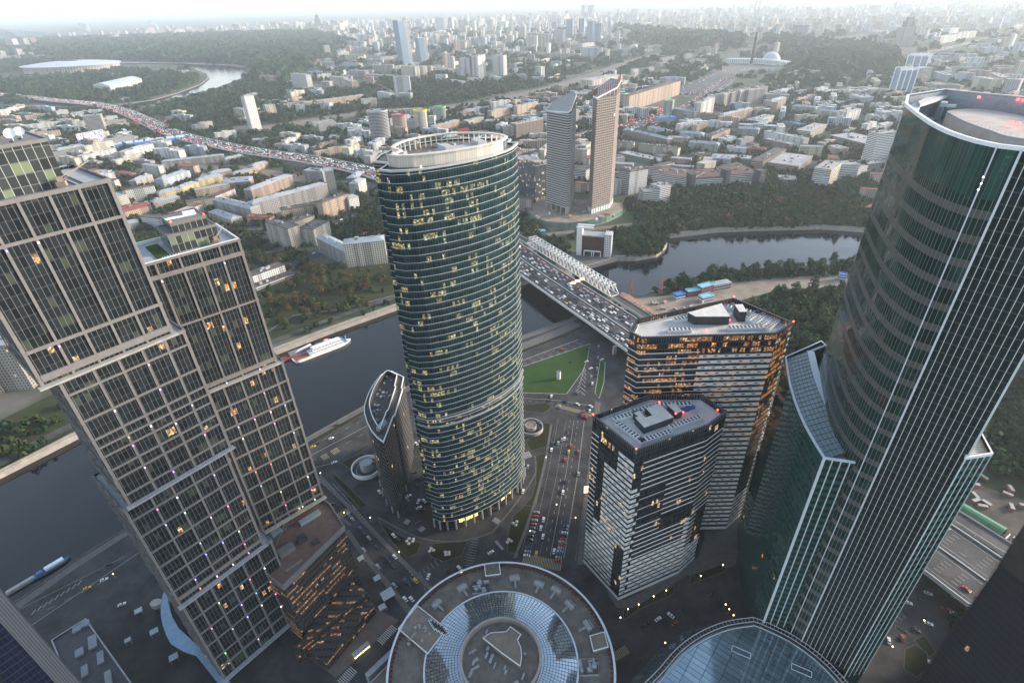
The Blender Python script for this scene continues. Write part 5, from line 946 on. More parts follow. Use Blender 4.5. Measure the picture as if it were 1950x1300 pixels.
D=[# crop c
('c',905,815,1275,690,700,26,'or','b','a'),('c',570,655,640,657,625,40,'yl','p','b'),('c',640,655,860,612,587,60,'cr','p','a'),('c',1155,857,1215,860,735,26,'gn','p','a'),('c',1215,850,1380,880,790,22,'gn','p','a'),('c',1125,915,1245,905,862,30,'bl','u','b'),
('c',1500,795,1585,785,700,24,'gy','p','p'),('c',1590,790,1640,775,690,24,'bg','p','p'),('c',1645,780,1700,765,680,24,'gy','p','p'),('c',1705,770,1760,755,665,24,'bg','p','p'),('c',1765,765,1880,750,660,30,'gy','p','p'),
('c',1420,875,1520,820,755,20,'w','p','p'),('c',1420,880,1590,900,825,16,'br','d','a'),('c',1590,902,1800,850,838,16,'or','g','a'),('c',1845,932,1912,915,885,40,'lb','g','b'),('c',1690,1000,1840,1012,935,20,'gy','g','a'),
('c',925,1000,1185,1065,955,18,'br','g','a'),('c',1190,1052,1345,1057,1002,18,'bg','p','a'),('c',860,992,922,998,945,20,'br','g','a'),('c',1270,1002,1440,1018,965,22,'lb','g','a'),('c',1505,1042,1640,985,992,18,'or','d','a'),('c',1335,1092,1550,1112,1035,18,'gn','g','a'),
('c',1615,1108,1760,1118,1075,26,'w','g','a'),('c',1760,1118,1905,1125,1085,20,'rb','r','a'),('c',800,1085,940,1092,1035,16,'cr','d','a'),('c',975,1105,1260,1140,1050,16,'cr','d','a'),('c',830,1135,1130,1200,1110,26,'gn','p','b'),('c',800,1232,875,1225,1155,26,'cr','p','a'),
('c',1420,1162,1500,1132,1142,26,'yl','d','b'),('c',90,1010,285,970,905,24,'br','p','a'),('c',512,922,542,917,800,30,'w','p','a'),('c',65,892,240,882,850,28,'w','p','b'),('c',95,838,245,800,775,16,'or','p','a'),('c',0,832,48,828,785,16,'pk','p','a'),
('c',470,722,600,722,684,50,'bg','p','b'),('c',330,755,545,760,712,50,'br','d','b'),('c',1040,950,1212,992,925,18,'cr','g','a'),('c',510,1190,600,1200,1085,26,'cr','p','a'),('c',160,345,238,345,265,30,'cr','p','p'),('c',246,362,320,360,248,30,'cr','p','p'),
('c',360,322,425,327,218,26,'lb','p','g'),('c',450,290,495,290,142,30,'bl','p','p'),('c',540,290,578,290,137,30,'bl','p','p'),('c',602,312,640,315,156,30,'bl','p','p'),('c',661,332,700,330,172,30,'bl','p','p'),('c',560,132,585,132,36,60,'bl','p','g'),('c',607,136,640,136,38,60,'bl','p','g'),
('c',555,412,710,412,352,24,'lb','p','p'),('c',730,402,775,400,360,24,'w','p','p'),('c',40,417,185,420,376,22,'w','p','p'),('c',250,432,550,437,390,22,'bg','p','p'),('c',225,568,270,572,485,24,'w','p','p'),
('c',880,745,900,740,690,20,'gn','p','a'),('c',1640,1180,1790,1190,1150,30,'gn','p','b'),('c',1500,1190,1640,1200,1150,40,'lb','g','b'),('c',1130,1175,1190,1165,1140,20,'gy','d','b'),('c',0,1010,90,1005,925,30,'bg','p','a'),('c',860,640,905,625,600,40,'bg','p','a'),
('c',20,300,90,300,250,30,'w','p','p'),('c',100,270,150,270,200,30,'bg','p','p'),('c',350,240,380,240,162,30,'bl','p','g'),('c',750,220,775,220,155,40,'lb','p','p'),('c',1325,240,1350,242,185,30,'w','p','p'),('c',1120,235,1235,240,180,30,'bg','p','p'),
# crop d
('d',1085,265,1180,262,207,40,'w','p','p'),('d',1290,322,1410,300,272,40,'w','p','p'),('d',1412,292,1555,272,246,40,'w','p','p'),('d',1358,262,1425,252,212,40,'lb','p','p'),('d',1460,602,1530,615,522,30,'lb','p','p'),('d',1515,658,1650,682,562,34,'cr','p','p'),('d',1735,700,1840,708,578,34,'lb','p','p'),('d',1808,572,1895,580,448,34,'cr','p','p'),('d',1700,602,1775,640,532,26,'or','p','p'),
('d',215,268,330,270,182,70,'bl','p','g'),('d',628,742,718,765,690,40,'lb','p','b'),('d',805,800,930,800,757,26,'w','p','a'),('d',470,762,620,770,745,40,'lb','p','b'),('d',602,900,705,872,820,24,'w','p','a'),('d',748,882,848,902,835,24,'w','p','a'),('d',210,832,380,848,772,18,'gy','g','a'),('d',380,850,545,872,800,18,'cr','g','a'),
('d',5,792,60,812,728,20,'pk','g','a'),('d',62,812,170,782,740,20,'or','g','a'),('d',785,1197,925,1182,978,26,'w','p','b'),('d',10,1012,295,1075,955,18,'w','p','a'),('d',20,1052,195,1092,1012,16,'br','p','a'),('d',490,1015,750,1080,985,70,'gy','p','b'),('d',345,1010,470,955,960,34,'cr','p','b'),('d',470,1112,552,1137,1062,26,'or','p','a'),
('d',0,1242,168,1142,1180,24,'or','d','b'),('d',260,1265,360,1187,1212,60,'or','p','b'),('d',0,922,85,890,872,30,'w','p','b'),('d',145,905,310,932,885,14,'gy','u','b'),('d',700,540,760,545,510,30,'gn','p','b'),('d',1100,602,1220,592,502,40,'w','p','g'),('d',1300,560,1390,590,520,30,'lb','p','p'),('d',1820,370,1900,372,312,40,'lb','p','p'),('d',1640,655,1730,660,590,30,'cr','p','p'),('d',660,210,720,212,160,60,'lb','p','p'),('d',910,230,990,232,195,60,'lb','p','p'),('d',1840,760,1900,765,660,30,'bg','p','p'),
# crop b
('b',985,352,1075,352,270,40,'pk','p','p'),('b',782,308,900,312,254,36,'w','p','p'),('b',677,348,820,352,302,30,'w','p','p'),('b',1345,212,1400,215,132,40,'w','p','p'),('b',1430,217,1460,217,130,40,'w','p','p'),('b',1505,227,1572,227,147,40,'cr','p','p'),('b',1582,227,1622,227,155,40,'cr','p','p'),('b',1700,200,1755,200,145,50,'cr','p','p'),('b',1785,215,1850,215,160,50,'w','p','p'),('b',300,642,412,656,535,26,'w','p','b'),
('b',515,667,575,667,597,28,'bg','p','p'),('b',575,630,680,640,558,26,'cr','p','p'),('b',682,645,735,667,577,26,'or','p','p'),('b',840,642,890,640,562,24,'pk','p','p'),('b',710,562,830,570,512,22,'gy','p','a'),('b',830,568,1090,582,542,22,'bg','p','a'),('b',890,522,1030,520,476,26,'bg','p','a'),('b',702,432,818,430,404,30,'cr','p','a'),('b',510,472,640,480,450,30,'w','p','b'),('b',660,482,780,492,455,30,'w','p','b'),
('b',1045,705,1160,700,562,30,'w','p','p'),('b',1072,742,1160,742,682,24,'w','p','p'),('b',917,722,1005,742,667,24,'w','p','a'),('b',1095,582,1195,590,482,30,'cr','p','p'),('b',1197,568,1250,572,482,30,'bg','p','p'),('b',1252,562,1308,562,487,30,'or','p','p'),('b',1340,612,1415,612,547,24,'w','p','p'),('b',1442,622,1528,637,582,22,'w','p','p'),('b',1567,612,1655,622,567,22,'w','p','p'),('b',1732,592,1785,612,547,22,'w','p','p'),
('b',1512,568,1585,572,427,30,'w','p','p'),('b',1607,562,1650,572,470,30,'w','p','p'),('b',1650,572,1705,552,412,30,'w','p','p'),('b',1758,547,1830,552,402,30,'w','p','p'),('b',1472,572,1520,577,502,26,'w','p','p'),('b',1350,522,1480,542,492,24,'w','p','a'),('b',120,862,190,852,772,26,'cr','p','p'),('b',195,805,355,790,760,18,'w','p','a'),('b',330,832,395,826,766,24,'w','p','p'),('b',395,802,820,742,747,18,'or','p','p'),('b',507,822,575,822,752,24,'w','p','p'),('b',808,792,915,782,727,24,'cr','p','a'),
('b',1122,952,1195,952,877,24,'w','p','b'),('b',1287,912,1330,912,850,24,'w','p','b'),('b',1335,962,1512,912,922,18,'pk','p','a'),('b',1567,912,1690,882,882,18,'bg','p','a'),('b',1692,905,1830,907,882,30,'w','p','b'),('b',1747,867,1885,832,812,18,'or','p','a'),('b',567,1042,640,1037,1000,24,'w','p','b'),('b',10,1052,120,1042,1022,24,'gy','p','b'),('b',450,922,600,905,892,20,'w','p','b'),('b',180,1160,330,1200,1135,50,'gy','b','b'),('b',335,1200,480,1230,1170,50,'gy','b','b'),
('b',1370,330,1440,330,262,36,'pk','p','p'),('b',1180,235,1245,237,195,36,'or','p','p'),('b',1500,340,1560,345,295,30,'bg','p','p'),('b',1460,395,1540,400,367,26,'w','p','a'),('b',1625,388,1700,392,360,24,'cr','p','a'),('b',1820,408,1850,408,378,24,'w','p','a'),('b',1680,322,1790,290,290,24,'bg','p','a'),
# crop a, e
('a',1842,952,1908,938,702,18,'w','p','p'),('a',1717,872,1790,882,790,20,'bg','p','p'),('a',652,977,778,966,846,26,'bg','p','b'),('a',70,255,440,300,215,40,'lb','p','p'),('a',60,370,120,370,285,50,'w','p','p'),('a',150,360,200,360,280,50,'bg','p','p'),('a',200,340,245,345,275,50,'pk','p','p'),('a',810,300,850,300,255,50,'w','p','p'),('a',1190,262,1350,248,238,50,'w','p','a'),('a',580,210,640,232,165,60,'w','p','p'),('a',1080,180,1115,182,150,60,'w','p','p'),('a',815,560,955,552,540,40,'or','p','b'),('a',1140,545,1370,530,528,40,'w','p','b'),('a',870,735,1000,725,722,30,'w','p','b'),
('e',757,490,865,462,400,26,'w','g','a'),('e',1172,582,1335,545,530,18,'yl','g','a'),('e',1332,545,1462,500,490,18,'yl','g','a'),('e',1462,497,1640,455,435,18,'yl','g','a'),('e',1710,422,1885,385,387,16,'yl','g','a'),('e',1010,492,1125,440,440,18,'bg','g','a'),('e',1545,435,1700,405,388,20,'pk','g','a'),('e',1460,440,1545,425,412,18,'rb','g','a'),('e',1620,482,1840,462,442,20,'pk','g','a'),('e',670,360,770,345,332,14,'rb','b','b'),('e',830,580,945,570,545,24,'lb','g','b'),('e',1205,490,1400,420,430,22,'lb','g','a'),('e',890,680,1105,650,640,20,'br','r','a'),('e',440,270,640,230,215,20,'gn','g','b'),('e',1190,350,1640,300,300,14,'bg','g','a'),('e',1650,320,1790,290,280,16,'bg','g','a'),('e',1850,370,1960,340,330,16,'or','g','a'),
# crop f
('f',805,385,1080,458,305,20,'gy','g','a'),('f',1102,445,1640,292,335,18,'gy','g','a'),('f',1645,290,1700,282,100,30,'gy','g','a'),('f',1085,315,1380,200,238,20,'pk','g','a'),('f',1465,180,1600,190,95,24,'gy','g','a'),('f',860,232,1070,212,190,18,'pk','g','a'),('f',1205,620,1370,672,470,20,'bg','d','a'),('f',1442,632,1545,645,512,40,'cr','d','a'),('f',1385,520,1535,470,470,18,'bg','d','a'),('f',1300,450,1600,395,385,16,'or','d','a'),('f',1605,450,1792,378,330,16,'or','d','a'),
('f',1560,690,1770,802,580,18,'gy','g','a'),('f',1770,802,2060,770,632,22,'cr','g','a'),('f',1095,935,1325,852,862,16,'w','d','a'),('f',1105,970,1390,862,945,12,'w','d','b'),('f',370,375,560,330,330,22,'bg','g','a'),('f',140,450,330,400,400,22,'or','r','a'),('f',760,430,930,490,395,20,'cr','g','a'),('f',150,540,260,520,490,20,'cr','g','a'),('f',1860,280,1912,240,190,20,'cr','g','a'),('f',1790,390,1860,370,300,20,'w','g','a'),('f',1830,200,1900,150,150,20,'gy','g','a'),('f',1300,55,1500,75,30,40,'gy','r','b'),
# crop g
('g',115,385,268,462,150,30,'dk','p','g'),('g',268,462,330,448,190,40,'dk','p','g'),('g',865,412,940,427,240,30,'lb','d','b'),('g',942,427,1070,402,258,26,'w','d','a'),('g',840,430,890,418,330,20,'w','p','a'),('g',1045,500,1160,492,400,26,'w','p','b'),('g',1162,490,1240,472,372,26,'w','p','b'),('g',1105,342,1390,392,262,60,'w','b','b'),('g',1422,382,1640,370,305,60,'w','b','b'),('g',1672,365,1880,350,280,60,'w','b','b'),('g',1388,400,1420,395,280,16,'dk','d','b'),('g',1642,378,1670,372,250,16,'dk','d','b'),('g',1882,385,1925,375,255,16,'dk','d','b'),('g',545,180,630,190,60,24,'cr','p','a'),('g',550,330,630,340,240,20,'w','d','b'),
('g',1375,1172,1470,1155,1130,7,'rb','n','b'),('g',1470,1160,1555,1135,1100,8,'rb','n','b'),('g',1560,1130,1685,1105,1085,10,'gy','g','b'),('g',1290,1195,1355,1180,1160,8,'w','u','b'),('g',1480,1215,1560,1195,1175,8,'w','n','b'),('g',275,712,340,705,700,8,'lb','n','b'),
# crop h
('h',1130,412,1240,420,330,34,'w','p','b'),('h',1240,412,1320,352,285,30,'cr','p','b'),('h',1322,352,1450,345,245,26,'w','p','b'),('h',890,375,1015,382,350,30,'w','p','b'),('h',1325,1090,1375,1095,1045,8,'lb','u','b'),('h',1440,340,1530,290,300,24,'lb','p','b'),('h',1535,265,1690,248,240,30,'gy','p','b'),('h',280,200,390,195,175,26,'yl','d','b'),('h',700,150,740,140,100,20,'gy','d','b')]
for r in D: bld(*r)
# blocks on the far bank seen left of the stacked towers
for x0,y0,x1,y1,yt in ((12,745,62,700,660),(0,700,28,672,640),(-60,760,8,748,690)):
    OR['z']=(0,0); bld('z',x0*3.824,y0*3.824,x1*3.824,y1*3.824,yt*3.824,26,'bg','g','a')
# ---- far background: filler blocks where the photo shows plain city
FOR=[[(-60,40),(60,78),(600,62),(680,88),(600,112),(560,160),(500,152),(474,160),(470,130),(430,122),(250,116),(0,108),(-60,108)],[(290,208),(400,180),(474,158),(560,165),(520,200),(480,180),(465,240),(430,258),(360,225)],
[(600,190),(720,160),(780,130),(950,165),(1010,130),(960,175),(800,205),(600,215)],[(1170,55),(1420,75),(1400,100),(1300,95),(1200,80)],[(1450,70),(1700,95),(1720,130),(1600,150),(1500,140),(1490,115)],[(1290,135),(1420,130),(1330,165),(1290,160)],[(1460,150),(1700,140),(1700,165),(1560,165),(1480,175)],
[(1180,395),(1290,350),(1500,360),(1660,320),(1660,430),(1290,440)],[(1165,440),(1274,440),(1272,478),(1250,488),(1180,494)],[(470,490),(760,470),(760,590),(520,660)],[(100,118),(395,150),(300,190),(0,200),(0,118)],[(690,170),(720,215),(640,225),(560,215),(560,250),(480,250),(470,235)],[(780,160),(1030,150),(1110,150),(980,175),(850,200),(780,195)],[(560,395),(740,390),(740,470),(600,440)],[(960,110),(1100,120),(1330,100),(1240,130),(1000,150)]]
RDL=[(l,w_) for l,w_ in RD.values()]+[(RB,50)]
def near_road(x,y,m=0):
    for l,w_ in RDL:
        for i in range(0,len(l),2):
            if abs(l[i][0]-x)<w_/2+m+14 and abs(l[i][1]-y)<w_/2+m+14: return True
    return False
def occupied(x,y,r):
    for a,b_,q in CIRC:
        if (a-x)**2+(b_-y)**2<(q+r)**2: return True
    return False
KEEP=[[(1350,128),(1510,128),(1500,108),(1370,108)],[(985,470),(1290,480),(1290,392),(1240,380),(985,360)],[(1290,180),(1420,130),(1480,150),(1330,185)],[(-60,150),(20,112),(480,112),(485,180),(300,222),(-60,203)]]
def free(x,y,r,px,py):
    if px<-60 or px>2010 or py>436: return False
    if any(inside(px,py,f) for i_,f in enumerate(FOR) if i_ not in (6,14,12)) or any(inside(px,py,f) for f in KEEP): return False
    if inside(x,y,river) or inside(x,y,river2): return False
    return not occupied(x,y,r) and not near_road(x,y,r*.6)
FILL=[]; SB=[MB() for _ in range(5)]; SCOL=[CC['w'],CC['cr'],CC['or'],CC['lb'],CC['gy']]
cand=[]
for k in range(8200):
    px=R.uniform(-60,2010); t_=R.random(); py=(34-.035*(px-975))+ (R.uniform(0,55)**1. if t_<.62 else R.uniform(40,400))
    p=at(px,py)
    if p.y<0 or p.y>30000: continue
    cand.append((p.y,p.x,px,py))
for k in range(2600):
    px,py=(R.uniform(150,720),R.uniform(285,460)) if k%2 else (R.uniform(980,1750),R.uniform(175,350)); p=at(px,py); cand.append((p.y,p.x,px,py))
cand.sort(); nf=0
for y,x,px,py in cand:
    far=y>4200; L=R.uniform(40,105) if not far else R.uniform(40,150); dp=R.uniform(12,20) if not far else R.uniform(18,40); tall=R.random()<(0 if y<3300 else .34)
    h=R.choice((12,15,18,22,26)) if not tall else R.uniform(38,75)
    if y>9000: h=R.choice((20,28,40,55,70,90))
    if tall: L=R.uniform(24,48)
    if not free(x,y,L*(.36 if y<2600 else .45),px,py): continue
    CIRC.append((x,y,L*.36)); rz=R.choice((-.35,1.2,-.35,.6))+R.uniform(-.12,.12)
    if nf<125 and y<5200:
        ca,sa=math.cos(rz),math.sin(rz); po=[(x+ca*i*L/2-sa*j*dp/2,y+sa*i*L/2+ca*j*dp/2) for i,j in((-1,-1),(1,-1),(1,1),(-1,1))]
        t=thing('apartment_block',None,'building',(x,y,0)); wc=R.choice(('w','cr','bg','or','cr','yl','cr','bg','pk')); wm='p' if tall else 'a'; rc=R.choice('gddpbpr') if not tall else 'p'
        b=MB(); b.wall(po,0,h); b.build('wall',WM[wm],t,color=tuple(q*R.uniform(.9,1.1) for q in CC[wc])); b=MB(); o=offpoly(po,.4); b.wall(o,h-.4,h+.8); b.cap(o,h+.8,0,(offpoly(po,-.4),)); b.cap(offpoly(po,-.4),h+.1); b.build('roof',RM[rc],t)
        c_=proj(x,y,h/2); BL.append((t,c_[0],c_[1],'tall' if h>35 else '',CN[wc],None,wm,rc)); nf+=1
    else:
        i=R.randrange(5); SB[i].box((x,y,0),(L,dp,h),rz)
        if y<9000: SB[i].box((x,y,h),(L*.3,dp*.5,3),rz)
for i in range(5):
    o=SB[i].build('distant_city',[W_APT,W_APT,W_PAN,W_PAN,W_APT][i],color=SCOL[i]); tag(o,'mass of tiny hazy buildings out to the horizon',None,None,'stuff')
# labels: one per building, ordinals where look and neighbourhood agree
from collections import defaultdict
G_=defaultdict(list)
for rec in BL:
    t,px,py,size,cn,lab,wm,rc=rec; kind={'a':'apartment block','p':'panel high-rise' if size=='tall' else 'panel block','b':'banded building','g':'glass office block'}[wm]
    if lab: t['label']=lab; continue
    roof={'g':'metal-roofed','d':'black-roofed','b':'brown-roofed','p':'flat-roofed','r':'red-roofed','n':'turquoise-roofed','u':'blue-roofed'}[rc]
    G_[((size+' ') if size else '')+roof+' '+cn+' '+kind+' '+relation(px,py)].append((px,py,t))
ORD=['leftmost','second from the left','third from the left','fourth from the left','fifth from the left','sixth from the left','seventh from the left','eighth from the left','ninth from the left','tenth from the left','eleventh from the left']
for kx,l in G_.items():
    if len(l)==1: l[0][2]['label']=kx; continue
    l.sort(key=lambda q:q[0])
    for i,(px,py,t) in enumerate(l):
        t['label']=(kx+', '+(ORD[i] if i<len(l)-1 or len(l)==1 else 'rightmost'))
for rec in BL:
    if '_k' in rec[0]: del rec[0]['_k']
# ================================================================ landmark buildings
def prism_th(name,lab,cat,px,h,mat,roof,col=None,z0=0): 
    w_=[tuple(q) for q in P2(px)]; c=sum((Vector(q) for q in w_),Vector((0,0)))/len(w_); t=thing(name,lab,cat,(c.x,c.y,0)); b=MB(); b.wall(w_,z0,h); b.build('wall',mat,t,color=col); b=MB(); b.cap(w_,h); b.wall(offpoly(w_,.4),h-1,h+.6); b.cap(offpoly(w_,.4),h+.6,0,(offpoly(w_,-.4),)); b.build('roof',roof,t); return t,w_
# banded white tower with a slanting roof
def slanted(name,lab,P,hs,mat,band,bandmat,fh,z0,crown):
    c=sum((Vector(q) for q in P),Vector((0,0)))/len(P); t=thing(name,lab,'skyscraper',(c.x,c.y,0)); hm=min(hs); n=len(P)
    b=MB(); b.wall(P,z0,hm)
    for i in range(n):
        j=(i+1)%n; b.face([(*P[i],hm),(*P[j],hm),(*P[j],hs[j]),(*P[i],hs[i])],[(0,hm),(20,hm),(20,hs[j]),(0,hs[i])])
    b.build('wall',mat,t); b=MB(); b.face([(*P[i],hs[i]-.3) for i in range(n)]); b.build('roof',crown,t)
    b=MB(); z=z0
    while z<hm-1: q=offpoly(P,.6); b.wall(q,z,z+band); b.cap(q,z+band,0,(offpoly(P,-.1),)); b.cap(q,z,0,(offpoly(P,-.1),)); z+=fh
    b.build('floor_bands',bandmat,t)
    b=MB(); o=offpoly(P,.6)
    for i in range(n): j=(i+1)%n; b.face([(*o[i],hs[i]-1.5),(*o[j],hs[j]-1.5),(*o[j],hs[j]+.6),(*o[i],hs[i]+.6)]); b.face([(*o[i],hs[i]+.6),(*o[j],hs[j]+.6),(*P[j],hs[j]+.6),(*P[i],hs[i]+.6)])
    b.build('roof_edge',M_WHITE,t)
    for i in range(n):
        for f_ in (0,.25,.5,.75):
            q=Vector(P[i]).lerp(Vector(P[(i+1)%n]),f_); b=MB(); b.bar((*q,10),(*q,z0),1.,n=6); b.build('stilt',M_CONC,t)
    return t
def xy(px,py,z): return tuple(at(px,py,z).to_2d())
DKG=facade('dark_band_glass',3.6,2,.9,.8,wall=(.05,.045,.045),glass=(.03,.03,.035),grough=.15)
gq=lambda X,Y,z: xy(1000+X/4.641,160+Y/4.641,z)
slanted('banded_skyscraper','white banded skyscraper on stilts with a slanting pale roof, left of the unfinished tower',[gq(190,1040,22),gq(360,1095,22),gq(385,1085,22),gq(425,1010,22),gq(400,960,22),gq(230,960,22)],[168,171,174,188,190,172],DKG,1.5,plain('band_white',(.40,.385,.37),.5,.08,.3),3.7,22,plain('crown_pale',(.26,.26,.25),.7,.15,.1))
t=slanted('unfinished_skyscraper','unfinished concrete skyscraper with open floors and rusty top steelwork',[gq(560,1070,20),gq(590,1100,20),gq(745,1050,20),gq(775,1000,20),gq(700,960,20),gq(565,1010,20)],[190,190,200,206,206,194],facade('open_floors',3.7,4.4,.78,.9,wall=(.26,.22,.19),glass=(.035,.025,.022),grough=.9,gvar=.9,lit=.01),1.15,plain('slab_concrete',(.31,.27,.24),.9,.2,.3),3.7,20,plain('raw_concrete',(.27,.26,.25),.9,.25,.1))
b=MB(); Pq=[gq(560,1070,20),gq(590,1100,20),gq(745,1050,20),gq(775,1000,20)]
for i in range(3):
    for k in range(9): q=Vector(Pq[i]).lerp(Vector(Pq[i+1]),k/9); hz=192+4*i+k*.6; b.bar((*q,hz-2),(*q,hz+7+i*2),.5)
b.build('top_steelwork',plain('rusty_steel',(.18,.07,.05)),t)
b=MB(); q=offpoly(Pq+[gq(700,960,20),gq(565,1010,20)],.9); b.wall(q,10,19.6); b.build('wrapped_base',facade('wrap',10,6,.7,.8,wall=(.1,.1,.1),glass=(.6,.62,.6),grough=.6,gvar=.1),t)
pdp=[(1003,408),(1012,421),(1040,434),(1080,437),(1120,433),(1155,424),(1185,410),(1183,398),(1150,396),(1090,392),(1030,392)]
t,w_=prism_th('construction_podium','curved concrete podium under construction beneath the banded and unfinished towers','building',pdp,11,facade('podium_curtain',11,3,.85,.7,wall=(.3,.28,.26),glass=(.05,.13,.10),grough=.3),M_SAND)
for k in range(14): p=at(R.uniform(1020,1175),R.uniform(400,420),11); b=MB(); b.box((p.x,p.y,11),(R.uniform(2,9),R.uniform(2,5),R.uniform(1,4)),R.uniform(0,3)); b.build('site_material',R.choice((M_CONC,M_WHITE,M_YEL,plain('rusty_steel',(.18,.07,.05)))),t)
# hotel-like arch building on the river point
hx=lambda X,Y,z=0: tuple(at(950+X/3.824,260+Y/3.824,z).to_2d())
t=thing('arch_building','white framed building with a brown glass middle on the river point behind the truss bridge','building',(*hx(690,870),0)); a_=Vector(hx(562,862)); c_=Vector(hx(812,882)); d_=(c_-a_).normalized(); n_=Vector((-d_.y,d_.x)); Lh=(c_-a_).length; rz=math.atan2(d_.y,d_.x); PW=plain('pylon_white',(.62,.62,.60),.7,.08,.3)
def hb(nm,s0,s1,d0,d1,z0,z1,m): b=MB(); c=a_+d_*(s0+s1)/2+n_*(d0+d1)/2; b.box((*c,z0),(s1-s0,d1-d0,z1-z0),rz); return b.build(nm,m,t)
hb('pylon',0,Lh*.15,0,14,0,41,PW); o=MB(); c=a_+d_*Lh*.9+n_*8; o.box((*c,0),(Lh*.2,16,34),rz); o.build('stair_tower',facade('punched',3.4,3,.45,.5,wall=(.6,.6,.58),glass=(.05,.04,.04)),t)
hb('glass_middle',Lh*.15,Lh*.8,3,16,0,29,facade('brown_glass',3.4,2.4,.92,.85,wall=(.06,.03,.025),glass=(.035,.018,.015),lit=.04,es=.8)); hb('roof_terrace',Lh*.1,Lh,1,18,29.2,31,M_GREY); hb('top_frame',-1,Lh*.46,1,3,41,43,M_WHITE); hb('top_frame',-1,Lh*.46,11,13,41,43,M_WHITE); hb('entrance_frame',Lh*.22,Lh*.7,-1,2,7.2,8.2,M_WHITE)
for s_ in (.22,.44,.5,.7): hb('entrance_post',Lh*s_,Lh*s_+1,-1,2,0,7.2,M_WHITE)
# tall slanted glass towers
BK=lambda X,Y,z=0: tuple(at(480+X/3.824,Y/3.824,z).to_2d())
for lab,x0,y0,x1,y1,yt,dp in (('tall slanted pale blue glass tower, the higher of a pair in the distance',1105,470,1172,463,148,60),('lower dark blue glass tower beside the tall slanted one',1237,477,1292,472,278,50)):
    p0=Vector(BK(x0,y0)); p1=Vector(BK(x1,y1)); h=top_z(480+x0/3.824,y0/3.824,yt/3.824); d=(p1-p0).normalized(); n_=Vector((-d.y,d.x)); t=thing('glass_skyscraper',lab,'skyscraper',(*p0,0)); w2=p0.lerp(p1,.68)
    b=MB(); top0=p0-d*8; b.face([(*p0,0),(*w2,0),(*(w2-d*10),h),(*top0,h)],[(0,0),(40,0),(40,h),(0,h)]); b.face([(*p0,0),(*(p0+n_*dp),0),(*(top0+n_*dp),h),(*top0,h)],[(0,0),(dp,0),(dp,h),(0,h)]); b.cap([tuple(top0),tuple(p1-d*4),tuple(p1-d*4+n_*dp),tuple(top0+n_*dp)],h)
    b.build('glass_facade',facade('far_blue_glass',4,2,.9,.85,wall=(.2,.25,.3),glass=(.14,.20,.27),grough=.1,gvar=.2,spec=.8),t)
    b=MB(); b.face([(*w2,0),(*p1,0),(*(p1-d*4),h+6),(*(w2-d*10),h+3)],[(0,0),(20,0),(20,h),(0,h)]); b.face([(*p1,0),(*(p1+n_*dp),0),(*(p1-d*4+n_*dp),h+6),(*(p1-d*4),h+6)],[(0,0),(dp,0),(dp,h),(0,h)]); b.build('stone_side',W_BAN,t,color=(.5,.5,.5))
# oval towers
def oval(lab,x0,x1,yb,yt,col,cap_,nm='oval_tower'):
    X0,X1=480+x0/3.824,480+x1/3.824; yb=yb/3.824; h=top_z((X0+X1)/2,yb,yt/3.824); p0,p1=at(X0,yb-3).to_2d(),at(X1,yb-3).to_2d(); r=(p1-p0).length/2; c=(p0+p1)/2+Vector((0,r*.8)); t=thing(nm,lab,'tower block',(c.x,c.y,0))
    pl_=[(c.x+r*math.cos(k*.2094),c.y+r*.8*math.sin(k*.2094)) for k in range(30)]; b=MB(); b.wall(pl_,0,h); b.build('wall',DKG if col=='dk' else W_APT,t,color=CC.get(col,(.4,.4,.4))); b=MB(); b.cap(pl_,h-1.5); b.build('roof',RM['p'],t)
    if col=='dk':
        b=MB(); z=6
        while z<h: q=offpoly(pl_,.5); b.wall(q,z,z+1.3); b.cap(q,z+1.3,0,(offpoly(pl_,-.1),)); z+=3.6
        b.build('floor_bands',plain('band_lilac',(.40,.38,.40),.6,.1,.3),t)
    b=MB(); q=offpoly(pl_,1.); b.wall(q,h-3,h+1.5); b.cap(q,h+1.5,0,(offpoly(pl_,-1.),)); b.build('top_rim',plain('rim_'+nm+col+cap_[1],cap_[0],.6,.1,.3),t); b=MB(); b.box((c.x,c.y,h-1.5),(r*.7,r*.5,4),.3); b.build('roof_cabin',M_GREY,t)
oval('dark oval tower with pale floor bands behind the curved green tower',868,1003,1062,822,'dk',((.35,.35,.38),'a'))
oval('grey-red round tower with a red rim, right of the dark oval tower',1030,1128,1005,852,'pk',((.45,.05,.06),'b')); oval('round cream tower with a yellow rim beyond the curved green tower',1187,1278,965,818,'cr',((.65,.50,.05),'c')); oval('round pale tower with a green rim, rightmost of the rimmed towers',1328,1414,905,792,'gn',((.10,.45,.15),'d'))
b_rim=None
# university tower, spired tower, obelisk, museum, stadium, hall, chimneys
def stepped(name,lab,px,py,tiers,col,spire=0):
    p=at(px,py); t=thing(name,lab,'skyscraper',(p.x,p.y,0)); z=0
    for k,(w_,d_,h) in enumerate(tiers): b=MB(); b.box((p.x,p.y,z if k==0 or True else 0),(w_,d_,h),.1); b.build('tier',W_PAN,t,color=col); z+=h
    if spire: b=MB(); b.bar((p.x,p.y,z),(p.x,p.y,z+spire*.4),5,n=8); b.bar((p.x,p.y,z+spire*.4),(p.x,p.y,z+spire),1.6,n=6); b.build('spire',M_CONC,t)
    return t,p
t,p=stepped('spired_tower','distant spired university tower with lower wings on the hazy horizon',609,60,[(150,60,95),(90,55,60),(50,45,50)],CC['bg'],90)
for sx in (-1,1): b=MB(); b.box((p.x+sx*150,p.y,0),(110,50,70),.1); b.build('wing',W_PAN,t,color=CC['bg']); b=MB(); b.box((p.x+sx*120,p.y,70),(40,40,45),.1); b.build('wing_tower',W_PAN,t,color=CC['bg'])
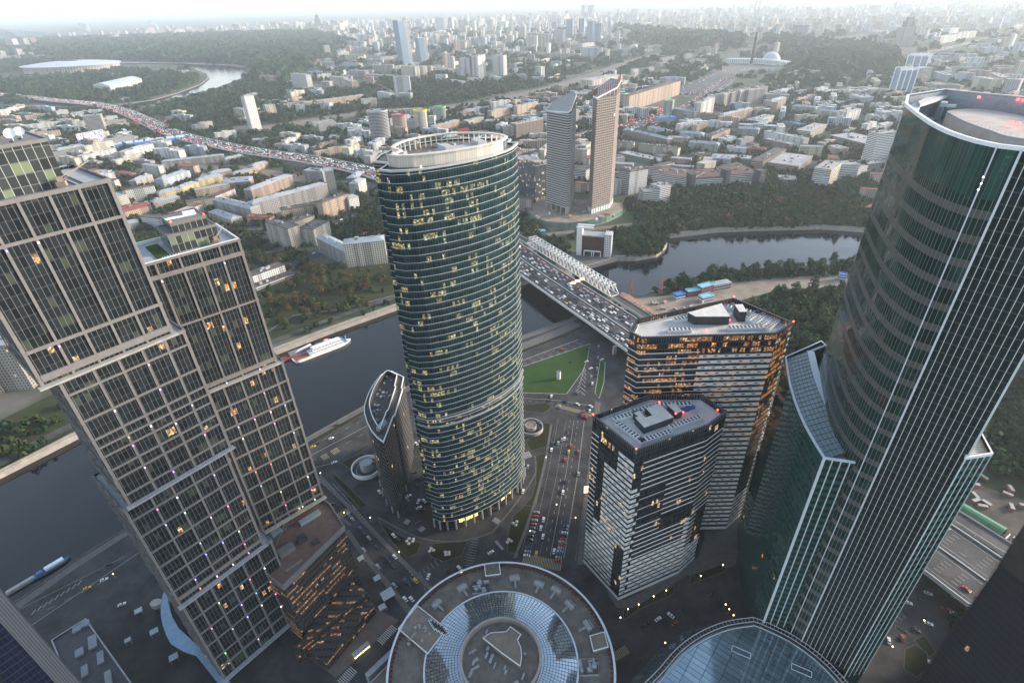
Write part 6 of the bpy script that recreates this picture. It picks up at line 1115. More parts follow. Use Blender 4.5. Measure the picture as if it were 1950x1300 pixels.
stepped('spired_tower','stepped stone tower with a small spire beyond the park, right side',1717,90,[(72,60,105),(48,42,32),(30,28,22)],CC['bg'],34)
p=at(1430,123); t=thing('obelisk','tall thin dark obelisk standing in front of the domed museum','monument',(p.x,p.y,0)); b=MB(); q0=[(p.x+9*math.cos(k*2.094),p.y+9*math.sin(k*2.094)) for k in range(3)]; q1=[(p.x+4*math.cos(k*2.094),p.y+4*math.sin(k*2.094)) for k in range(3)]
for i in range(3): j=(i+1)%3; b.face([(*q0[i],3),(*q0[j],3),(*q1[j],140),(*q1[i],140)])
b.build('shaft',plain('bronze',(.012,.014,.016),1.,.1,.2,spec=0.),t); b=MB(); b.prism([(p.x+14*math.cos(k*.393),p.y+14*math.sin(k*.393)) for k in range(16)],0,3); b.build('plinth',M_CONC,t)
m0,m1=at(1382,121).to_2d(),at(1496,128).to_2d(); mc=(m0+m1)/2; t=thing('domed_museum','long curved white museum with a colonnade and a round dome behind the obelisk','museum',(mc.x,mc.y,0)); MUS=facade('colonnade',22,9,.55,.7,wall=(.72,.72,.70),glass=(.12,.13,.14),grough=.6)
cir=[]; chord=(m1-m0).length; dm=(m1-m0).normalized(); nm_=Vector((-dm.y,dm.x)); nm_= nm_ if nm_.y>0 else -nm_
arc=[m0+dm*chord*k/20+nm_*(60*(1-(2*k/20-1)**2)) for k in range(21)]; b=MB(); b.wall([*[tuple(q) for q in arc],*[tuple(q+nm_*40) for q in reversed(arc)]],0,22); b.cap([*[tuple(q) for q in arc],*[tuple(q+nm_*40) for q in reversed(arc)]],22); b.build('curved_wing',MUS,t)
dc=at(1453,112); b=MB(); 
def dome(b,c,r,z0,hh,n=24,m=6):
    for j in range(m):
        t0,t1=math.pi/2*j/m,math.pi/2*(j+1)/m
        for i in range(n):
            a,c2=2*math.pi*i/n,2*math.pi*(i+1)/n; P_=lambda aa,tt:(c[0]+r*math.cos(tt)*math.cos(aa),c[1]+r*math.cos(tt)*math.sin(aa),z0+hh*math.sin(tt)); b.face([P_(a,t0),P_(c2,t0),P_(c2,t1),P_(a,t1)])
dcx=arc[10]+nm_*60+dm*20; dome(b,dcx,36,28,24); b.build('dome',plain('dome_grey',(.42,.46,.50),.4,.1,.05),t,smooth=True); b=MB(); b.prism([(dcx.x+42*math.cos(k*.262),dcx.y+42*math.sin(k*.262)) for k in range(24)],0,28); b.build('dome_drum',MUS,t)
sheet('museum_square',[(1340,134),(1380,122),(1440,127),(1495,126),(1492,136),(1430,134),(1380,142)],.3,M_PAVE)
p=at(1341,137); t=thing('memorial_church','small white church with a cupola left of the domed museum','church',(p.x,p.y,0)); b=MB(); b.box((p.x,p.y,0),(22,22,20),.3); b.build('nave',PW,t); b=MB(); dome(b,(p.x,p.y),6,26,8,12,4); b.bar((p.x,p.y,20),(p.x,p.y,26),6,n=10); b.build('cupola',plain('gold_dome',(.5,.4,.2),.4),t); b=MB(); b.box((p.x+6,p.y-22,0),(26,16,9),.3); b.build('arcade',PW,t)
s0,s1=at(45,139).to_2d(),at(176,139).to_2d(); scn=(s0+s1)/2+Vector((0,160)); Rx=(s1-s0).length/2; t=thing('round_stadium','huge oval stadium with a domed pale roof on the river peninsula','stadium',(scn.x,scn.y,0)); el=lambda k,f_=1.: (scn.x+Rx*f_*math.cos(k),scn.y+Rx*.72*f_*math.sin(k)); N_=72; ang=[2*math.pi*i/N_ for i in range(N_)]
b=MB(); b.wall([el(a) for a in ang],0,36); b.build('outer_wall',facade('stadium_wall',36,16,.45,.7,wall=(.50,.42,.36),glass=(.14,.12,.11),grough=.8),t)
b=MB()
for j in range(5):
    f0,f1=1.04-.17*j,1.04-.17*(j+1); z0,z1=38+18*math.sin(j*.3),38+18*math.sin((j+1)*.3)
    for i in range(N_): a,c=ang[i],ang[(i+1)%N_]; b.face([(*el(a,f0),z0),(*el(c,f0),z0),(*el(c,f1),z1),(*el(a,f1),z1)])
b.wall([el(a,1.04) for a in ang],34,38); b.build('ring_roof',plain('stadium_roof',(.44,.49,.55),.45,.1,.02),t,smooth=True)
b=MB(); b.cap([el(a,.4) for a in ang],20); b.build('pitch',M_LAWN,t)
h0,h1,h2=at(181,173).to_2d(),at(213,176).to_2d(),at(273,161).to_2d(); t=thing('sports_hall','white colonnaded sports hall with a gently arched roof beside the far river','sports hall',(h1.x,h1.y,0)); q=[tuple(h0),tuple(h1),tuple(h2),tuple(h0+h2-h1)]; b=MB(); b.wall(q,0,26); b.build('colonnade',facade('hall_colonnade',26,11,.55,.75,wall=(.70,.66,.60),glass=(.12,.11,.11),grough=.7),t)
b=MB(); q0_,q1_,q2_,q3_=[Vector(v) for v in q]
for i in range(8):
    f0,f1=i/8,(i+1)/8; z0,z1=27+9*math.sin(math.pi*f0),27+9*math.sin(math.pi*f1); b.face([(*q0_.lerp(q1_,f0),z0),(*q0_.lerp(q1_,f1),z1),(*q3_.lerp(q2_,f1),z1),(*q3_.lerp(q2_,f0),z0)]); b.face([(*q0_.lerp(q1_,f0),26),(*q0_.lerp(q1_,f1),26),(*q0_.lerp(q1_,f1),z1),(*q0_.lerp(q1_,f0),z0)])
b.build('arched_roof',plain('stadium_roof',(.44,.49,.55)),t)
pcs=at(1445,28)
for k,(x,lab) in enumerate(((1437,'left of two striped far power station chimneys on the horizon'),(1444.5,'right of two striped far power station chimneys on the horizon'))):
    p=at(x,25); t=thing('power_station_chimney',lab,'chimney',(p.x,p.y,0)); 
    for j in range(6): b=MB(); b.bar((p.x,p.y,j*42),(p.x,p.y,j*42+42),22-j*2,n=10); b.build('section',plain('chimney_red',(.4,.12,.1)) if j%2 else M_CONC,t)
# blue framed towers, right
for k,(x0,y0,x1,y1,yt,dp,lab) in enumerate(((1040,505,1190,512,402,40,'farther of the white framed towers with blue glass at the right'),(965,692,1085,690,507,40,'nearest white framed tower with blue glass and a slanting side at the right'))):
    X0,Y0,X1,Y1=1450+x0/3.824,y0/3.824,1450+x1/3.824,y1/3.824; p0,p1=at(X0,Y0).to_2d(),at(X1,Y1).to_2d(); h=top_z(X0,Y0,yt/3.824); d=(p1-p0).normalized(); n_=Vector((-d.y,d.x)); t=thing('framed_tower',lab,'tower block',(*p0,0)); L=(p1-p0).length
    q=[tuple(p0),tuple(p1),tuple(p1+n_*dp),tuple(p0+n_*dp)]; b=MB(); b.wall(q,0,h-4); b.build('glass_facade',facade('framed_blue_glass',3.6,3,.85,.7,wall=(.35,.38,.42),glass=(.05,.10,.18),grough=.12),t); b=MB(); b.cap(q,h-4); b.build('roof',RM['p'],t); b=MB()
    for f_ in (0,.33,.66,1): c=p0+d*L*f_; b.box((*c,0),(3,3,h),0); c=c+n_*dp; b.box((*c,0),(3,3,h),0)
    c=(p0+p1)/2; rz=math.atan2(d.y,d.x); b.box((*c,h),(L+4,3,3),rz); c=c+n_*dp; b.box((*c,h),(L+4,3,3),rz); b.build('white_frame',M_WHITE,t)
# signs on roofs
def roofsign(x,y,z,w_,h,mat,lab,txt=None):
    p=at(x,y,z); t=thing('roof_sign',lab,'sign',(p.x,p.y,z)); b=MB(); b.box((p.x,p.y,z),(w_,.8,h),.2); b.build('sign_panel',mat,t); b=MB()
    for s_ in (-.4,.4): b.bar((p.x+s_*w_*.95,p.y+.8,z-3),(p.x+s_*w_*.95,p.y+.8,z+h),.25)
    b.build('sign_frame',M_DARK,t); return t,p
roofsign(1196,181,34,22,6,lamp('sign_green',(.1,.75,.3),.9),'green and white lit sign on the sandy pink slab roof'); roofsign(1273,192.5,40,20,6,lamp('sign_green',(.1,.75,.3),.9),'green and white lit sign on the pale green tower'); roofsign(883,251.5,30,30,9,lamp('sign_red',(1,.08,.06),1.1),'red lit rooftop sign right behind the pale crown of the curved tower')
p=at(177,274,12); t=thing('billboard','big wide billboard with a blue and white scribbled pattern on a low building','billboard',(p.x,p.y,0)); s=NT('scribble'); u_,v_=s.uv(); nz=s.noise(s.pos(),.10,2,.4); rg=s.m('FRACT',s.m('MULTIPLY',nz,9.)); M_SC=s.fin(s.mix(s.m('GREATER_THAN',rg,.5),(.68,.68,.74),(.05,.05,.25)),.6)
a_,c_=at(152,276,10).to_2d(),at(202,266,10).to_2d(); d=(c_-a_).normalized(); n_=Vector((-d.y,d.x)); L=(c_-a_).length; b=MB(); b.face([(*a_,10),(*c_,10),(*c_,38),(*a_,38)],[(0,0),(L,0),(L,28),(0,28)]); b.face([(*(a_+n_*2),10),(*(a_+n_*2),38),(*(c_+n_*2),38),(*(c_+n_*2),10)]); b.wall([tuple(a_),tuple(c_),tuple(c_+n_*2),tuple(a_+n_*2)],37.9,38.3); b.build('printed_panel',M_SC,t)
b=MB(); c=(a_+c_)/2+n_*8; b.box((*c,0),(L+8,20,11),math.atan2(d.y,d.x)); b.build('base_building',W_BAN,t,color=CC['cr'])
a_,c_=at(217,287).to_2d(),at(356,270).to_2d(); d=(c_-a_); L=d.length; d/=L; n_=Vector((-d.y,d.x)); t=thing('blue_roofed_shed','long low bright blue shed with white roof panels beside the railway','shed',(*a_,0)); q=[tuple(a_),tuple(c_),tuple(c_+n_*34),tuple(a_+n_*34)]; b=MB(); b.wall(q,0,13); b.cap(q,13); b.build('body',plain('bright_blue',(.06,.24,.52),.6,.1,.1),t)
for k in range(7): b=MB(); c=a_+d*L*(k+.5)/7+n_*17; b.box((*c,13),(L/7*.78,22,2.5),math.atan2(d.y,d.x)); b.build('roof_panel',plain('pale_blue_panel',(.5,.6,.68)),t)
# masts on the building site
for x,y,yt,lab in ((1256,562,528,'red lattice mast on a tripod at the river building site'),(1201,566,532,'slim red mast at the river end of the rusty platform')):
    p=at(x,y); h=top_z(x,y,yt); t=thing('lattice_mast',lab,'mast',(p.x,p.y,0)); b=MB(); w_=2.6
    for i,j in ((-1,-1),(1,-1),(1,1),(-1,1)): b.bar((p.x+i*w_,p.y+j*w_,0),(p.x+i*.4,p.y+j*.4,h),.22)
    for k in range(8): z=h*k/8; f_=1-k/8*.85; b.bar((p.x-w_*f_,p.y-w_*f_,z),(p.x+w_*f_,p.y-w_*f_,z+h/8),.13); b.bar((p.x+w_*f_,p.y+w_*f_,z),(p.x+w_*f_,p.y-w_*f_,z+h/8),.13)
    b.build('lattice',plain('mast_red',(.35,.08,.05)),t)
# containers and stacks on the building sites
cg=None
for i in range(34):
    x,y=(R.uniform(1215,1420),R.uniform(568,592)) if i<24 else (R.uniform(1850,1950),R.uniform(905,975)); p=at(x,y)
    if inside(p.x,p.y,BP2) or occupied(p.x,p.y,2) or (i<24 and not inside(x,y,[(1230,566),(1300,560),(1420,545),(1400,575),(1330,600),(1262,606)])): continue
    if not cg:
        cg=thing('site_container','','container',(p.x,p.y,.1)); b=MB(); b.box((p.x,p.y,.1),(6,2.4,2.5)); b.build('box_body',plain('container_paint',(.30,.14,.10),.7,.5,.05),cg); b=MB(); b.box((p.x,p.y,2.6),(6.1,2.5,.15)); b.build('lid',M_CONC,cg); o=cg
    else: o=copy_tree(cg,(p.x,p.y,.1),R.uniform(0,3))
    o['group']='containers and crates on the building sites'; o['label']='rust coloured container on a building site'

CIRC.append((scn.x,scn.y-150,Rx+120))
for x,y,r in ((220,172,130),(245,165,90),(605,62,260),(783,118,110),(803,120,80),(1717,92,110),(480,240,60),(572,168,70),(1430,122,120),(1341,137,60),(1135,490,45),(1720,178,80),(1752,130,80)):
    q=at(x,y); CIRC.append((q.x,q.y,r))
# ================================================================ trees
def leafmat(name,a,b_):
    s=NT(name); oc,orr=s.objc(); n=s.noise(s.pos(),.35,3,.7); f=s.m('ADD',s.m('MULTIPLY',n,.8),s.m('MULTIPLY',s.m('SUBTRACT',orr,.5),.35)); return s.fin(s.ramp(f,[(.25,a),(.65,b_)]),.9,.15)
LEAF=[leafmat('leaf_dark',(.014,.034,.011),(.045,.080,.028)),leafmat('leaf_olive',(.030,.044,.014),(.08,.092,.035)),leafmat('leaf_autumn',(.05,.038,.016),(.12,.085,.04)),leafmat('leaf_green',(.020,.046,.014),(.06,.105,.034))]
BARK=plain('bark',(.06,.045,.035),.9,.2,.8)
def clump(rs,n,r,hs,fs,base=0.,lobes=5):
    v=[]; L=[(rs.normal(0,.38,3)*[r,r,hs*.5]) for _ in range(lobes)]
    for k in range(n):
        l=L[k%lobes]; d=rs.normal(0,1,3); d/=np.linalg.norm(d); d[2]=abs(d[2])*.9-.25 if rs.random()<.75 else d[2]
        p=l+d*np.array([r*.58,r*.58,hs*.5])*rs.uniform(.75,1.08); a=rs.normal(0,1,3); a-=a.dot(d)*d*.65; a/=np.linalg.norm(a); e=np.cross(d,a); e/=np.linalg.norm(e)+1e-6; s_=fs*rs.uniform(.6,1.3)
        p=p+[0,0,base]; v.append([p+a*s_,p+e*s_*.8,p-a*s_*.9,p-e*s_])
    return np.array(v)
def quads(name,V,mat,loc=(0,0,0)):
    n=len(V); me=bpy.data.meshes.new(name); me.vertices.add(n*4); me.vertices.foreach_set('co',V.reshape(-1).astype(np.float32)); me.loops.add(n*4); me.loops.foreach_set('vertex_index',np.arange(n*4,dtype=np.int32)); me.polygons.add(n); me.polygons.foreach_set('loop_start',np.arange(0,n*4,4,dtype=np.int32)); me.materials.append(mat); me.update(calc_edges=True); me.validate()
    o=bpy.data.objects.new(name,me); COL.objects.link(o); o.location=loc; return o
rs=np.random.RandomState(5)
PROTO=[]
for k in range(6):
    t=bpy.data.objects.new('leafy_tree',None); COL.objects.link(t); t['category']='tree'; r=3.4+.4*(k%3); h=9+1.2*(k%3)
    c=quads('crown',clump(rs,300,r,h*.72,.62,h*.62,7),LEAF[(0,1,2,3,1,0)[k]]); c.parent=t
    b=MB(); b.bar((0,0,0),(0,0,h*.45),.22,n=6); 
    for q in range(5): a=q*1.26; b.bar((0,0,h*(.3+.04*q)),(math.cos(a)*r*.55,math.sin(a)*r*.55,h*(.55+.05*q)),.09,n=4)
    o=b.build('trunk',BARK); o.parent=t; PROTO.append(t)
used=[False]*6
def tree_at(x,y,k,s_,lab,grp):
    global NT_
    if not used[k]: o=PROTO[k]; used[k]=True; o.location=(x,y,.1); o.scale=(s_,)*3
    else: o=copy_tree(PROTO[k],(x,y,.1),R.uniform(0,6),s_)
    o['label']=lab; o['group']=grp; NT_+=1
NT_=0
ZN=[([(1168,445),(1274,440),(1272,474),(1250,488),(1205,494),(1182,492)],60,(0,3,0,1),1.5,'dense green tree of the grove on the river point','trees of the grove on the river point'),
 ([(1228,560),(1300,541),(1345,526),(1420,518),(1520,510),(1640,503),(1640,520),(1500,527),(1400,534),(1330,548),(1260,562)],62,(0,1,3,0,1,5),1.45,'tree in the row along the near bank of the wide river','trees along the near bank'),
 ([(1500,560),(1620,560),(1600,640),(1560,720),(1520,690),(1510,612),(1470,572)],56,(0,1,0,3),1.6,'dark tree in the wood between lit striped block and green tower','trees in the wood by the green tower'),
 ([(1900,770),(1960,790),(1960,900),(1905,880),(1885,840)],16,(0,1),1.1,'dark tree beyond the right green wing at the right edge','trees by the right edge'),
 ([(500,560),(560,535),(640,520),(740,480),(755,520),(750,545),(680,560),(610,600),(520,625)],50,(1,2,2,1,0),1.25,'autumn tree in the meadow park along the quay','trees of the riverside meadow park'),
 ([(480,475),(560,500),(600,470),(740,470),(745,500),(620,530),(500,560)],42,(1,0,2,3),1.3,'tree in the belt between the riverside park and the tan blocks','trees between the park and the tan blocks')]
for poly,n,ks,s_,lab,grp in ZN:
    c=0; tries=0
    while c<n and tries<4000:
        tries+=1; x=R.uniform(min(p[0] for p in poly),max(p[0] for p in poly)); y=R.uniform(min(p[1] for p in poly),max(p[1] for p in poly))
        if not inside(x,y,poly): continue
        p=at(x,y)
        if inside(p.x,p.y,river) or inside(p.x,p.y,BP2) or inside(p.x,p.y,RT) or occupied(p.x,p.y,0): continue
        tree_at(p.x,p.y,R.choice(ks)+(0 if R.random()<.7 else 0),s_*R.uniform(.7,1.2),lab,grp); c+=1
for k,u_ in enumerate(used):
    if not u_:
        p=at(700+k*8,500); tree_at(p.x,p.y,k,1.,'tree in the belt between the riverside park and the tan blocks','trees between the park and the tan blocks')
# woods and scattered city trees, too many to count
LOW=[clump(rs,46,1.,1.5,.34,.75,4) for _ in range(8)]; FARC=[clump(rs,16,1.,1.1,.52,.55,3) for _ in range(8)]
BK_=[[] for _ in range(4)]
def put(x,y,size,k,far=False):
    V=(FARC if far else LOW)[R.randrange(8)]; a=R.uniform(0,6.28); ca,sa=math.cos(a),math.sin(a); M=np.array([[ca,-sa,0],[sa,ca,0],[0,0,1]])*size
    BK_[k].append(V@M.T+np.array([x,y,0]))
RIVB=offpoly(river2,40)
RB_BELT=[smooth_line(pl([(1040,447),(1200,428),(1400,410),(1650,372)]),30),smooth_line(pl([(1350,372),(1470,372)]),25),smooth_line(pl([(1290,392),(1420,388),(1560,372),(1640,350)]),30)]
def belt(x,y): return any((a-x)**2+(b_-y)**2<(11 if i else 13)**2 for i,l in enumerate(RB_BELT) for a,b_ in l)
def wood(poly,step,ks,size,far=False,jit=.6,dens=1.,water=True):
    w_=P2(poly); x0,x1=min(p.x for p in w_),max(p.x for p in w_); y0,y1=min(p.y for p in w_),max(p.y for p in w_); y=y0
    while y<y1:
        x=x0
        while x<x1:
            X=x+R.uniform(-jit,jit)*step; Y=y+R.uniform(-jit,jit)*step
            if R.random()<dens and inside(X,Y,w_) and not inside(X,Y,river) and not inside(X,Y,RIVB) and not occupied(X,Y,-6) and not any(inside(*proj(X,Y),f) for f in KEEP[:1]+KEEP[2:3]) and not (Y>2000 and any(inside(X+X/Y*q_,Y+q_,RIVB) for q_ in (70,150,220))) and not near_road(X,Y,-10) and not (Y<1300 and belt(X,Y)): put(X,Y,size*R.uniform(.7,1.25),R.choice(ks),far)
            x+=step
        y+=step
wood(FOR[0],48,(0,0,0,3),36,True); wood(FOR[1],20,(0,0,1,3),13); wood(FOR[2],20,(0,1,3),13,dens=.55); wood(FOR[3],60,(0,0,3),40,True); wood(FOR[4],42,(0,0,3),28,True); wood(FOR[5],22,(0,0,3,1),14); wood(FOR[6],30,(0,0,1,3),18,dens=.45)
wood(FOR[7],8.,(0,0,3,1,3,0,3,2),7.,dens=.82); wood(FOR[8],6.5,(0,0,3),5.2); wood(FOR[9],12,(0,1,2,1),4.8,dens=.45); wood(FOR[10],30,(0,0,3),17,dens=.75,far=False); wood(FOR[11],20,(0,0,1),12); wood(FOR[12],20,(0,0,1),12,dens=.6); wood(FOR[13],8.5,(0,1,0,1),5.4,dens=.9); wood(FOR[14],34,(0,0,3),20,True,dens=.35)
wood([(1228,563),(1300,543),(1345,529),(1420,521),(1520,513),(1650,505),(1650,522),(1500,526),(1400,537),(1330,551),(1260,562)],7,(0,1,3,3),6,dens=.9)
wood([(1420,590),(1500,560),(1620,552),(1700,600),(2050,700),(2050,960),(1900,900),(1740,830),(1600,760),(1545,700)],7.5,(0,0,0,3),6.8,dens=.95)
wood([(1285,355),(1400,365),(1500,362),(1660,330),(1660,425),(1400,432),(1290,436)],9,(0,1,2,1),5,dens=.6)
wood([(0,820),(60,800),(140,760),(60,900),(0,930)],9,(0,1),5,dens=.7); wood([(1840,1080),(1960,1000),(1960,1320),(1800,1320),(1800,1180)],6,(0,0),5,dens=.8)  # second clump, lower right, is added to stand in for a dark reflection
wood([(1000,375),(1060,445),(1180,440),(1000,470),(985,430)],8,(0,1),4.6,dens=.35); wood([(1010,465),(1090,452),(1095,490),(1060,505)],7,(0,1),4.5,dens=.6)
n=0; tries=0
while n<15000 and tries<50000:
    tries+=1; px=R.uniform(-40,2000); py=R.uniform(62,500) if R.random()<.5 else R.uniform(180,470); p=at(px,py)
    if not(0<p.y<9000) or inside(p.x,p.y,river) or inside(p.x,p.y,RIVB) or occupied(p.x,p.y,-9) or near_road(p.x,p.y,-8) or (px>1020 and px<1210 and 370<py<500) or (1180<px<1640 and py>520): continue
    cnt=R.choice((1,2,3,5)); sz=max(5.2,p.y/190)
    for q in range(cnt): put(p.x+R.uniform(-1,1)*sz*1.6,p.y+R.uniform(-1,1)*sz*1.6,sz*R.uniform(.75,1.25),R.choice((0,0,1,3,1,2 if p.y<1500 else 0)),p.y>2200)
    n+=cnt
for k in range(4):
    if BK_[k]: o=quads('city_woodland',np.concatenate(BK_[k]),LEAF[k]); tag(o,'woods and street trees spread through the city',None,None,'stuff')
# hedges of shrubs by the ramps
# ================================================================ vehicles
CARC={'white':(.70,.70,.69),'black':(.02,.02,.022),'silver grey':(.30,.31,.33),'red':(.35,.03,.03),'dark blue':(.03,.06,.18),'yellow':(.62,.38,.04)}
M_CG=plain('car_glass',(.015,.018,.022),.1,.1,.5,spec=.6); HL=lamp('head_light',(1,.92,.75),1.6); TL=lamp('tail_light',(1,.03,.02),.9); M_TY=plain('tyre',(.02,.02,.02))
CP_={}
def car_proto(c,big=False,lit=True):
    t=bpy.data.objects.new('van' if big else 'car',None); COL.objects.link(t); t['category']='van' if big else 'car'; k=1.35 if big else 1.; hh=1.5 if big else 1.; pm=plain('paint_'+c.replace(' ','_'),CARC[c],.35,.04,.3,spec=.6)
    b=MB(); L=2.25*k; W_=.9*k**.5
    prof=[(-L,.3),(-L,.85*hh),(-L*.85,.95*hh),(L*.55,.92*hh),(L,.72*hh),(L,.3)]
    for s_ in (-1,1): b.face([(x,s_*W_,z) for x,z in (prof if s_<0 else reversed(prof))])
    for i in range(len(prof)): (x0,z0),(x1,z1)=prof[i],prof[(i+1)%len(prof)]; b.face([(x0,-W_,z0),(x1,-W_,z1),(x1,W_,z1),(x0,W_,z0)])
    q0=[(-L*.72,-W_*.92),(L*.32,-W_*.92),(L*.32,W_*.92),(-L*.72,W_*.92)]; q1=[(-L*.5,-W_*.75),(L*.05,-W_*.75),(L*.05,W_*.75),(-L*.5,W_*.75)]
    if big: q1=[(-L*.7,-W_*.85),(L*.2,-W_*.85),(L*.2,W_*.85),(-L*.7,W_*.85)]
    z0,z1=.93*hh,1.42*hh
    b.face([(*p,z1) for p in q1]); b.build('body',pm,t); g=MB()
    for i in range(4): j=(i+1)%4; g.face([(*q0[i],z0),(*q0[j],z0),(*q1[j],z1-.01),(*q1[i],z1-.01)])
    g.build('windows',M_CG,t)
    for sx in (-.62,.62):
        for sy in (-1,1): w_=MB(); w_.bar((L*sx,sy*(W_-.18),.32),(L*sx,sy*(W_+.03),.32),.32,n=8); w_.build('wheel',M_TY,t)
    for nm,m,x in (('headlight',HL,L),('taillight',TL,-L-.06)) if lit else ():
        for sy in (-1,1): l=MB(); l.box((x,sy*W_*.7,.55*hh),(.1,.35,.22)); l.build(nm,m,t)
    CP_[(c,big,lit)]=[t,False]
NC=0; CARSPOT=[]
def car(x,y,z,rz,c,lab,grp,big=False,lit=False):
    global NC
    if (c,big,lit) not in CP_: car_proto(c,big,lit)
    r=CP_[(c,big,lit)]
    if not r[1]: o=r[0]; o.location=(x,y,z); o.rotation_euler=(0,0,rz); r[1]=True
    else: o=copy_tree(r[0],(x,y,z),rz)
    o['label']=lab; o['group']=grp; NC+=1
wch=lambda: R.choices(('white','black','silver grey','red','dark blue','yellow'),(38,24,20,8,6,4))[0]
TB=[MB() for _ in range(5)]
def lane_cars(line,off,i0,i1,gap,z,flip,where,grp,cap=300):
    l=offset(line,off); a=0.; nxt=R.uniform(3,gap)
    for i in range(i0,min(i1,len(l)-1)):
        p,q=Vector(l[i]),Vector(l[i+1]); L=(q-p).length
        while nxt<a+L:
            m=p+(q-p)*((nxt-a)/L)
            if NC>=cap:
                TB[R.choices((0,1,2),(3,4,3))[0]].box((m.x,m.y,z+.2),(4.6,1.8,1.2),math.atan2(q.y-p.y,q.x-p.x)); nxt+=5.2+R.expovariate(1/gap); continue
            rz=math.atan2(q.y-p.y,q.x-p.x)+(math.pi if flip else 0)+R.uniform(-.02,.02); c=wch(); bg_=R.random()<.1
            car(m.x,m.y,z,rz,c,f'{c} {"van" if bg_ else "car"} {where}',grp,bg_,True); nxt+=5.2+R.expovariate(1/gap)
        a+=L
# parked and moving cars near the towers (photo pixel, heading pixel)
SP=[(1100,770,'w'),(1066,775,'s'),(1050,755,'w'),(1045,764,'b'),(1076,765,'b'),(1125,774,'w'),(1097,750,'b'),(1125,702,'w'),(1126,718,'s'),(1128,731,'w'),(1117,689,'w'),(1146,685,'w'),(1123,783,'w'),(1112,785,'r'),(1109,792,'r'),(1117,796,'r'),(1075,836,'w'),(1070,838,'s'),(1053,846,'b'),(1063,844,'s'),(1050,857,'w'),(1088,850,'r'),(1083,861,'y'),(1101,861,'r'),(1077,876,'r'),(1102,903,'s'),(1077,918,'b'),(1072,938,'w'),(1035,990,'w'),(1030,1006,'w'),(1034,1022,'w'),(1021,1055,'y'),(1055,1050,'w'),(1005,889,'s'),(996,936,'w'),(750,1020,'w'),(758,1027,'b'),(723,937,'w'),(778,945,'w'),(776,951,'s'),(774,962,'b'),(797,955,'w'),(808,954,'w'),(798,967,'w'),(805,972,'b'),(752,1060,'w'),(792,1106,'y'),(816,1098,'w'),(875,1082,'w'),(855,1089,'b'),(796,996,'b'),(795,925,'b'),(797,912,'b'),(790,900,'b'),(793,845,'w'),(772,1141,'w'),(784,1141,'w'),(751,1115,'s'),(720,1079,'s'),(693,1047,'s'),(637,881,'w'),(634,960,'b'),(631,835,'w'),(640,810,'b'),(606,845,'b'),(597,851,'y'),(935,1052,'w'),(1253,1179,'w'),(1277,1172,'w'),(1297,1165,'b'),(1356,1131,'b'),(1285,1187,'r'),(1225,1192,'b'),(1237,1187,'b'),(199,1104,'w'),(233,1151,'w'),(167,1120,'y'),(208,1075,'b'),(1087,690,'b'),(1118,665,'b'),(1069,666,'r'),(1077,640,'b'),(1092,637,'b')]
CN2={'w':'white','s':'silver grey','b':'black','r':'red','y':'yellow'}
from math import atan2
STR=atan2(*(lambda d:(d.y,d.x))(at(1078,900)-at(1048,1058)))
for x,y,c in SP:
    p=at(x,y); rz=STR if 990<x<1130 and y>780 else R.choice((STR,STR+.9,.55))
    if y<700 or x<660: rz=atan2(*(lambda d:(d.y,d.x))(at(1112,648)-at(990,690)))
    if 690<x<800 and y>1000: rz=atan2(*(lambda d:(d.y,d.x))(at(634,920)-at(790,1100)))
    car(p.x,p.y,.12,rz,CN2[c],f'{CN2[c]} car on the streets around the big towers','cars on the streets around the towers')
for k in range(12):
    for (x0,y0,x1,y1,g) in ((1022,976,1003,1058,'left'),(1078,1003,1062,1068,'right')):
        if R.random()<.85: p=at(x0+(x1-x0)*k/11,y0+(y1-y0)*k/11); c=R.choice(('black','black','silver grey','red','dark blue','white')); car(p.x,p.y,.12,STR+1.57,c,f'{c} car parked in the {g} row of the avenue','cars parked in rows on the avenue')
for k in range(16):
    if R.random()<.8: p=at(648+k*7.6,965+k*8.9); c=R.choice(('black','black','dark blue','silver grey')); car(p.x+4,p.y-3,.12,rz:=atan2(*(lambda d:(d.y,d.x))(at(634,920)-at(790,1100))),c,f'{c} car parked along the diagonal street','cars parked along the diagonal street')
for k in range(9):
    p=at(1140-k*.5,660+k*7); car(p.x,p.y,.12,STR,'black' if k%3 else 'silver grey','dark car in the file beside the green lawn','cars filed beside the lawn')
ist=[i for i,p in enumerate(RB) if p[1]<700 ][-1]
GB='cars on the road bridge'
for off,flip,gap in ((-20,0,5),(-16.3,0,6),(20,1,3.5),(16.3,1,4),(-12.7,0,8),(12.7,1,6),(-9.2,0,11),(9.2,1,10),(5.6,1,13),(-5.6,0,13)):
    lane_cars(RB,off,14,ist+6,gap,ZB+.02,flip,'in the heavy traffic on the road bridge',GB,262)
for off,flip,gap in ((-20,0,26),(-12.7,0,26),(9.2,1,26),(16.3,1,30)): lane_cars(RB,off,5,12,gap,ZB+.02,flip,'on the motorway past the green tower','cars on the motorway at the right',285)
for x,y,c in ((1767,1130,'w'),(1752,1138,'b'),(1816,1168,'w'),(1800,1160,'r'),(1768,1188,'w'),(1833,1160,'r'),(1744,1200,'b'),(1718,1215,'r'),(1692,1220,'w'),(1775,1262,'w'),(1815,1137,'s'),(1806,1130,'b'),(1729,1148,'w')): p=at(x,y); car(p.x,p.y,.12,R.choice((1.1,-.5,2.6)),CN2[c],f'{CN2[c]} car on the streets below the motorway at the right','cars on the lower right streets')
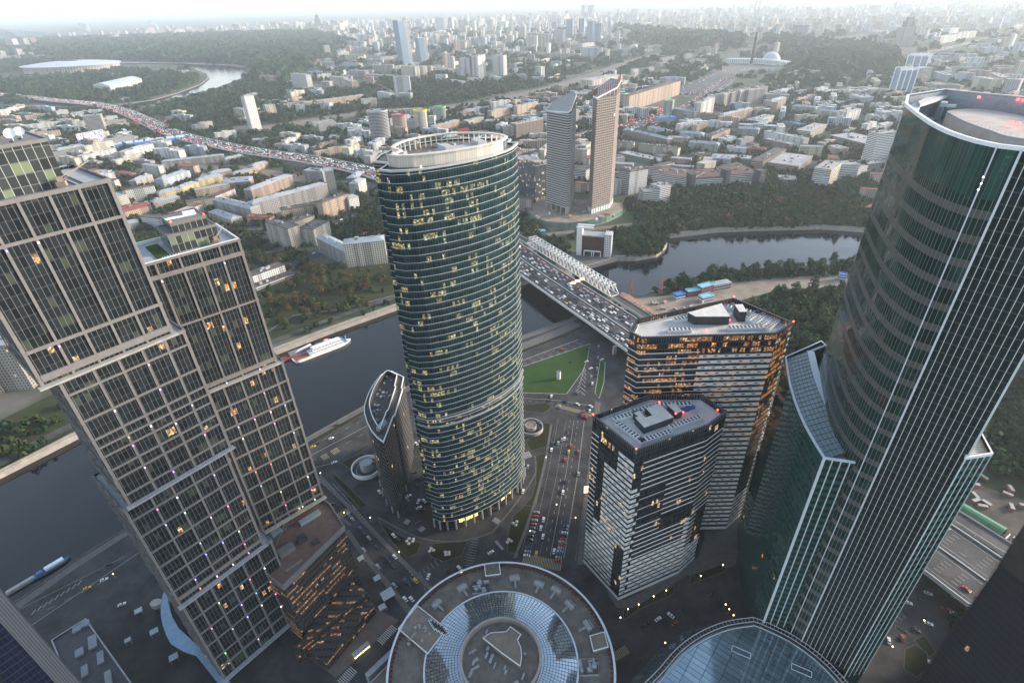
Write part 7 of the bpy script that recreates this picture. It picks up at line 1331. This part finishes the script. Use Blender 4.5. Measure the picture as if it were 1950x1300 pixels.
# queues far away, past counting
def jam(line,off,i0,i1,gap,z,k_l):
    l=offset(line,off); a=0.; nxt=0
    for i in range(i0,min(i1,len(l)-1)):
        p,q=Vector(l[i]),Vector(l[i+1]); L=(q-p).length
        while nxt<a+L:
            m=p+(q-p)*((nxt-a)/L); rz=atan2(q.y-p.y,q.x-p.x); TB[R.choices((0,1,2),(3,5,3))[0]].box((m.x,m.y,z),(4.8,1.9,1.5),rz)
            if R.random()<(.4 if k_l==0 else .18): d=(q-p)/L; e=m-d*2.5; TB[3+k_l].box((e.x,e.y,z+.6),(.5,1.7,.5),rz)
            nxt+=5.2+R.expovariate(1/gap)
        a+=L
for off,gap in ((-21,9),(-17,7),(-13,6),(-9,8),(-5,12)): jam(RB,off,ist+6,len(RB),gap,ZB+.02,1)
for off,gap in ((21,9),(17,6),(13,5),(9,7),(5,12)): jam(RB,off,ist+6,len(RB),gap,ZB+.02,0)
for nm,(l,w_) in RD.items():
    if nm.startswith(('avenue','boulevard')):
        for off in (-.35,-.2,.2,.35,-.45,.45): jam(l,w_*off,0,len(l),9 if nm!='avenue5' else 30,.12,0 if off>0 else 1)
    elif nm.startswith('street'):
        for off in (-.3,.3): jam(l,w_*off,0,len(l),22,.12,0 if off>0 else 1)
for k in range(140): p=at(R.uniform(255,330),R.uniform(225,262)); TB[R.choice((0,1,2,3,3))].box((p.x,p.y,.1),(4.6,2,1.5),R.uniform(0,3))
for k in range(220): p=at(R.uniform(1180,1275),R.uniform(205,240)); TB[R.choice((0,1,2,3))].box((p.x,p.y,.1),(4.8,2,1.5),.9)
for k in range(5):
    if TB[k].f: o=TB[k].build('distant_traffic',[plain('paint_white',CARC['white']),plain('paint_black',CARC['black']),plain('paint_silver_grey',CARC['silver grey']),lamp('tail_far',(1,.05,.03),1.),lamp('head_far',(1,.9,.7),1.2)][k]); tag(o,'queues of tiny distant cars',None,None,'stuff')

# ---- things that look alike: told apart by their order from the left
def ordn(i): return str(i)+('th' if 10<=i%100<=20 else {1:'st',2:'nd',3:'rd'}.get(i%10,'th'))
same=defaultdict(list)
for o in bpy.data.objects:
    if o.parent is None and o.get('label') and not o.get('kind'): same[o['label']].append(o)
for k,l in same.items():
    if len(l)<2: continue
    l.sort(key=lambda o:proj(*o.location)[0])
    for i,o in enumerate(l): o['label']=k+', '+ordn(i+1)+' from left'
# ================================================================ haze
s=NT('haze_air'); s.t.nodes.remove(s.b); v=s.n('VolumePrincipled'); v.inputs['Color'].default_value=(.84,.93,1,1); v.inputs['Density'].default_value=6.0e-5; v.inputs['Anisotropy'].default_value=.25
s.t.links.new(v.outputs[0],s.t.nodes['Material Output'].inputs['Volume'])
b=MB(); b.box((0,29000,-8),(119000,60800,350)); o=b.build('haze',s.mat); o['kind']='stuff'; o['label']='thin pale haze over the whole city'
